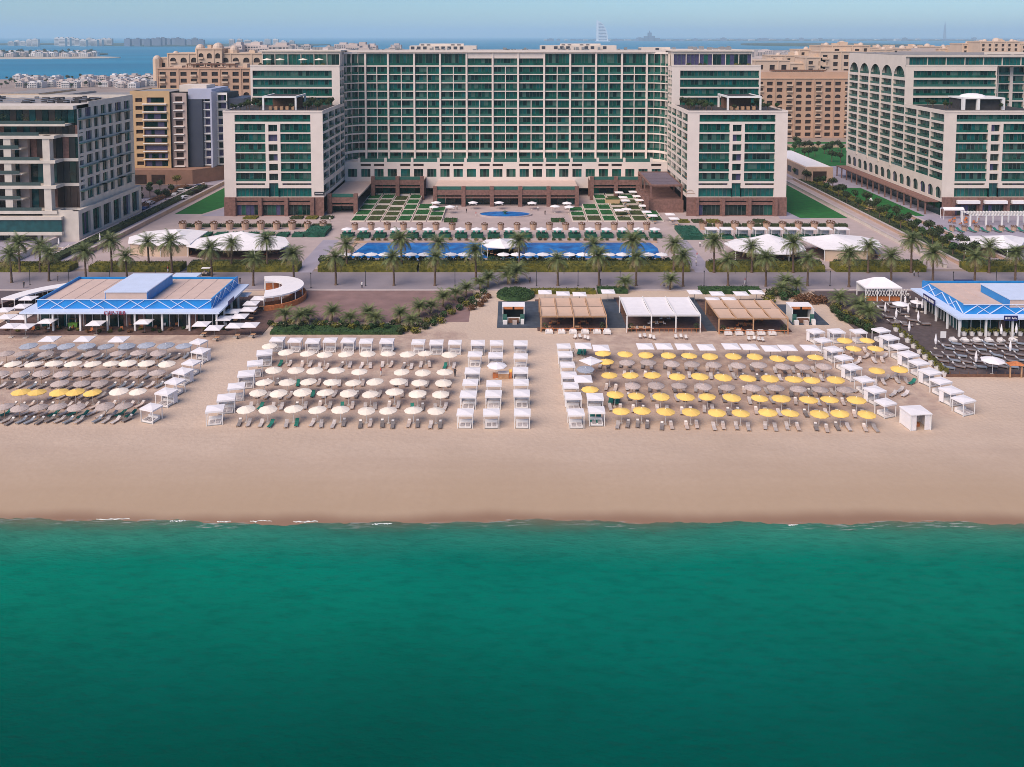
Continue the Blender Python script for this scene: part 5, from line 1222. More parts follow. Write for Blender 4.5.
# flat white square parasols
line(P_SQ, [(49.9,337.6),(84.7,337.6),(119,338)], 'flat square white parasol, {0} from the left on the sand before the left restaurant', 'square white parasols before the left restaurant', zp=2.6)
line(P_SQ, [(583.2,344.5),(601,346.5),(645.1,345),(663.9,345),(684,345.3),(706.2,346),(731.1,345),(749.4,345.5),(770.7,347),(787.4,346.5),(810.3,346.5)], 'flat square white parasol, {0} from the left in the row behind the yellow field', 'square white parasols behind the yellow field', zp=2.6)
for i, (px, py, lb) in enumerate(((591,360,'tilted, near the left edge'), (583,378,'lower, beside the cabana column'))):
    g = G(px, py, 2.5); P_SQ.put((g.x, g.y, 0), .7*(1-i), f'flat square white parasol, {lb} of the yellow field', 'square white parasols behind the yellow field')
g = G(497, 365, 2.4); P_WHI.put((g.x, g.y, 0), 0, 'white parasol standing between the middle cabanas of the centre aisle')
# cabanas
def cabs(pts, fmt, group, rz=0, zp=2.25, kinds=None, sc=1.0):
    for i, (px, py) in enumerate(pts):
        g = G(px, py, zp); CAB[(i*5+len(pts)) % 2].put((g.x, g.y, 0), rz+RND.uniform(-.04, .04), fmt.format(nth(i)), group, sc)
cabs([(277.4,338.5),(295.3,339.3),(313,340),(330.2,339.2),(348.5,339.5),(366.2,340.2),(387,340),(418.4,341),(436.5,341.5),(455,341.5)], 'white cabana, {0} from the left in the back row of the middle field', 'white cabanas behind the middle field', sc=.98)
cabs([(264.5,352.5),(255,363),(246.3,373.5),(236.3,386),(226.3,397.3),(215,408.5)], 'white cabana, {0} from the back in the slanting row left of the middle field', 'white cabanas left of the middle field', .25, sc=1.05)
cabs([(477.8,342),(475,353.5),(472.6,370),(470.5,381.5),(468.4,393.5),(465.3,411.5)], 'white cabana, {0} from the back in the first column of the centre aisle', 'white cabanas of the centre aisle')
cabs([(496.6,342),(495.6,354.5),(494,382.6),(493.5,393),(491.4,411.5)], 'white cabana, {0} from the back in the middle column of the centre aisle', 'white cabanas of the centre aisle')
cabs([(520.6,342.5),(520.6,355.5),(520.6,369.5),(521,381.5),(521.6,392.5),(522.3,411.5)], 'white cabana, {0} from the back in the third column of the centre aisle', 'white cabanas of the centre aisle')
cabs([(563.8,345.5),(565.3,353.5),(567.5,364),(569,374.3),(570.7,384.7),(573.2,395.2),(575.9,411.5)], 'white cabana, {0} from the back in the column left of the yellow field', 'white cabanas left of the yellow field')
cabs([(595,396),(596.5,409.2)], 'white cabana with teal beds, {0} from the back, left of the yellow field', 'white cabanas left of the yellow field')
cabs([(198.8,341),(200.9,350),(191.5,361.8),(183,370.5),(175.2,380.5),(166.3,391),(151.4,406.5)], 'white cabana, {0} from the back in the slanting row right of the left field', 'white cabanas right of the left field', -.35)
cabs([(836.2,330.5),(858.5,330.7)], 'white cabana, {0} from the left in the back row of the right corner field', 'white cabanas of the right corner field', .15)
cabs([(815.6,330.5),(822.9,339.5),(833.3,348.5),(843.7,357),(851.6,366.3),(864.2,378.7),(875,389),(885.5,401.4)], 'white cabana, {0} from the back in the slanting row right of the yellow field', 'white cabanas right of the yellow field', .35)
cabs([(881,330),(889.3,337.3),(899,346.5),(908.5,354),(918.9,362.2),(930,371.4),(940.8,380.7),(951.2,390),(963.7,399.2)], 'white cabana, {0} from the back in the outermost slanting row at the right', 'white cabanas at the right edge of the beach', .35, sc=1.05)
# two grey pairs in the right corner field without parasols
kk = 0
for (px, py) in ((857,364),(866,358),(884,358),(886,380),(894,378),(857,392),(900,392),(905,396),(912,384),(893,396)):
    g = G(px, py); P = (G_, B_, T_)[kk % 3] if kk in (8,) else G_; P[0].put((g.x, g.y, 0), -.9, f'{P[1]} sun lounger, {nth(kk)} of the loose group inside the right corner field', 'loose loungers in the right corner field'); kk += 1
for i, (px, py) in enumerate(((579.5,353.5),(584,354),(592,421),(598,422),(611,402),(617,402.6))):
    g = G(px, py); L_TEAL.put((g.x, g.y, 0), -.2, f'teal sun lounger, {nth(i)} from the back along the left edge of the yellow field', 'teal loungers at the edge of the yellow field', 1.2)
# the large curtained cabana on its own
g0 = G(920.5, 430.5); rt = root('curtained_tent', 'large white curtained beach tent standing alone at the right seaward corner', 'tent', (g0.x, g0.y, 0), .12)
part('canopy_roof', 'canvas_white', rt, lambda q: (q.box(-2.0,2.0,-.2,3.4,2.6,2.75), q.add([(-2.0,-.2,2.75),(2.0,-.2,2.75),(2.0,3.4,2.75),(-2.0,3.4,2.75),(0,1.6,2.88)], [(0,1,4),(1,2,4),(2,3,4),(3,0,4)])))
for sx in (-1,1):
    for y in (0, 3.2): part('post', 'white_paint', rt, lambda q: q.box(sx*1.85-.08, sx*1.85+.08, y-.08, y+.08, 0, 2.75))
for x0, x1 in ((-1.75,-.75),(.75,1.75)): part('curtain', 'canvas_white', rt, lambda q: [q.box(x0+i*.1, x0+i*.1+.08, -.02+.04*(i % 2), .06+.04*(i % 2), .05, 2.59) for i in range(int((x1-x0)/.1))])
part('curtain', 'canvas_white', rt, lambda q: q.box(-1.86,-1.80,.1,3.1,.05,2.59)); part('curtain', 'canvas_white', rt, lambda q: q.box(1.80,1.86,.1,3.1,.05,2.59)); part('curtain', 'canvas_white', rt, lambda q: q.box(-1.76,1.76,3.15,3.2,.05,2.59))
rt.scale = (.88, .88, .95)
part('sofa', 'wood_orange', rt, lambda q: (q.box(-.7,.8,1.4,2.4,0,.5), q.box(-.7,.8,2.41,2.7,0,1.2)))
# sand kiosk in the centre aisle
g0 = G(503.5, 378); rt = root('wooden_counter', 'wooden beach counter with orange boxes in the centre aisle', 'counter', (g0.x, g0.y, 0))
part('counter', 'wood_light', rt, lambda q: q.box(-.9,.9,-.5,.5,0,1.0)); part('counter_top', 'cushion_white', rt, lambda q: q.box(-1,1,-.6,.6,1.0,1.08))
part('shelf', 'wood_orange', rt, lambda q: (q.box(-1.9,-.95,-.3,.5,0,.8), q.box(.95,1.5,-.3,.5,0,1.1)))
part('box', 'canvas_yellow', rt, lambda q: q.box(1.0,1.45,-.2,.3,1.11,1.5))
# ------------------------------------------------------------------ beach bars
dk = MB().use('deck_slate'); A = G(507, 329); Bk = G(833, 300); a = G(497,330).x; 
def deck(name, m, label, px0, px1, py0, py1, h=.16):
    mb = MB().use(m); y0, y1 = gy(py0), gy(py1); mb.box(gx(px0, py0), gx(px1, py0), y0, y1, 0, h); return tag(mb.build(name), label, 'deck')
deck('deck', 'deck_slate', 'narrow slate deck behind the left beach kiosk', 497, 540.5, 328, 302)
deck('deck', 'deck_brown', 'brown wooden deck below the left tan pergola', 537.5, 608, 331, 300, .15)
deck('deck', 'deck_slate', 'slate deck between the left pergola and the white roofed bar', 608.3, 626.5, 328, 300)
deck('deck', 'deck_brown', 'brown wooden deck below the white roofed beach bar', 626.7, 707, 331.5, 298, .15)
deck('deck', 'deck_slate', 'slate deck between the white roofed bar and the right pergola', 703, 717, 331, 298, .14)
deck('deck', 'deck_brown', 'brown wooden deck below the right tan pergola', 717.3, 792, 332, 300, .15)
deck('deck', 'deck_slate', 'slate deck around the right beach kiosk', 792.3, 829, 325, 305, .15)
def pergola(px0f, px1f, pyf, pyb, z, label, m='canvas_tan', nx=4, ny=2, fr='wood_light', base_py=331):
    f0 = G(px0f, pyf, z); f1 = G(px1f, pyf, z); yb = G(512, pyb, z).y; W = f1.x-f0.x; D = yb-f0.y
    rt = root('pergola_bar', label, 'pergola', ((f0.x+f1.x)/2, f0.y, 0)); h = W/2
    for i in range(nx):
        for j in range(ny):
            x0 = -h+W*i/nx; x1 = -h+W*(i+1)/nx; y0 = D*j/ny; y1 = D*(j+1)/ny
            def pn(q):
                k = 5
                for t in range(k):
                    a_, e_ = t/k, (t+1)/k; sag = lambda u: -.22*sin(pi*u)
                    q.add([(x0+.12, y0+.12+(y1-y0-.24)*a_, z+sag(a_)), (x1-.12, y0+.12+(y1-y0-.24)*a_, z+sag(a_)), (x1-.12, y0+.12+(y1-y0-.24)*e_, z+sag(e_)), (x0+.12, y0+.12+(y1-y0-.24)*e_, z+sag(e_))], [(0,1,2,3)])
            part('shade_panel', m, rt, pn)
    def frm(q):
        for i in range(nx+1): x = -h+W*i/nx; q.box(x-.09, x+.09, -.1, D+.1, z-.1, z+.12)
        for j in range(ny+1): y = D*j/ny; q.box(-h+.0, h, y-.09, y+.09, z-.25, z-.101)
    part('frame', fr, rt, frm)
    for i in range(0, nx+1, 2 if nx == 4 else 1):
        for y in (0, D): part('post', fr, rt, lambda q: q.box(-h+W*i/nx-.11, -h+W*i/nx+.11, y-.11, y+.11, 0, z-.251))
    part('bar_counter', 'wood_brown', rt, lambda q: q.box(-h+.6, h-.6, D-1.0, D-.4, .16, 1.2))
    part('back_wall', 'wood_brown', rt, lambda q: q.box(-h+.3, h-.3, D-.15, D-.05, .16, z-.7))
    part('rail', 'wood_orange', rt, lambda q: (q.box(-h-.02,h+.02,-.65,-.58,.9,1.0), [q.box(-h+W*i/16-.03, -h+W*i/16+.03, -.64,-.59,.16,.9) for i in range(17)]))
    pl = MB().use('leaf_dark')
    for s_ in (-1, 1): blob(pl, s_*(h-.8), .2, 1.1, .6, .5, .9, 90, .3)
    pl.build('planting', rt)
    return rt, (f0.x+f1.x)/2, f0.y, W, D
def dine(cx_, y0, W, D, tag_, z=.16, n_=10, ch=(CH_O, 'brown')):
    for i in range(n_):
        x = cx_-W/2+1.4+(W-2.8)*((i*7) % n_)/max(1,n_-1); y = y0+.7+(D-2.6)*((i*3) % 4)/3
        TBL.put((x, y, z), 0, f'{nth(i)} square dining table inside the {tag_}', f'tables inside the {tag_}')
        for k, dx in enumerate((-.85, .85)): ch[0].put((x+dx, y, z), pi/2 if k else -pi/2, f'{ch[1]} chair on the {"right" if k else "left"} of the {nth(i)} table inside the {tag_}', f'chairs inside the {tag_}')
_, c_, y_, W_, D_2 = pergola(541, 606.5, 316, 298, 3.3, 'left beach bar under a tan canvas pergola'); dine(c_, y_, W_, D_2, 'left tan pergola', n_=8)
_, c_, y_, W_, D_2 = pergola(719, 788, 318, 300, 3.3, 'right beach bar under a tan canvas pergola'); dine(c_, y_, W_, D_2, 'right tan pergola', n_=9)
_, c_, y_, W_, D_2 = pergola(627, 700.5, 315, 297, 3.6, 'beach bar under a white stretched roof', 'canvas_white', 3, 1, 'white_paint'); dine(c_, y_, W_, D_2, 'white roofed bar', n_=9, ch=(CH_W, 'white'))
line(SOFA, [(549,333.5),(561.5,333.5),(573,333.5),(585,333.5),(597,333.5),(607,334)], 'rounded white armchair, {0} from the left on the sand before the left pergola', 'white armchairs before the left pergola')
line(SOFA, [(728,335),(739,335),(750,335),(761,335),(772,335)], 'rounded white armchair, {0} from the left on the sand before the right pergola', 'white armchairs before the right pergola')
for i, (px, py) in enumerate(((575,339),(580,338.5),(585,339.5),(588,340.5),(640,338.5),(645,338),(650,339),(654,340),(676,339),(681,338.5),(686,339.5),(749,341),(754,340.5),(759,341.5),(763,342))):
    g = G(px, py); CH_W.put((g.x, g.y, 0), RND.uniform(-.6,.6), f'small white chair, {nth(i)} from the left on the sand before the beach bars', 'small white chairs before the beach bars')
line(P_SQ, [(545,291),(563,292.5),(579.5,293),(608,290.5),(694.5,291),(717,292.5),(741,292.5),(756.5,291)], 'flat square white parasol, {0} from the left behind the beach bars', 'square white parasols behind the beach bars', zp=2.6)
line(P_SQ, [(713,298.5),(729,298)], 'flat square white parasol, {0} from the left just above the right pergola', 'square white parasols above the right pergola', zp=2.6)
def kiosk(px, py, label, wd=4.6, d=4.0, h=3.0):
    g = G(px, py); rt = root('beach_kiosk', label, 'kiosk', (g.x, g.y, 0)); w_ = wd/2
    part('wall', 'white_paint', rt, lambda q: (q.box(-w_, w_, d-.2, d, .15, h), q.box(-w_, -w_+.15, 0, d-.2, .15, h), q.box(w_-.15, w_, 0, d-.2, .15, h), q.box(-w_+.16, w_-.16, .4, .55, .15, 1.1)))
    part('roof', 'canvas_white', rt, lambda q: (q.box(-w_-.1, w_+.1, 1.4, d+.1, h, h+.2)))
    part('sign_panel', 'wood_orange', rt, lambda q: (q.box(-w_+.2, -.2, 1.3, 1.39, h-.5, h-.05), q.box(.2, w_-.2, 1.3, 1.39, h-.5, h-.05)))
    part('mural', 'glass_balustrade', rt, lambda q: (q.box(-w_+.02, -w_+.9, -.06, -.003, .2, 1.9), q.box(w_-.9, w_-.02, -.06, -.003, .2, 1.9)))
    part('counter', 'wood_brown', rt, lambda q: q.box(-1.1, 1.1, -.5, .2, .15, 1.0)); part('interior', 'core_dark', rt, lambda q: q.box(-w_+.2, w_-.2, d-.6, d-.25, .2, h-.1))
    part('storage_box', 'cushion_white', rt, lambda q: q.box(-2.2,-1.3,-1.4,-.7,0,.9)); part('storage_box', 'mattress_beige', rt, lambda q: q.box(-.2,.7,-1.5,-.8,0,.9)); part('storage_box', 'cushion_white', rt, lambda q: q.box(1.5,2.2,-1.3,-.6,0,1.1))
kiosk(513.5, 323, 'white and teal beach kiosk left of the pergola bars'); kiosk(803, 323, 'white and teal beach kiosk right of the pergola bars')
# ------------------------------------------------------------------ restaurants with the blue truss parapet
def mkdir_mat(): pass
def truss(q, u0, u1, fixed, axis, z0, z1, off):
    n_ = max(3, int(abs(u1-u0)/2.6)); P = (lambda u, z: (u, fixed+off, z)) if axis == 'x' else (lambda u, z: (fixed+off, u, z))
    for i in range(n_):
        a_ = u0+(u1-u0)*i/n_; e_ = u0+(u1-u0)*(i+1)/n_; zz = (z0, z1) if i % 2 == 0 else (z1, z0)
        q.bar(P(a_, zz[0]), P(e_, zz[1]), .16, .12)
        if i % 3 == 1: q.bar(P(a_, zz[1]), P(e_, zz[0]), .12, .1)
def restaurant(x0, x1, y0, y1, ze, label, cat_loc, boxr, signs, backinset=1.0):
    rt = root('restaurant', label, 'restaurant', ((x0+x1)/2, y0, 0)); cxx = (x0+x1)/2; T = lambda x: x-cxx; D = y1-y0; a, e = T(x0), T(x1); ins = 2.4
    part('eave_roof', 'pale_blue_paint', rt, lambda q: q.box(a, e, 0, D, ze-.35, ze))
    part('roof', 'roof_beige', rt, lambda q: (q.box(a+ins+.3, e-ins-.3, ins+.3, D-.8, ze+.0, ze+1.35), [q.box(a+ins+.3+i*3.1, a+ins+.38+i*3.1, ins+.35, D-.85, ze+1.35, ze+1.41) for i in range(1, int((e-a-2*ins)/3.1))]))
    def par(q):
        q.box(a+ins, e-ins, ins, ins+.28, ze+.003, ze+1.9); q.box(a+ins, a+ins+.28, ins+.29, D-.5, ze+.003, ze+1.9); q.box(e-ins-.28, e-ins, ins+.29, D-.5, ze+.003, ze+1.9); q.box(a+ins, e-ins, D-.49, D-.21, ze+.003, ze+1.7)
    part('parapet', 'blue_paint', rt, par)
    def tr(q): truss(q, a+ins, e-ins, ins, 'x', ze+.1, ze+1.8, -.1); truss(q, ins, D-.5, a+ins, 'y', ze+.1, ze+1.8, -.1); truss(q, ins, D-.5, e-ins, 'y', ze+.1, ze+1.8, .1); q.box(a+ins-.15, e-ins+.15, ins-.2, ins-.02, ze+1.9, ze+2.02)
    part('truss', 'pale_blue_paint', rt, tr)
    bx0, bx1, by0, by1, bz = boxr
    part('roof_room', 'roof_beige', rt, lambda q: q.box(T(bx0), T(bx1), by0-y0, by1-y0, ze+1.36, bz))
    part('roof_room_top', 'pale_blue_paint', rt, lambda q: q.box(T(bx0)-.2, T(bx1)+.2, by0-y0-.2, by1-y0+.2, bz, bz+.2))
    part('roof_room_side', 'blue_paint', rt, lambda q: q.box(T(bx1)+.003, T(bx1)+.12, by0-y0, by1-y0, ze+1.4, bz-.003)); part('roof_room_side', 'blue_paint', rt, lambda q: q.box(T(bx0)-.12, T(bx0)-.003, by0-y0, by1-y0, ze+1.4, bz-.003))
    n_ = int((x1-x0)/5.4)
    for i in range(n_+1): part('post', 'white_paint', rt, lambda q: q.box(a+.8+(e-a-1.6)*i/n_-.17, a+.8+(e-a-1.6)*i/n_+.17, .7, 1.04, 0, ze-.35))
    for i in range(1, 4): part('post', 'white_paint', rt, lambda q: q.box(a+.63, a+.97, .7+(D-1.6)*i/4, 1.04+(D-1.6)*i/4, 0, ze-.35)); part('post', 'white_paint', rt, lambda q: q.box(e-.97, e-.63, .7+(D-1.6)*i/4, 1.04+(D-1.6)*i/4, 0, ze-.35))
    def gl(q):
        r = random.Random(5); n2 = int((e-a-5)/1.5)
        for i in range(n2):
            q.use(r.choice(['glass_dark','core_dark','glass_dark','stone_brown','glass_cyan'])); u = a+2.5+(e-a-5)*i/n2; q.box(u+.05, u+(e-a-5)/n2-.05, 3.4, 3.5, .15, ze-.36)
        for s_, m_ in ((a+2.5, 1), (e-2.6, 1)):
            for i in range(10): q.use(r.choice(['glass_dark','core_dark','glass_cyan'])); v = 3.6+(D-5)*i/10; q.box(s_, s_+.1, v, v+(D-5)/10-.15, .15, ze-.36)
    part('glass_wall', 'glass_dark', rt, gl)
    part('mullion', 'white_paint', rt, lambda q: ([q.box(a+2.5+(e-a-5)*i/20-.06, a+2.5+(e-a-5)*i/20+.06, 3.28, 3.38, .15, ze-.36) for i in range(21)], [q.box(a+2.3, a+2.42, 3.6+(D-5)*i/12-.08, 3.6+(D-5)*i/12+.08, .15, ze-.36) for i in range(13)]))
    part('interior', 'core_dark', rt, lambda q: q.box(a+3, e-3, 4.2, D-.6, 0.1, ze-.36))
    for fn in signs: fn(rt, T, ze)
    return rt
ze = 4.2
f0 = G(19, 312.5, ze); f1 = G(219, 312.5, ze); yb = G(512, 284, ze).y
def sign_left(rt, T, ze):
    x = G(117, 311, ze).x; s_ = new('sign', text_mesh('CJEP-TIEB', 1.05, 'sign_red', .06), rt, (T(x), -.12, ze-.05)); s_.rotation_euler = (pi/2, 0, 0)
    b_ = MB().use('sign_navy'); b_.box(e_-.0+.02, e_+.14, 5.4, 9.0, ze-.3, ze+.55); b_.build('side_sign', rt)
e_ = (f1.x-f0.x)/2
bx = (G(106, 292, ze+3.4).x, G(147, 292, ze+3.4).x, G(512, 292.3, ze+3.4).y, G(512, 274.5, ze+3.4).y, ze+3.4)
restaurant(f0.x, f1.x, f0.y, yb, ze, 'long white restaurant with blue trussed parapet at the left of the beach', None, bx, [sign_left])
q = MB().use('pale_blue_paint'); a = G(168, 279.5, 3); e = G(200, 275, 3); q.box(a.x, e.x, a.y, a.y+5, 3.0, 3.2); 
q.use('white_paint'); q.box(a.x+.2, a.x+.4, a.y+.2, a.y+.4, 0, 3.0); q.box(e.x-.4, e.x-.2, a.y+.2, a.y+.4, 0, 3.0); q.box(a.x+.2, a.x+.4, a.y+4.6, a.y+4.8, 0, 3.0); q.box(e.x-.4, e.x-.2, a.y+4.6, a.y+4.8, 0, 3.0); tag(q.build('carport'), 'small pale blue flat canopy behind the left restaurant', 'canopy')
f0 = G(958, 318, ze); ybr = G(512, 288, ze).y
def sign_right(rt, T, ze):
    x = G(1008, 316.5, ze).x; b_ = MB().use('sign_navy'); b_.box(T(x)-1.35, T(x)+1.35, -.14, -.01, ze-.5, ze+.5); s = b_.build('sign', rt)
    X_ = T(x); part('lettering', 'white_paint', s, lambda q: (q.box(X_-1.15, X_-.75, -.17, -.145, ze-.18, ze+.2), [q.box(X_-.62, X_-.15, -.17, -.145, ze-.17+i*.15, ze-.09+i*.15) for i in range(3)], [q.box(X_+.2+i*.24, X_+.36+i*.24, -.17, -.145, ze-.2+.12*((i+1) % 2), ze+.06+.12*((i+1) % 2)) for i in range(4)]))
    xl = T(f0.x); b_ = MB().use('sign_navy'); b_.box(xl-.16, xl-.01, 9, 14, ze-.5, ze+.7); s = b_.build('side_sign', rt)
    part('lettering', 'white_paint', s, lambda q: [q.box(xl-.19, xl-.165, 9.5+i*.75, 10.0+i*.75, ze-.2, ze+.4) for i in range(6)])
bx = (G(1009, 299, ze+3).x, G(1075, 300, ze+3).x, G(512, 299.5, ze+3).y, G(512, 284.5, ze+3).y, ze+3)
restaurant(f0.x, f0.x+44, f0.y, ybr, ze, 'white restaurant with blue trussed parapet at the right edge', None, bx, [sign_right])
deck('deck', 'deck_brown', 'dark wooden deck around the left restaurant', -20, 262, 335, 296, .12)
deck('deck', 'deck_dark', 'dark lounge deck in front of the right restaurant', 880, 1100, 351, 292, .12)
deck('deck', 'deck_dark', 'lower dark lounge deck nearest the sea at the right', 944, 1130, 376, 351.3, .13)
q = MB().use('wood_brown'); y0 = gy(377); q.box(gx(941, 377), 130, y0-.1, y0, .02, .55); 
for i in range(24): q.box(gx(941, 377)+i*1.6, gx(941, 377)+i*1.6+.08, y0-.08, y0-.02, .55, 1.0)
tag(q.build('fence'), 'low brown wooden rail along the seaward edge of the right deck', 'fence')
# square parasols around the left restaurant
line(P_SQ, [(5,308.7),(7,315.5),(22,305),(21.7,316),(28.7,297),(10.6,324.5),(25.2,325),(47.5,319.8),(96,322),(144,320.4)], 'flat square white parasol, {0} from the left around the left restaurant terrace', 'square white parasols of the left restaurant', zp=2.6, rz=0)
sqr = [(201.8,322.7),(214.5,326.6),(235,324.3),(250.6,323.7),(225,317),(240,315),(233,310),(248.7,308),(251.5,302),(259,297),(243,293.5)]
line(P_SQ, sqr, 'square white parasol, {0} from the left in the cluster right of the left restaurant', 'square white parasols right of the left restaurant', zp=2.6)
for i, (px, py) in enumerate(sqr): g = G(px, py, 2.6); TBL.put((g.x+.8, g.y-1.0, .12), 0, f'dining table under the {nth(i)} listed white square parasol right of the left restaurant', 'tables right of the left restaurant'); 
for i in range(34):
    px = 8+i*6.6; g = G(px+RND.uniform(-3,3), RND.uniform(324, 333)); (CH_O, CH_W)[i % 3 == 0].put((g.x, g.y, .12), RND.uniform(0,6), f'terrace chair, {nth(i)} from the left on the deck before the left restaurant', 'terrace chairs before the left restaurant')
for i in range(22):
    px = 6+i*10.4; g = G(px+RND.uniform(-2,2), 331+RND.uniform(-2,2)); (BUSH[i % 3] if i % 4 else RUST).put((g.x, g.y, .12), i, f'small shrub, {nth(i)} from the left along the terrace of the left restaurant', 'shrubs along the left terrace', .55)
g = G(74, 327); q = MB().use('wood_light'); q.box(-.9,.9,-.5,.5,0,.8); pl_ = q.build('green_bar_stand'); 
g2 = pl_; g2.location = (g.x, g.y, .12); tag(g2, 'small bright green stand on the deck before the left restaurant', 'stand'); mat('lime', (0.18, 0.40, 0.05), .7); g2.data.materials[0] = M('lime')
q = MB().use('lime'); q.box(-1.0,1.0,-.6,.6,.8,.9); q.build('stand_top', g2); q = MB().use('wood_brown'); q.box(-.9,-.8,-.5,-.4,.9,1.7); q.box(.8,.9,-.5,-.4,.9,1.7); q.box(-.9,.9,-.5,-.4,1.7,1.8); q.build('stand_frame', g2)
# curved white pergolas
def arc_pergola(cxp, cyp, r0, r1, a0, a1, z, label, basem, n_=14, wallr=None):
    rt = root('curved_pergola', label, 'pergola', (cxp, cyp, 0)); q = MB().use('canvas_white'); P = lambda r, a, zz: (r*cos(a), r*sin(a), zz)
    for i in range(n_):
        a = a0+(a1-a0)*i/n_; e = a0+(a1-a0)*(i+1)/n_
        q.add([P(r0,a,z),P(r1,a,z-.1),P(r1,e,z-.1),P(r0,e,z),P(r0,a,z-.35),P(r1,a,z-.45),P(r1,e,z-.45),P(r0,e,z-.35)], [(0,1,2,3),(4,7,6,5),(0,4,5,1),(1,5,6,2),(2,6,7,3),(3,7,4,0)])
    q.build('canopy_roof', rt)
    for i in range(0, n_+1, 2):
        a = a0+(a1-a0)*i/n_
        for r in (r0+.2, r1-.2): qq = MB().use('white_paint'); qq.cyl(r*cos(a), r*sin(a), 0, z-.4, .1, .1, 6); qq.build('post', rt)
    for r in ((r0+r1)/2-.3, r1+.25):
      q = MB().use(basem)
      for i in range(n_):
        a = a0+(a1-a0)*i/n_; e = a0+(a1-a0)*(i+1)/n_; q.add([P(r,a,0),P(r,e,0),P(r,e,1.2),P(r,a,1.2),P(r+.3,a,0),P(r+.3,e,0),P(r+.3,e,1.2),P(r+.3,a,1.2)], [(0,1,2,3),(3,2,6,7),(7,6,5,4)])
      q.build('bench_wall', rt)
    
c1 = G(268, 300); arc_pergola(c1.x-.5, c1.y+.5, 3.6, 8.4, -1.35, 1.9, 3.2, 'curved white canopy over an orange bench right of the left restaurant', 'wood_orange')
c1 = G(62, 312); arc_pergola(c1.x+2.5, c1.y-1.5, 13.5, 17.0, 1.62, 2.95, 2.6, 'long curved white canopy at the left end of the left restaurant', 'deck_brown')
# white pavilion tent by the right restaurant
g0 = G(883.5, 302); g1 = G(880, 290); rt = root('pavilion_tent', 'white pyramid roofed pavilion with lattice sides left of the right restaurant', 'pavilion', (g0.x, g0.y, 0)); hw = 4.15; D = 5.2; z = 3.3
part('roof', 'canvas_white', rt, lambda q: q.add([(-hw,0,z),(hw,0,z),(hw,D,z),(-hw,D,z),(-1.2,D/2,z+1.7),(1.2,D/2,z+1.7),(-hw,0,z-.3),(hw,0,z-.3),(hw,D,z-.3),(-hw,D,z-.3)], [(0,1,5,4),(1,2,5),(2,3,4,5),(3,0,4),(0,6,7,1),(1,7,8,2),(2,8,9,3),(3,9,6,0)]))
for x in (-hw+.15, -hw/3, hw/3, hw-.15):
    for y in (.15, D-.15): part('post', 'white_paint', rt, lambda q: q.box(x-.09,x+.09,y-.09,y+.09,0,z-.3))
part('lattice', 'white_paint', rt, lambda q: ([q.bar((-hw+.2+i*.62, .1, 1.3), (-hw+.2+(i+1)*.62, .1, z-.35), .09) for i in range(15)], [q.bar((-hw+.2+(i+1)*.62, .14, 1.3), (-hw+.2+i*.62, .14, z-.35), .09) for i in range(15)]))
part('lattice', 'white_paint', rt, lambda q: q.box(-hw+.2,hw-.2,D-.2,D-.1,1.0,z-.35))
part('bench', 'wood_orange', rt, lambda q: q.box(-hw+.3,hw-.3,.5,1.4,0,.9))
# lounge deck at the right
line(P_CLOSED, [(885,316),(896,322),(908,317),(918,325),(917,312),(905,309.5),(922,312.5),(909,336),(935.5,349),(975.7,367),(1010,356),(1001,339),(1016,338)], 'folded white parasol, {0} from the left on the dark lounge deck', 'folded white parasols on the right deck', base=.12)
for i, (px, py) in enumerate(((900.6,303.5),(992.7,361.5),(917,299.5))):
    g = G(px, py, 2.5); P_WHI.put((g.x, g.y, .12), 0, ['open white parasol on the upper right lounge deck by the pavilion', 'open white parasol on the lower right lounge deck near the sea', 'small open cream parasol beside the right restaurant wall'][i], 'open white parasols on the right deck', [1.0, 1.15, .8][i])
deckl = [(883,312),(888,319),(893,325),(900,324),(879,308),(903,316),(911,322),(906,327),(924,326),(915,309),(893,309),(887,305)]
def rotd(px, py, rz, i, pr, fmt, grp, sc=1.0): g = G(px, py); pr.put((g.x, g.y, .12), rz, fmt.format(nth(i)), grp, sc)
for i, (px, py) in enumerate(deckl): rotd(px, py, 1.0+(i % 3)*.3, i, L_DARK, 'dark lounger, {0} of the group on the upper lounge deck beside the pavilion', 'dark loungers on the upper right deck', 1.3)
k = 0
for r_, (py, a, e) in enumerate(((346,944,1020),(351,948,1022),(357,936,1020),(363,942,1022),(369,948,1022))):
    for j in range(8):
        px = a+(e-a)*j/7.0; rotd(px, py+RND.uniform(-.8,.8), 1.1+RND.uniform(-.2,.2), j, (L_DARK, L_BLU, L_DARK)[(j+r_) % 3], 'dark lounger, {0} from the left, '+nth(r_)+' row from the back, lower lounge deck', 'dark loungers on the lower right deck', 1.15)
for i in range(6): rotd(953+i*12, 342.5+RND.uniform(-.5,.5), .1, i, SOFA, 'white armchair, {0} from the left along the back of the lower lounge deck', 'white armchairs on the right deck', .85)
rt = root('notice_board', 'white blank notice board standing on the right deck', 'board', (G(943,343).x, G(943,343).y, .12)); part('panel', 'white_paint', rt, lambda q: q.box(-.55,.55,-.04,.04,.9,2.2)); part('post', 'dark_metal', rt, lambda q: q.box(-.04,.04,.041,.1,0,1.6))
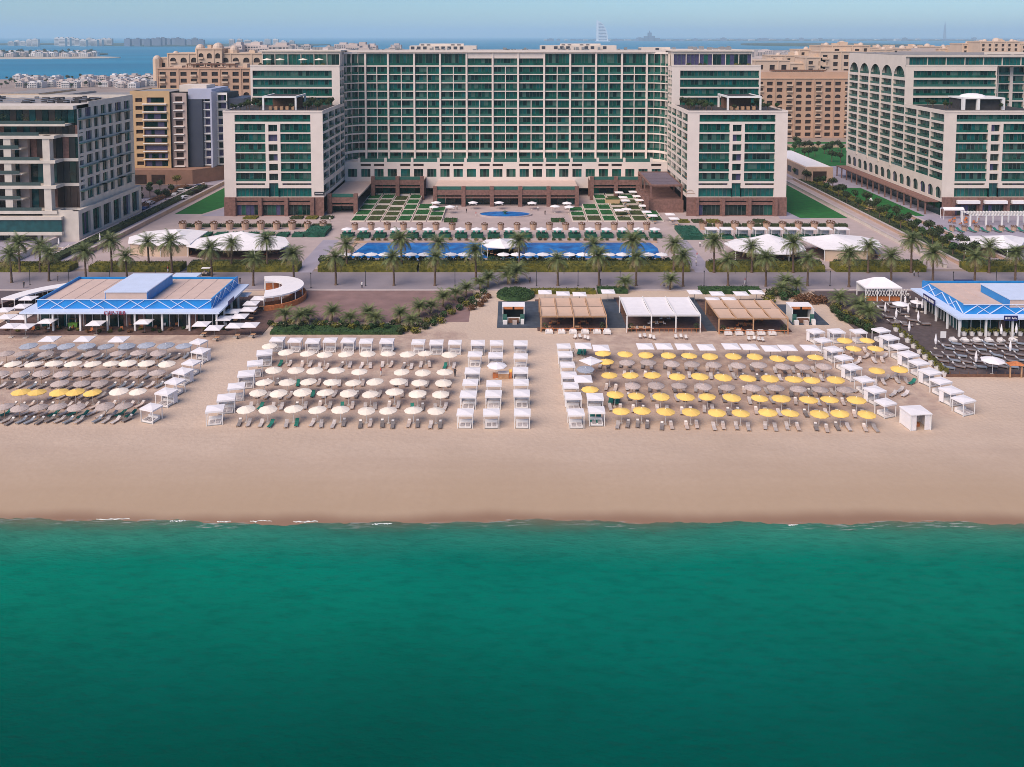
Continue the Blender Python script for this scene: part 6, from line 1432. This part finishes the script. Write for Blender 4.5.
g = G(1016, 378); rt = root('wooden_gate_frame', 'small wooden entrance frame at the seaward corner of the right deck', 'gate', (g.x, g.y, 0)); part('post','wood_light',rt,lambda q:q.box(-1.1,-.9,0,.2,0,2.2)); part('post','wood_light',rt,lambda q:q.box(.9,1.1,0,.2,0,2.2)); part('lintel','wood_light',rt,lambda q:q.box(-1.2,1.2,-.02,.22,2.2,2.4)); part('canopy','wood_orange',rt,lambda q:q.add([(-1.4,-.6,2.41),(1.4,-.6,2.41),(1.4,1.0,2.41),(-1.4,1.0,2.41),(0,.2,3.0)],[(0,1,4),(1,2,4),(2,3,4),(3,0,4),(3,2,1,0)]))
# white pots along the deck edge
rt = root('planter', '', 'planter'); part('pot', 'cushion_white', rt, lambda q: q.cyl(0,0,0,.75,.42,.55,10)); q = MB().use('leaf_hedge'); blob(q, 0,0,1.05,.75,.75,.5,110,.3,random.Random(4)); q.build('foliage', rt); POT = Proto(rt)
pp = [(896+5.9*i, 331.5+5.6*i) for i in range(9)]
line(POT, pp, 'white pot with green shrub, {0} from the back along the slanting deck edge', 'white potted shrubs along the right deck', base=.0, scale=1.1)
for i, (px, py) in enumerate(pp):
    g = G(px+2.5, py-1); BUSH[i % 2].put((g.x, g.y, 0), i, f'small green shrub behind the {nth(i)} white pot of the slanting deck edge', 'shrubs behind the white pots', .7)
line(POT, [(964+8*i, 336) for i in range(8)], 'white pot with green shrub, {0} from the left in front of the right restaurant', 'white potted shrubs before the right restaurant', base=.12)
for i, (px, py) in enumerate(((954,326),(966,325.5),(975,326))): rotd(px, py, .5, i, CH_O, 'orange wooden chair, {0} from the left at the corner of the right restaurant', 'orange chairs at the right restaurant', 1.8)
# ------------------------------------------------------------------ planting between plot and beach
yp = [(285,322),(308,322),(332,322),(350,325),(367.7,322),(400,323),(419,317),(443,306.5),(431,313),(466,297),(480,289.5),(455,300),(488,287),(375,326),(300,326),(412,328)]
line(YPALMS, yp, 'bushy young palm, {0} from the left in the planting between plot and beach', 'young palms between plot and beach', scale=.82)
hedge(gx(268,336), gx(402,336), gy(335), gy(327), .7, 'leaf_green', 'long dark green shrub bed behind the middle cabanas', dens=6)
for i in range(26):
    px = 270+i*5.1; g = G(px, 329+RND.uniform(-3.5, 3)); BUSH[i % 3].put((g.x, g.y, .4), i, f'bushy shrub, {nth(i)} from the left in the bed behind the middle cabanas', 'shrubs behind the middle cabanas', RND.uniform(.7, 1.0))
bp_ = [(405,331),(412,329),(420,326),(428,323),(436,320),(444,317),(452,314),(459,310),(466,306),(472,302),(478,298),(483,294),(415,333),(400,334),(425,329),(433,325.5),(448,311),(440,323),(462,303),(410,322),(474,306)]
for i, (px, py) in enumerate(sorted(bp_)):
    g = G(px, py); BUSH[i % 3].put((g.x, g.y, 0), i, f'green shrub, {nth(i)} from the left on the slanting bank beside the sandy path', 'shrubs on the slanting bank', 1.1)
rp = [(484,302),(480,306),(487,298),(472,310)]
for i, (px, py) in enumerate(rp): g = G(px, py); RUST.put((g.x, g.y, 0), i, f'rusty shrub, {nth(i)} of the patch at the top of the sandy path', 'rusty shrubs by the sandy path', 1.0)
# round hedge bed
g0 = G(515.5, 296); q = MB().use('leaf_green'); q.cyl(0,0,0,.8,4.4,4.3,20); r = random.Random(9)
for i in range(1500):
    a = r.uniform(0, 2*pi); d_ = 4.4*r.random()**.5; z = .85+r.uniform(-.1,.25) if d_ < 4.1 else r.uniform(0,.95); p = Vector((d_*cos(a), d_*sin(a), z)); A_ = Vector((r.gauss(0,1), r.gauss(0,1), r.gauss(0,.5))).normalized()*.2; B2 = Vector((r.gauss(0,1), r.gauss(0,1), r.gauss(0,1))).normalized()*.14; q.add([p-A_, p+B2, p+A_, p-B2], [(0,1,2,3)])
o = q.build('round_hedge'); o.location = g0; tag(o, 'round clipped green hedge at the top of the sandy path', 'hedge')
line(YPALMS, [(508,284),(516,283)], 'young palm, {0} from the left rising behind the round hedge', 'young palms behind the round hedge', scale=1.1)
hedge(gx(597,293), gx(628,293), gy(294), gy(290), 1.1, 'leaf_green', 'low green hedge behind the deck left of the white roofed bar')
hedge(gx(530,293), gx(596,293), gy(294.5), gy(291.5), 1.0, 'leaf_hedge', 'low green hedge behind the left tan pergola')
hedge(gx(700,294), gx(762,294), gy(294.5), gy(290), 1.1, 'leaf_green', 'low green hedge behind the right tan pergola')
line(YPALMS, [(625,290),(670,289.5),(785,291),(796,292),(781,296)], 'young palm, {0} from the left behind the beach bars', 'young palms behind the beach bars', scale=.9)
for i, (px, py) in enumerate([(770,298),(776,295),(783,300),(790,297),(768,303),(797,299),(806,301),(813,303),(820,303),(800,303)]):
    g = G(px, py); (BUSH[i % 3] if i < 6 else RUST).put((g.x, g.y, 0), i, f'{"green" if i < 6 else "rusty"} shrub, {nth(i)} in the patch behind the right beach kiosk', 'shrubs behind the right kiosk', 1.6)
ar = [(834,313),(838,317),(842,320),(847,322),(852,324),(857,326),(862,328),(868,331),(836,309),(845,316),(855,321),(866,326),(872,333)]
for i, (px, py) in enumerate(sorted(ar)):
    g = G(px, py); BUSH[i % 3].put((g.x, g.y, 0), i, f'green shrub, {nth(i)} from the left in the curved bed beside the pavilion', 'shrubs in the curved bed', 1.25)
line(YPALMS, [(839,306.5),(859,317),(868,322)], 'young palm, {0} from the left in the curved bed beside the pavilion', 'young palms in the curved bed', scale=1.0)
# sand path patch up to the promenade stays sand; loungers of the apartments
for i in range(13):
    g = G(10+i*5.4, 251.5 if i % 2 else 249); L_BEI.put((g.x, g.y, 0), -1.2, f'pale lounger, {nth(i)} from the left on the terrace of the left apartment building', 'pale loungers of the apartment terrace', 1.4)
line(P_CLOSED, [(20,247),(59,248),(100,243)], 'folded white parasol, {0} from the left on the apartment terrace', 'folded parasols of the apartment terrace')
# ------------------------------------------------------------------ cart, cars, people
def cart():
    rt = root('golf_cart', 'white roofed golf cart parked on the promenade', 'golf cart'); 
    part('body', 'dark_metal', rt, lambda q: (q.box(-1.1,1.1,-.55,.55,.3,.6), q.box(.75,1.15,-.5,.5,.6,.95))); part('seat', 'mattress_beige', rt, lambda q: (q.box(-.3,.3,-.5,.5,.6,.85), q.box(-.42,-.3,-.5,.5,.85,1.3), q.box(-1.0,-.6,-.5,.5,.6,.85)))
    part('roof', 'canvas_white', rt, lambda q: q.box(-1.1,1.0,-.6,.6,1.9,1.98)); 
    for x in (-1.0,.9):
        for y in (-.5,.5): part('roof_post', 'dark_metal', rt, lambda q: q.box(x-.03,x+.03,y-.03,y+.03,.6,1.9))
    for x in (-.75,.75):
        for y in (-.55,.55):
            w_ = MB().use('rubber'); n_ = 10; w_.add([(x+.24*cos(2*pi*i/n_), y-.07, .24+.24*sin(2*pi*i/n_)) for i in range(n_)]+[(x+.24*cos(2*pi*i/n_), y+.07, .24+.24*sin(2*pi*i/n_)) for i in range(n_)], [tuple(range(n_)), tuple(range(2*n_-1, n_-1, -1))]+[(i,(i+1) % n_,n_+(i+1) % n_,n_+i) for i in range(n_)]); w_.build('wheel', rt)
    return Proto(rt)
g = G(206.5, 275.5); cart().put((g.x, g.y, 0.01), .05)
def car(m):
    rt = root('parked_car', '', 'car'); prof = [(-2.2,.35),(-2.2,.85),(-1.7,.95),(-1.1,1.42),(.5,1.42),(1.1,.98),(2.0,.85),(2.2,.6),(2.2,.35)]
    def body(q):
        n_ = len(prof); q.add([(x,-.86,z) for x,z in prof]+[(x,.86,z) for x,z in prof], [tuple(range(n_)), tuple(range(2*n_-1,n_-1,-1))]+[(i,(i+1) % n_,n_+(i+1) % n_,n_+i) for i in range(n_)])
    part('body', m, rt, body); part('window', 'glass_dark', rt, lambda q: (q.add([(-1.45,-.87,1.0),(.9,-.87,1.0),(.42,-.87,1.34),(-1.05,-.87,1.34)],[(0,1,2,3)]), q.add([(-1.45,.87,1.0),(.9,.87,1.0),(.42,.87,1.34),(-1.05,.87,1.34)],[(3,2,1,0)])))
    part('windscreen', 'glass_dark', rt, lambda q: q.add([(1.06,-.72,1.02),(1.06,.72,1.02),(.56,.68,1.40),(.56,-.68,1.40)],[(0,1,2,3)]))
    for x in (-1.35,1.35):
        for y in (-.8,.8):
            w_ = MB().use('rubber'); n_ = 12; w_.add([(x+.33*cos(2*pi*i/n_), y-.1, .33+.33*sin(2*pi*i/n_)) for i in range(n_)]+[(x+.33*cos(2*pi*i/n_), y+.1, .33+.33*sin(2*pi*i/n_)) for i in range(n_)], [tuple(range(n_)), tuple(range(2*n_-1, n_-1, -1))]+[(i,(i+1) % n_,n_+(i+1) % n_,n_+i) for i in range(n_)]); w_.build('wheel', rt)
    return Proto(rt)
mat('car_blue', (0.03, 0.06, 0.16), 0.25); mat('car_silver', (0.5, 0.5, 0.52), 0.3, metal=.3); mat('car_white', (0.75,0.75,0.75), 0.25); mat('car_black', (0.012,0.012,0.014), 0.25)
CARS = [(car('car_blue'), 'dark blue'), (car('car_silver'), 'silver'), (car('car_white'), 'white'), (car('car_black'), 'black')]
for i, (px, py, rz) in enumerate(((146,210,1.5),(150,204.5,1.5),(182,192,0.1),(190,190,0.1),(199,188,.1),(176,196,1.5),(186,199,.9),(196,193,.9))):
    g = G(px, py); p_, cn = CARS[i % 4]; p_.put((g.x, g.y, 0.01), rz, f'{cn} car, {nth(i)} counted from the apartment corner along the left back road', 'cars on the left back road')
def person(shirt, legs, seed):
    me = bpy.data.meshes.new('person'); V = [(0,0,.95),(0,0,1.15),(0,0,1.38),(0,0,1.5),(0,.02,1.63),(0,.02,1.76),(.19,0,1.40),(.27,.03,1.12),(.26,-.06,.88),(-.19,0,1.40),(-.27,.03,1.12),(-.26,-.04,.88),(.10,0,.90),(.12,-.06,.50),(.12,.05,.08),(.12,-.12,.04),(-.10,0,.90),(-.12,.08,.50),(-.12,.12,.08),(-.12,-.04,.04)]
    E = [(0,1),(1,2),(2,3),(3,4),(4,5),(2,6),(6,7),(7,8),(2,9),(9,10),(10,11),(0,12),(12,13),(13,14),(14,15),(0,16),(16,17),(17,18),(18,19)]
    rad = [.15,.14,.16,.06,.095,.08,.07,.045,.035,.07,.045,.035,.10,.065,.045,.04,.10,.065,.045,.04]
    me.from_pydata(V, E, []); ob = bpy.data.objects.new('person', me); col.objects.link(ob); sk = ob.modifiers.new('s', 'SKIN')
    for i, v in enumerate(me.skin_vertices[0].data): v.radius = (rad[i], rad[i]*.85)
    me.skin_vertices[0].data[0].use_root = True
    sb = ob.modifiers.new('b', 'SUBSURF'); sb.levels = 1; sb.render_levels = 1
    dg = bpy.context.evaluated_depsgraph_get(); m2 = bpy.data.meshes.new_from_object(ob.evaluated_get(dg)); bpy.data.objects.remove(ob)
    m2.materials.clear(); [m2.materials.append(M(x)) for x in ('skin', shirt, legs, 'hair')]
    for p in m2.polygons:
        z = p.center.z; p.use_smooth = True; p.material_index = 3 if z > 1.70 or (z > 1.6 and p.center.y > .05) else 0 if z > 1.47 else (0 if (abs(p.center.x) > .22 and z < 1.15) else 1) if z > .93 else (2 if z > .12 else 0)
    o = new('person', m2); tag(o, '', 'person'); return Proto(o)
PE = [(person('cloth_white', 'cloth_dark', 1), 'person in white top and dark trousers'), (person('cloth_dark', 'cloth_dark', 2), 'person in dark clothes'), (person('cloth_red', 'cloth_white', 3), 'person in red top and pale shorts')]
for i, (px, py, k, lb) in enumerate(((58,281.5,1,'on the promenade above the left restaurant'), (24,288,1,'standing at the left end of the promenade'), (168,272.3,2,'beside the hedge above the left restaurant'), (914,276.5,0,'on the promenade left of the right restaurant'), (918,277,1,'close behind another on the promenade at the right'), (381,376,2,'in the gap of the fourth cream parasol row'), (455,377,1,'standing right of the cream parasols'), (696,266,0,'in the passage right of the pool'), (362,288.5,0,'at the promenade edge above the brown plot'), (530,283,1,'on the promenade behind the round hedge'), (573,357,0,'in the sand aisle left of the yellow field'))):
    g = G(px, py); PE[k][0].put((g.x, g.y, 0.01), RND.uniform(0, 6), f'{PE[k][1]} {lb}', 'people at the beach resort')
for i, (px, py) in enumerate(((905,304),(910,303),(916,304.5),(908,300))): g = G(px, py); PE[0][0].put((g.x, g.y, .13), i, f'person in white top, {nth(i)} of the group beside the pavilion on the right deck', 'people at the beach resort')
for i in range(44):
    px = 322+i*8.4; g = G(px+RND.uniform(-2,2), 262.4+RND.uniform(-.6,.6))
    if not 690 < px < 706: BUSH[i % 3].put((g.x, g.y, 0), i, f'dark shrub, {nth(i)} from the left between the pool parasols and the promenade hedge', 'shrubs between the pool and the promenade hedge', RND.uniform(1.0, 1.5))
for i in range(40):
    px = 348+i*7.9; g = G(px+RND.uniform(-2,2), 240.6+RND.uniform(-.5,.5)); (BUSH[i % 3] if i % 5 else RUST).put((g.x, g.y, 0), i, f'small shrub, {nth(i)} from the left along the inland edge of the pool', 'shrubs along the inland edge of the pool', RND.uniform(.6, .9))
for i, (px, py) in enumerate([(457+i*9.5, 210+(i % 3)*3.2) for i in range(3)]+[(538+i*7, 211+(i % 2)*4) for i in range(3)]+[(334,268),(336,262),(697,258),(700,247),(452,224),(560,224),(330,222),(600,285),(745,284),(880,284),(240,284)]):
    g = G(px, py); PE[i % 3][0].put((g.x, g.y, .01), i, f'{PE[i % 3][1].split(" in ")[0]} in {PE[i % 3][1].split(" in ")[1]}, {nth(i)} of those scattered through court and promenade', 'people in the hotel court and promenade')
q = MB().use('sign_navy'); g = G(964.5, 287); q.box(-2.2,2.2,-.8,.8,.0,1.6); q.use('white_paint'); q.box(-2.2,2.2,-.85,-.81,1.3,1.45); o = q.build('blue_container'); o.location = g; tag(o, 'dark blue low container on the promenade behind the right restaurant', 'container')
# rooftop greenery and parasols
rn = random.Random(31)
for side, (X0_, X1_) in (('left', (HX0, TL1)), ('right', (TR0, HX1))):
    for i in range(42):
        x = rn.uniform(X0_+1.5, X1_-1.5); y = rn.uniform(YF+1.5, YM-3)
        if abs(x-(X0_+X1_)/2-1) < 7 and y > 285: x = X0_+2+rn.random()*6 if i % 2 else X1_-2-rn.random()*6
        TREES[i % 3].put((x, y, 34.9), i, f'small rooftop tree, {nth(i)} planted on the {side} forward tower', f'rooftop trees of the {side} tower', rn.uniform(.5, .8))
for i in range(22):
    TREES[i % 3].put((rn.uniform(RX0+2, RX1-2), rn.uniform(YF+2, YM-3), 34.9), i, f'small rooftop tree, {nth(i)} planted on the right hotel terrace', 'rooftop trees of the right hotel', .6)
for i, px in enumerate((267,280,303,319)):
    x = Xat(px, YM+1.8, 51); P_CREAM.put((x, YM+1.9, 49.0), 0, f'cream parasol, {nth(i)} from the left on the upper left roof terrace', 'parasols on the upper left roof terrace', 1.15)
for i in range(14):
    side = i % 2; xx = rn.uniform(HX0+2, TL1-2) if side else rn.uniform(TR0+2, HX1-2); BUSH[i % 3].put((xx, YM+1.2, 49.0), i, f'low roof shrub, {nth(i//2)} planted on the upper {"left" if side else "right"} roof terrace', 'shrubs on the upper roof terraces', .9)
# ------------------------------------------------------------------ distance
mat('far_white', (0.62, 0.60, 0.59), .8, .1, .05, obj=.25)
def far_house(wm='far_building'):
    q = MB().use(wm); q.box(-.5,.5,-.5,.5,0,1); q.box(-.32,.2,-.3,.3,1,1.22); q.use('far_window')
    for r in range(3):
        for i in range(4): q.box(-.42+i*.235, -.27+i*.235, -.512, -.502, .12+r*.3, .28+r*.3)
    return q.mesh('distant_house')
def far_tower():
    q = MB().use('far_building'); q.box(-.5,.5,-.5,.5,0,1); q.box(-.18,.3,-.3,.3,1,1.06); q.use('far_window')
    for r in range(16): [q.box(-.46+.155*c_, -.36+.155*c_, -.506, -.501, .03+r*.06, .062+r*.06) for c_ in range(6)]
    return q.mesh('distant_block')
hm, tm = far_house(), far_tower(); wh = far_house('far_white')
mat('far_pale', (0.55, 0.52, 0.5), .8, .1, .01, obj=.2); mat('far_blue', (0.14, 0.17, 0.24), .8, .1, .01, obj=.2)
def fb(name, me, x, y, z, w_, d_, h_, label, cat, group, rz=0, m=None):
    o = new(name, me, None, (x, y, z), rz); o.scale = (w_, d_, h_); tag(o, label, cat, group)
    return o
rn = random.Random(77)
pts = sorted([(rn.uniform(18, 156), rn.uniform(80, 88)) for i in range(105)])
for i, (px, py) in enumerate(pts):
    g = G(px, py); fb('villa', wh if i % 2 else hm, g.x, g.y, 0, rn.uniform(7, 12), rn.uniform(8, 12), rn.uniform(5, 8), f'white shore villa, {nth(i)} from the left in the far left shore rows', 'house', 'villas on the far left shore')
for i in range(60):
    g = G(rn.uniform(0, 156), rn.uniform(79, 89)); TREES[i % 3].put((g.x, g.y, 0), i, f'dark shore tree, {nth(i)} among the white villas of the far left shore', 'trees among the far villas', rn.uniform(1.2, 2.0))
# brown low roofs between villas and apartment block
for i, (a, e, y0_, y1_, zt, mm_) in enumerate(((0,39,95,88,12,'ochre_wall'),(39,60,97,88.5,11,'roof_grey'),(60,131,99,91,10,'concrete_pink'),(94,131,101,95,16,'roof_grey'))):
    Y = gy(max(y0_+14, 100)); x0, x1 = Xat(a, Y, zt), Xat(e, Y, zt); ht = Zat(y0_-1, Y); q = MB().use(mm_); q.box(x0, x1, Y, Y+60, 0, ht); q.use('roof_grey'); q.box(x0+1, x1-1, Y+1, Y+59, ht, ht+.5); q.use('window_brown')
    for j in range(int((x1-x0)/5)): q.box(x0+1.5+j*5, x0+4+j*5, Y-.06, Y-.003, ht-4, ht-2)
    tag(q.build('warehouse'), ['ochre low block behind the left apartment building at the frame edge','grey roofed low block behind the left apartment building','long pinkish low block behind the left apartment building','raised grey roofed block left of the ochre apartment block'][i], 'building', 'low blocks behind the left apartments')
# mid distance resort quarter behind the hotel, left and right
pts = sorted([(rn.uniform(225, 400), rn.uniform(44, 52)) for i in range(46)])
for i, (px, py) in enumerate(pts):
    Y = rn.uniform(700, 1700); x = Xat(px, Y, 40); zt = Zat(rn.uniform(44, 49.5), Y)
    fb('apartment_block', tm, x, Y, 0, rn.uniform(9, 24), 18, zt, f'hazy beige apartment block, {nth(i)} from the left beyond the left hotel wing', 'building', 'blocks beyond the left wing')
pts = sorted([(rn.uniform(610, 1030), 0) for i in range(120)])
for i, (px, py) in enumerate(pts):
    near = i % 3 == 0; Y = rn.uniform(800, 1500) if near else rn.uniform(1500, 3300)
    lo = 50 if px < 850 else 46
    top = rn.uniform(lo+2, 62) if near else rn.uniform(lo, 54); zt = Zat(top, Y)
    if px < 760 and near: continue
    if 770 < px < 845 and (near or zt > 14): zt = min(zt, 8); Y = max(Y, 2000)
    zt = max(zt, 5)
    fb('apartment_block', tm if zt > 25 else hm, Xat(px, Y, zt), Y, 0, rn.uniform(16, 45), rn.uniform(16, 30), zt, f'pale distant block, {nth(i)} from the left in the quarter beyond the right hotels', 'building', 'blocks beyond the right hotels')
# domed resort at the top right
for i, (px, top, Y, w_) in enumerate(((880,48,900,40),(905,49,860,36),(930,47,900,44),(985,44,760,40),(1000,42,740,34),(1018,44,760,40),(960,49,820,40),(972,46,800,26),(800,56,640,44),(826,50,640,40),(845,46,620,36),(868,50,700,40))):
    rt = Bld('resort_building', f'cream domed resort block, {nth(i)} listed along the skyline right of the ochre towers', 'building', (Xat(px, Y, 40), Y, 0), 'domed resort blocks on the right skyline')
    zt = Zat(top, Y); x = Xat(px, Y, zt); beige_block(rt, x-w_/2, x+w_/2, Y, 20 if False else 0, zt, 5.5, 3.8, 'cream_wall', 22, ww=.42, start=max(0, int(zt/3.8)-6))
    rt.parts = [p for p in rt.parts if p[0] != 'balcony']
    rt.mb('dome', 'dome_gold').dome(x, Y+6, zt+.6, 3.4, 3.2); rt.mb('dome', 'dome_gold').dome(x+w_*.35, Y+3, zt+.6, 2.0, 2.0); rt.mb('dome', 'dome_gold').dome(x-w_*.35, Y+3, zt+.6, 2.0, 2.0)
    rt.root['label'] = f'cream domed resort block, {nth(sorted([880,905,930,985,1000,1018,960,972,800,826,845,868]).index(px))} from the left along the right skyline'
    rt.finish(4)
# islands
def island(name, px0, px1, py0, py1, m, label, h=2.0):
    a, e = G(px0, py0), G(px1, py1); cy_ = (a.y+e.y)/2; n_ = 18; r = random.Random(int(px0)); pts = []
    xl, xr = Xat(px0, cy_), Xat(px1, cy_)
    for i in range(n_): t = 2*pi*i/n_; pts.append(((xl+xr)/2+(xr-xl)/2*cos(t)*r.uniform(.95,1), cy_+abs(e.y-a.y)/2*sin(t)*r.uniform(.85,1)))
    q = MB().use(m); q.prism(pts, -.9, h); return tag(q.build(name), kind='structure')
mat('island_sand', (0.5, 0.42, 0.33), .9, .1, .02)
island('island', -60, 122, 59, 56.5, 'island_sand', '', .8)
island('island', -60, 98, 58, 53, 'island_green', '', 2.0)
island('island', -40, 130, 45.2, 43.5, 'island_green', '', 5.0)
island('island', 105, 330, 46.5, 44, 'island_green', '', 4.0)
island('island', 745, 905, 47, 44, 'island_green', '', 9.0)
island('island', 560, 1100, 41.0, 39.6, 'island_green', '', 8.0)
island('sandbank', 700, 770, 50.5, 49.4, 'island_sand', '', .8)
pts = sorted([(rn.uniform(-2, 96), rn.uniform(54, 57.6)) for i in range(60)])
for i, (px, py) in enumerate(pts):
    g = G(px, py); fb('villa', wh if i % 2 else hm, g.x, g.y, 1.8, rn.uniform(14, 26), 16, rn.uniform(7, 12), f'pale island villa, {nth(i)} from the left on the near sandy island', 'house', 'villas on the near island')
for i in range(50):
    g = G(rn.uniform(0, 97), rn.uniform(53.5, 57)); TREES[i % 3].put((g.x, g.y, 1.5), i, f'dark island tree, {nth(i)} among the villas of the near island', 'trees on the near island', rn.uniform(2.5, 4.0))
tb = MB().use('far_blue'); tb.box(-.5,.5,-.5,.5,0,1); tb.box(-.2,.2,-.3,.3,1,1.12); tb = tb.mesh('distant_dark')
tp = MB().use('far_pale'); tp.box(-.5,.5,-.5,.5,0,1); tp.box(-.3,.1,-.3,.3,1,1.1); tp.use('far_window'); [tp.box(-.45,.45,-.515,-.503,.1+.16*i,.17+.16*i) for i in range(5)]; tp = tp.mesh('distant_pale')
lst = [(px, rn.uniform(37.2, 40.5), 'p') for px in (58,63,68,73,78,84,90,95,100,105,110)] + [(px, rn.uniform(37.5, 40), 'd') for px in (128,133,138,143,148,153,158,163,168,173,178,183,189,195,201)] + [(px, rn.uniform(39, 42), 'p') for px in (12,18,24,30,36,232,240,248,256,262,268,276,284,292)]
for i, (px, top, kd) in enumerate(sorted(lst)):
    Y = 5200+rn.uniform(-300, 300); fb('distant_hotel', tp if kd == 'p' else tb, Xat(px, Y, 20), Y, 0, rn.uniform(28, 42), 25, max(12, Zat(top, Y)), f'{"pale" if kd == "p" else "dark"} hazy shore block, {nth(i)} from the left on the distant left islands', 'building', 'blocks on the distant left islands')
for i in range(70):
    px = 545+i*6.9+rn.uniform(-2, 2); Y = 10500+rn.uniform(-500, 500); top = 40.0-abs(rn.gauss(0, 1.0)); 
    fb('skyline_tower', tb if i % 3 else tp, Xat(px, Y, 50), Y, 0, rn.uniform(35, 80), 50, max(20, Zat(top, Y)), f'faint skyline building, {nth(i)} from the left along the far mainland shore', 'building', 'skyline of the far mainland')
# palace-like skyline building, and the needle tower at the right
Y = 10000; x = Xat(650, Y, 60); q = MB().use('far_blue')
for dx, w_, ht in ((-90,70,34),(-40,50,60),(0,40,100),(40,40,62),(85,70,36)): q.box(x+dx-w_/2, x+dx+w_/2, Y, Y+60, 0, ht); 
q.cyl(x, Y+30, 100, 125, 10, 2, 8); tag(q.build('skyline_tower'), 'stepped pointed tower on the far shore right of the sail tower', 'building')
Y = 14000; x = Xat(945, Y, 200); q = MB().use('far_blue'); q.cyl(x, Y, 0, 160, 26, 20, 8); q.cyl(x, Y, 160, 300, 18, 3, 8); tag(q.build('skyline_tower'), 'thin needle tower on the far right horizon', 'building')
# the sail shaped tower
Y = 9600; x0 = Xat(597.2, Y, 0); ht = Zat(18.5, Y); wdt = Xat(608, Y, 0)-x0; rt = root('sail_tower', 'white sail shaped tower standing in the sea on the horizon', 'tower', (x0, Y, 0)); n_ = 14
prof = [(wdt*(cos(pi/2*(i/n_)**1.25))**.55, ht*.9*i/n_) for i in range(n_+1)]
q = MB().use('sail_white'); pts = [(4, 0)]+[(max(6, p), z) for p, z in prof]+[(4, ht*.9)]
q.add([(x, 0, z) for x, z in pts]+[(x, 40, z) for x, z in pts], [tuple(range(len(pts))), tuple(range(2*len(pts)-1, len(pts)-1, -1))]+[(i, (i+1) % len(pts), len(pts)+(i+1) % len(pts), len(pts)+i) for i in range(len(pts))]); q.build('sail_body', rt)
q = MB().use('far_blue'); [q.box(14, max(15, p-14), -1.5, -.2, z+3, z+9) for p, z in prof[:-2]]; q.build('window_band', rt)
q = MB().use('sail_white'); q.box(-8, 4, 0, 30, 0, ht*.93); q.box(-3, 0, 10, 13, ht*.93, ht*1.06); q.box(-20, wdt+20, -20, 60, -.9, 6); q.build('mast', rt)
flush_loungers()
#  hide unused prototypes
for o in [o for o in bpy.data.objects if o.parent is None and o.get('label') == '']:
    if o.parent is None and o.type in ('EMPTY', 'MESH') and 'label' in o and o['label'] == '':
        for ch in list(o.children): bpy.data.objects.remove(ch)
        bpy.data.objects.remove(o)
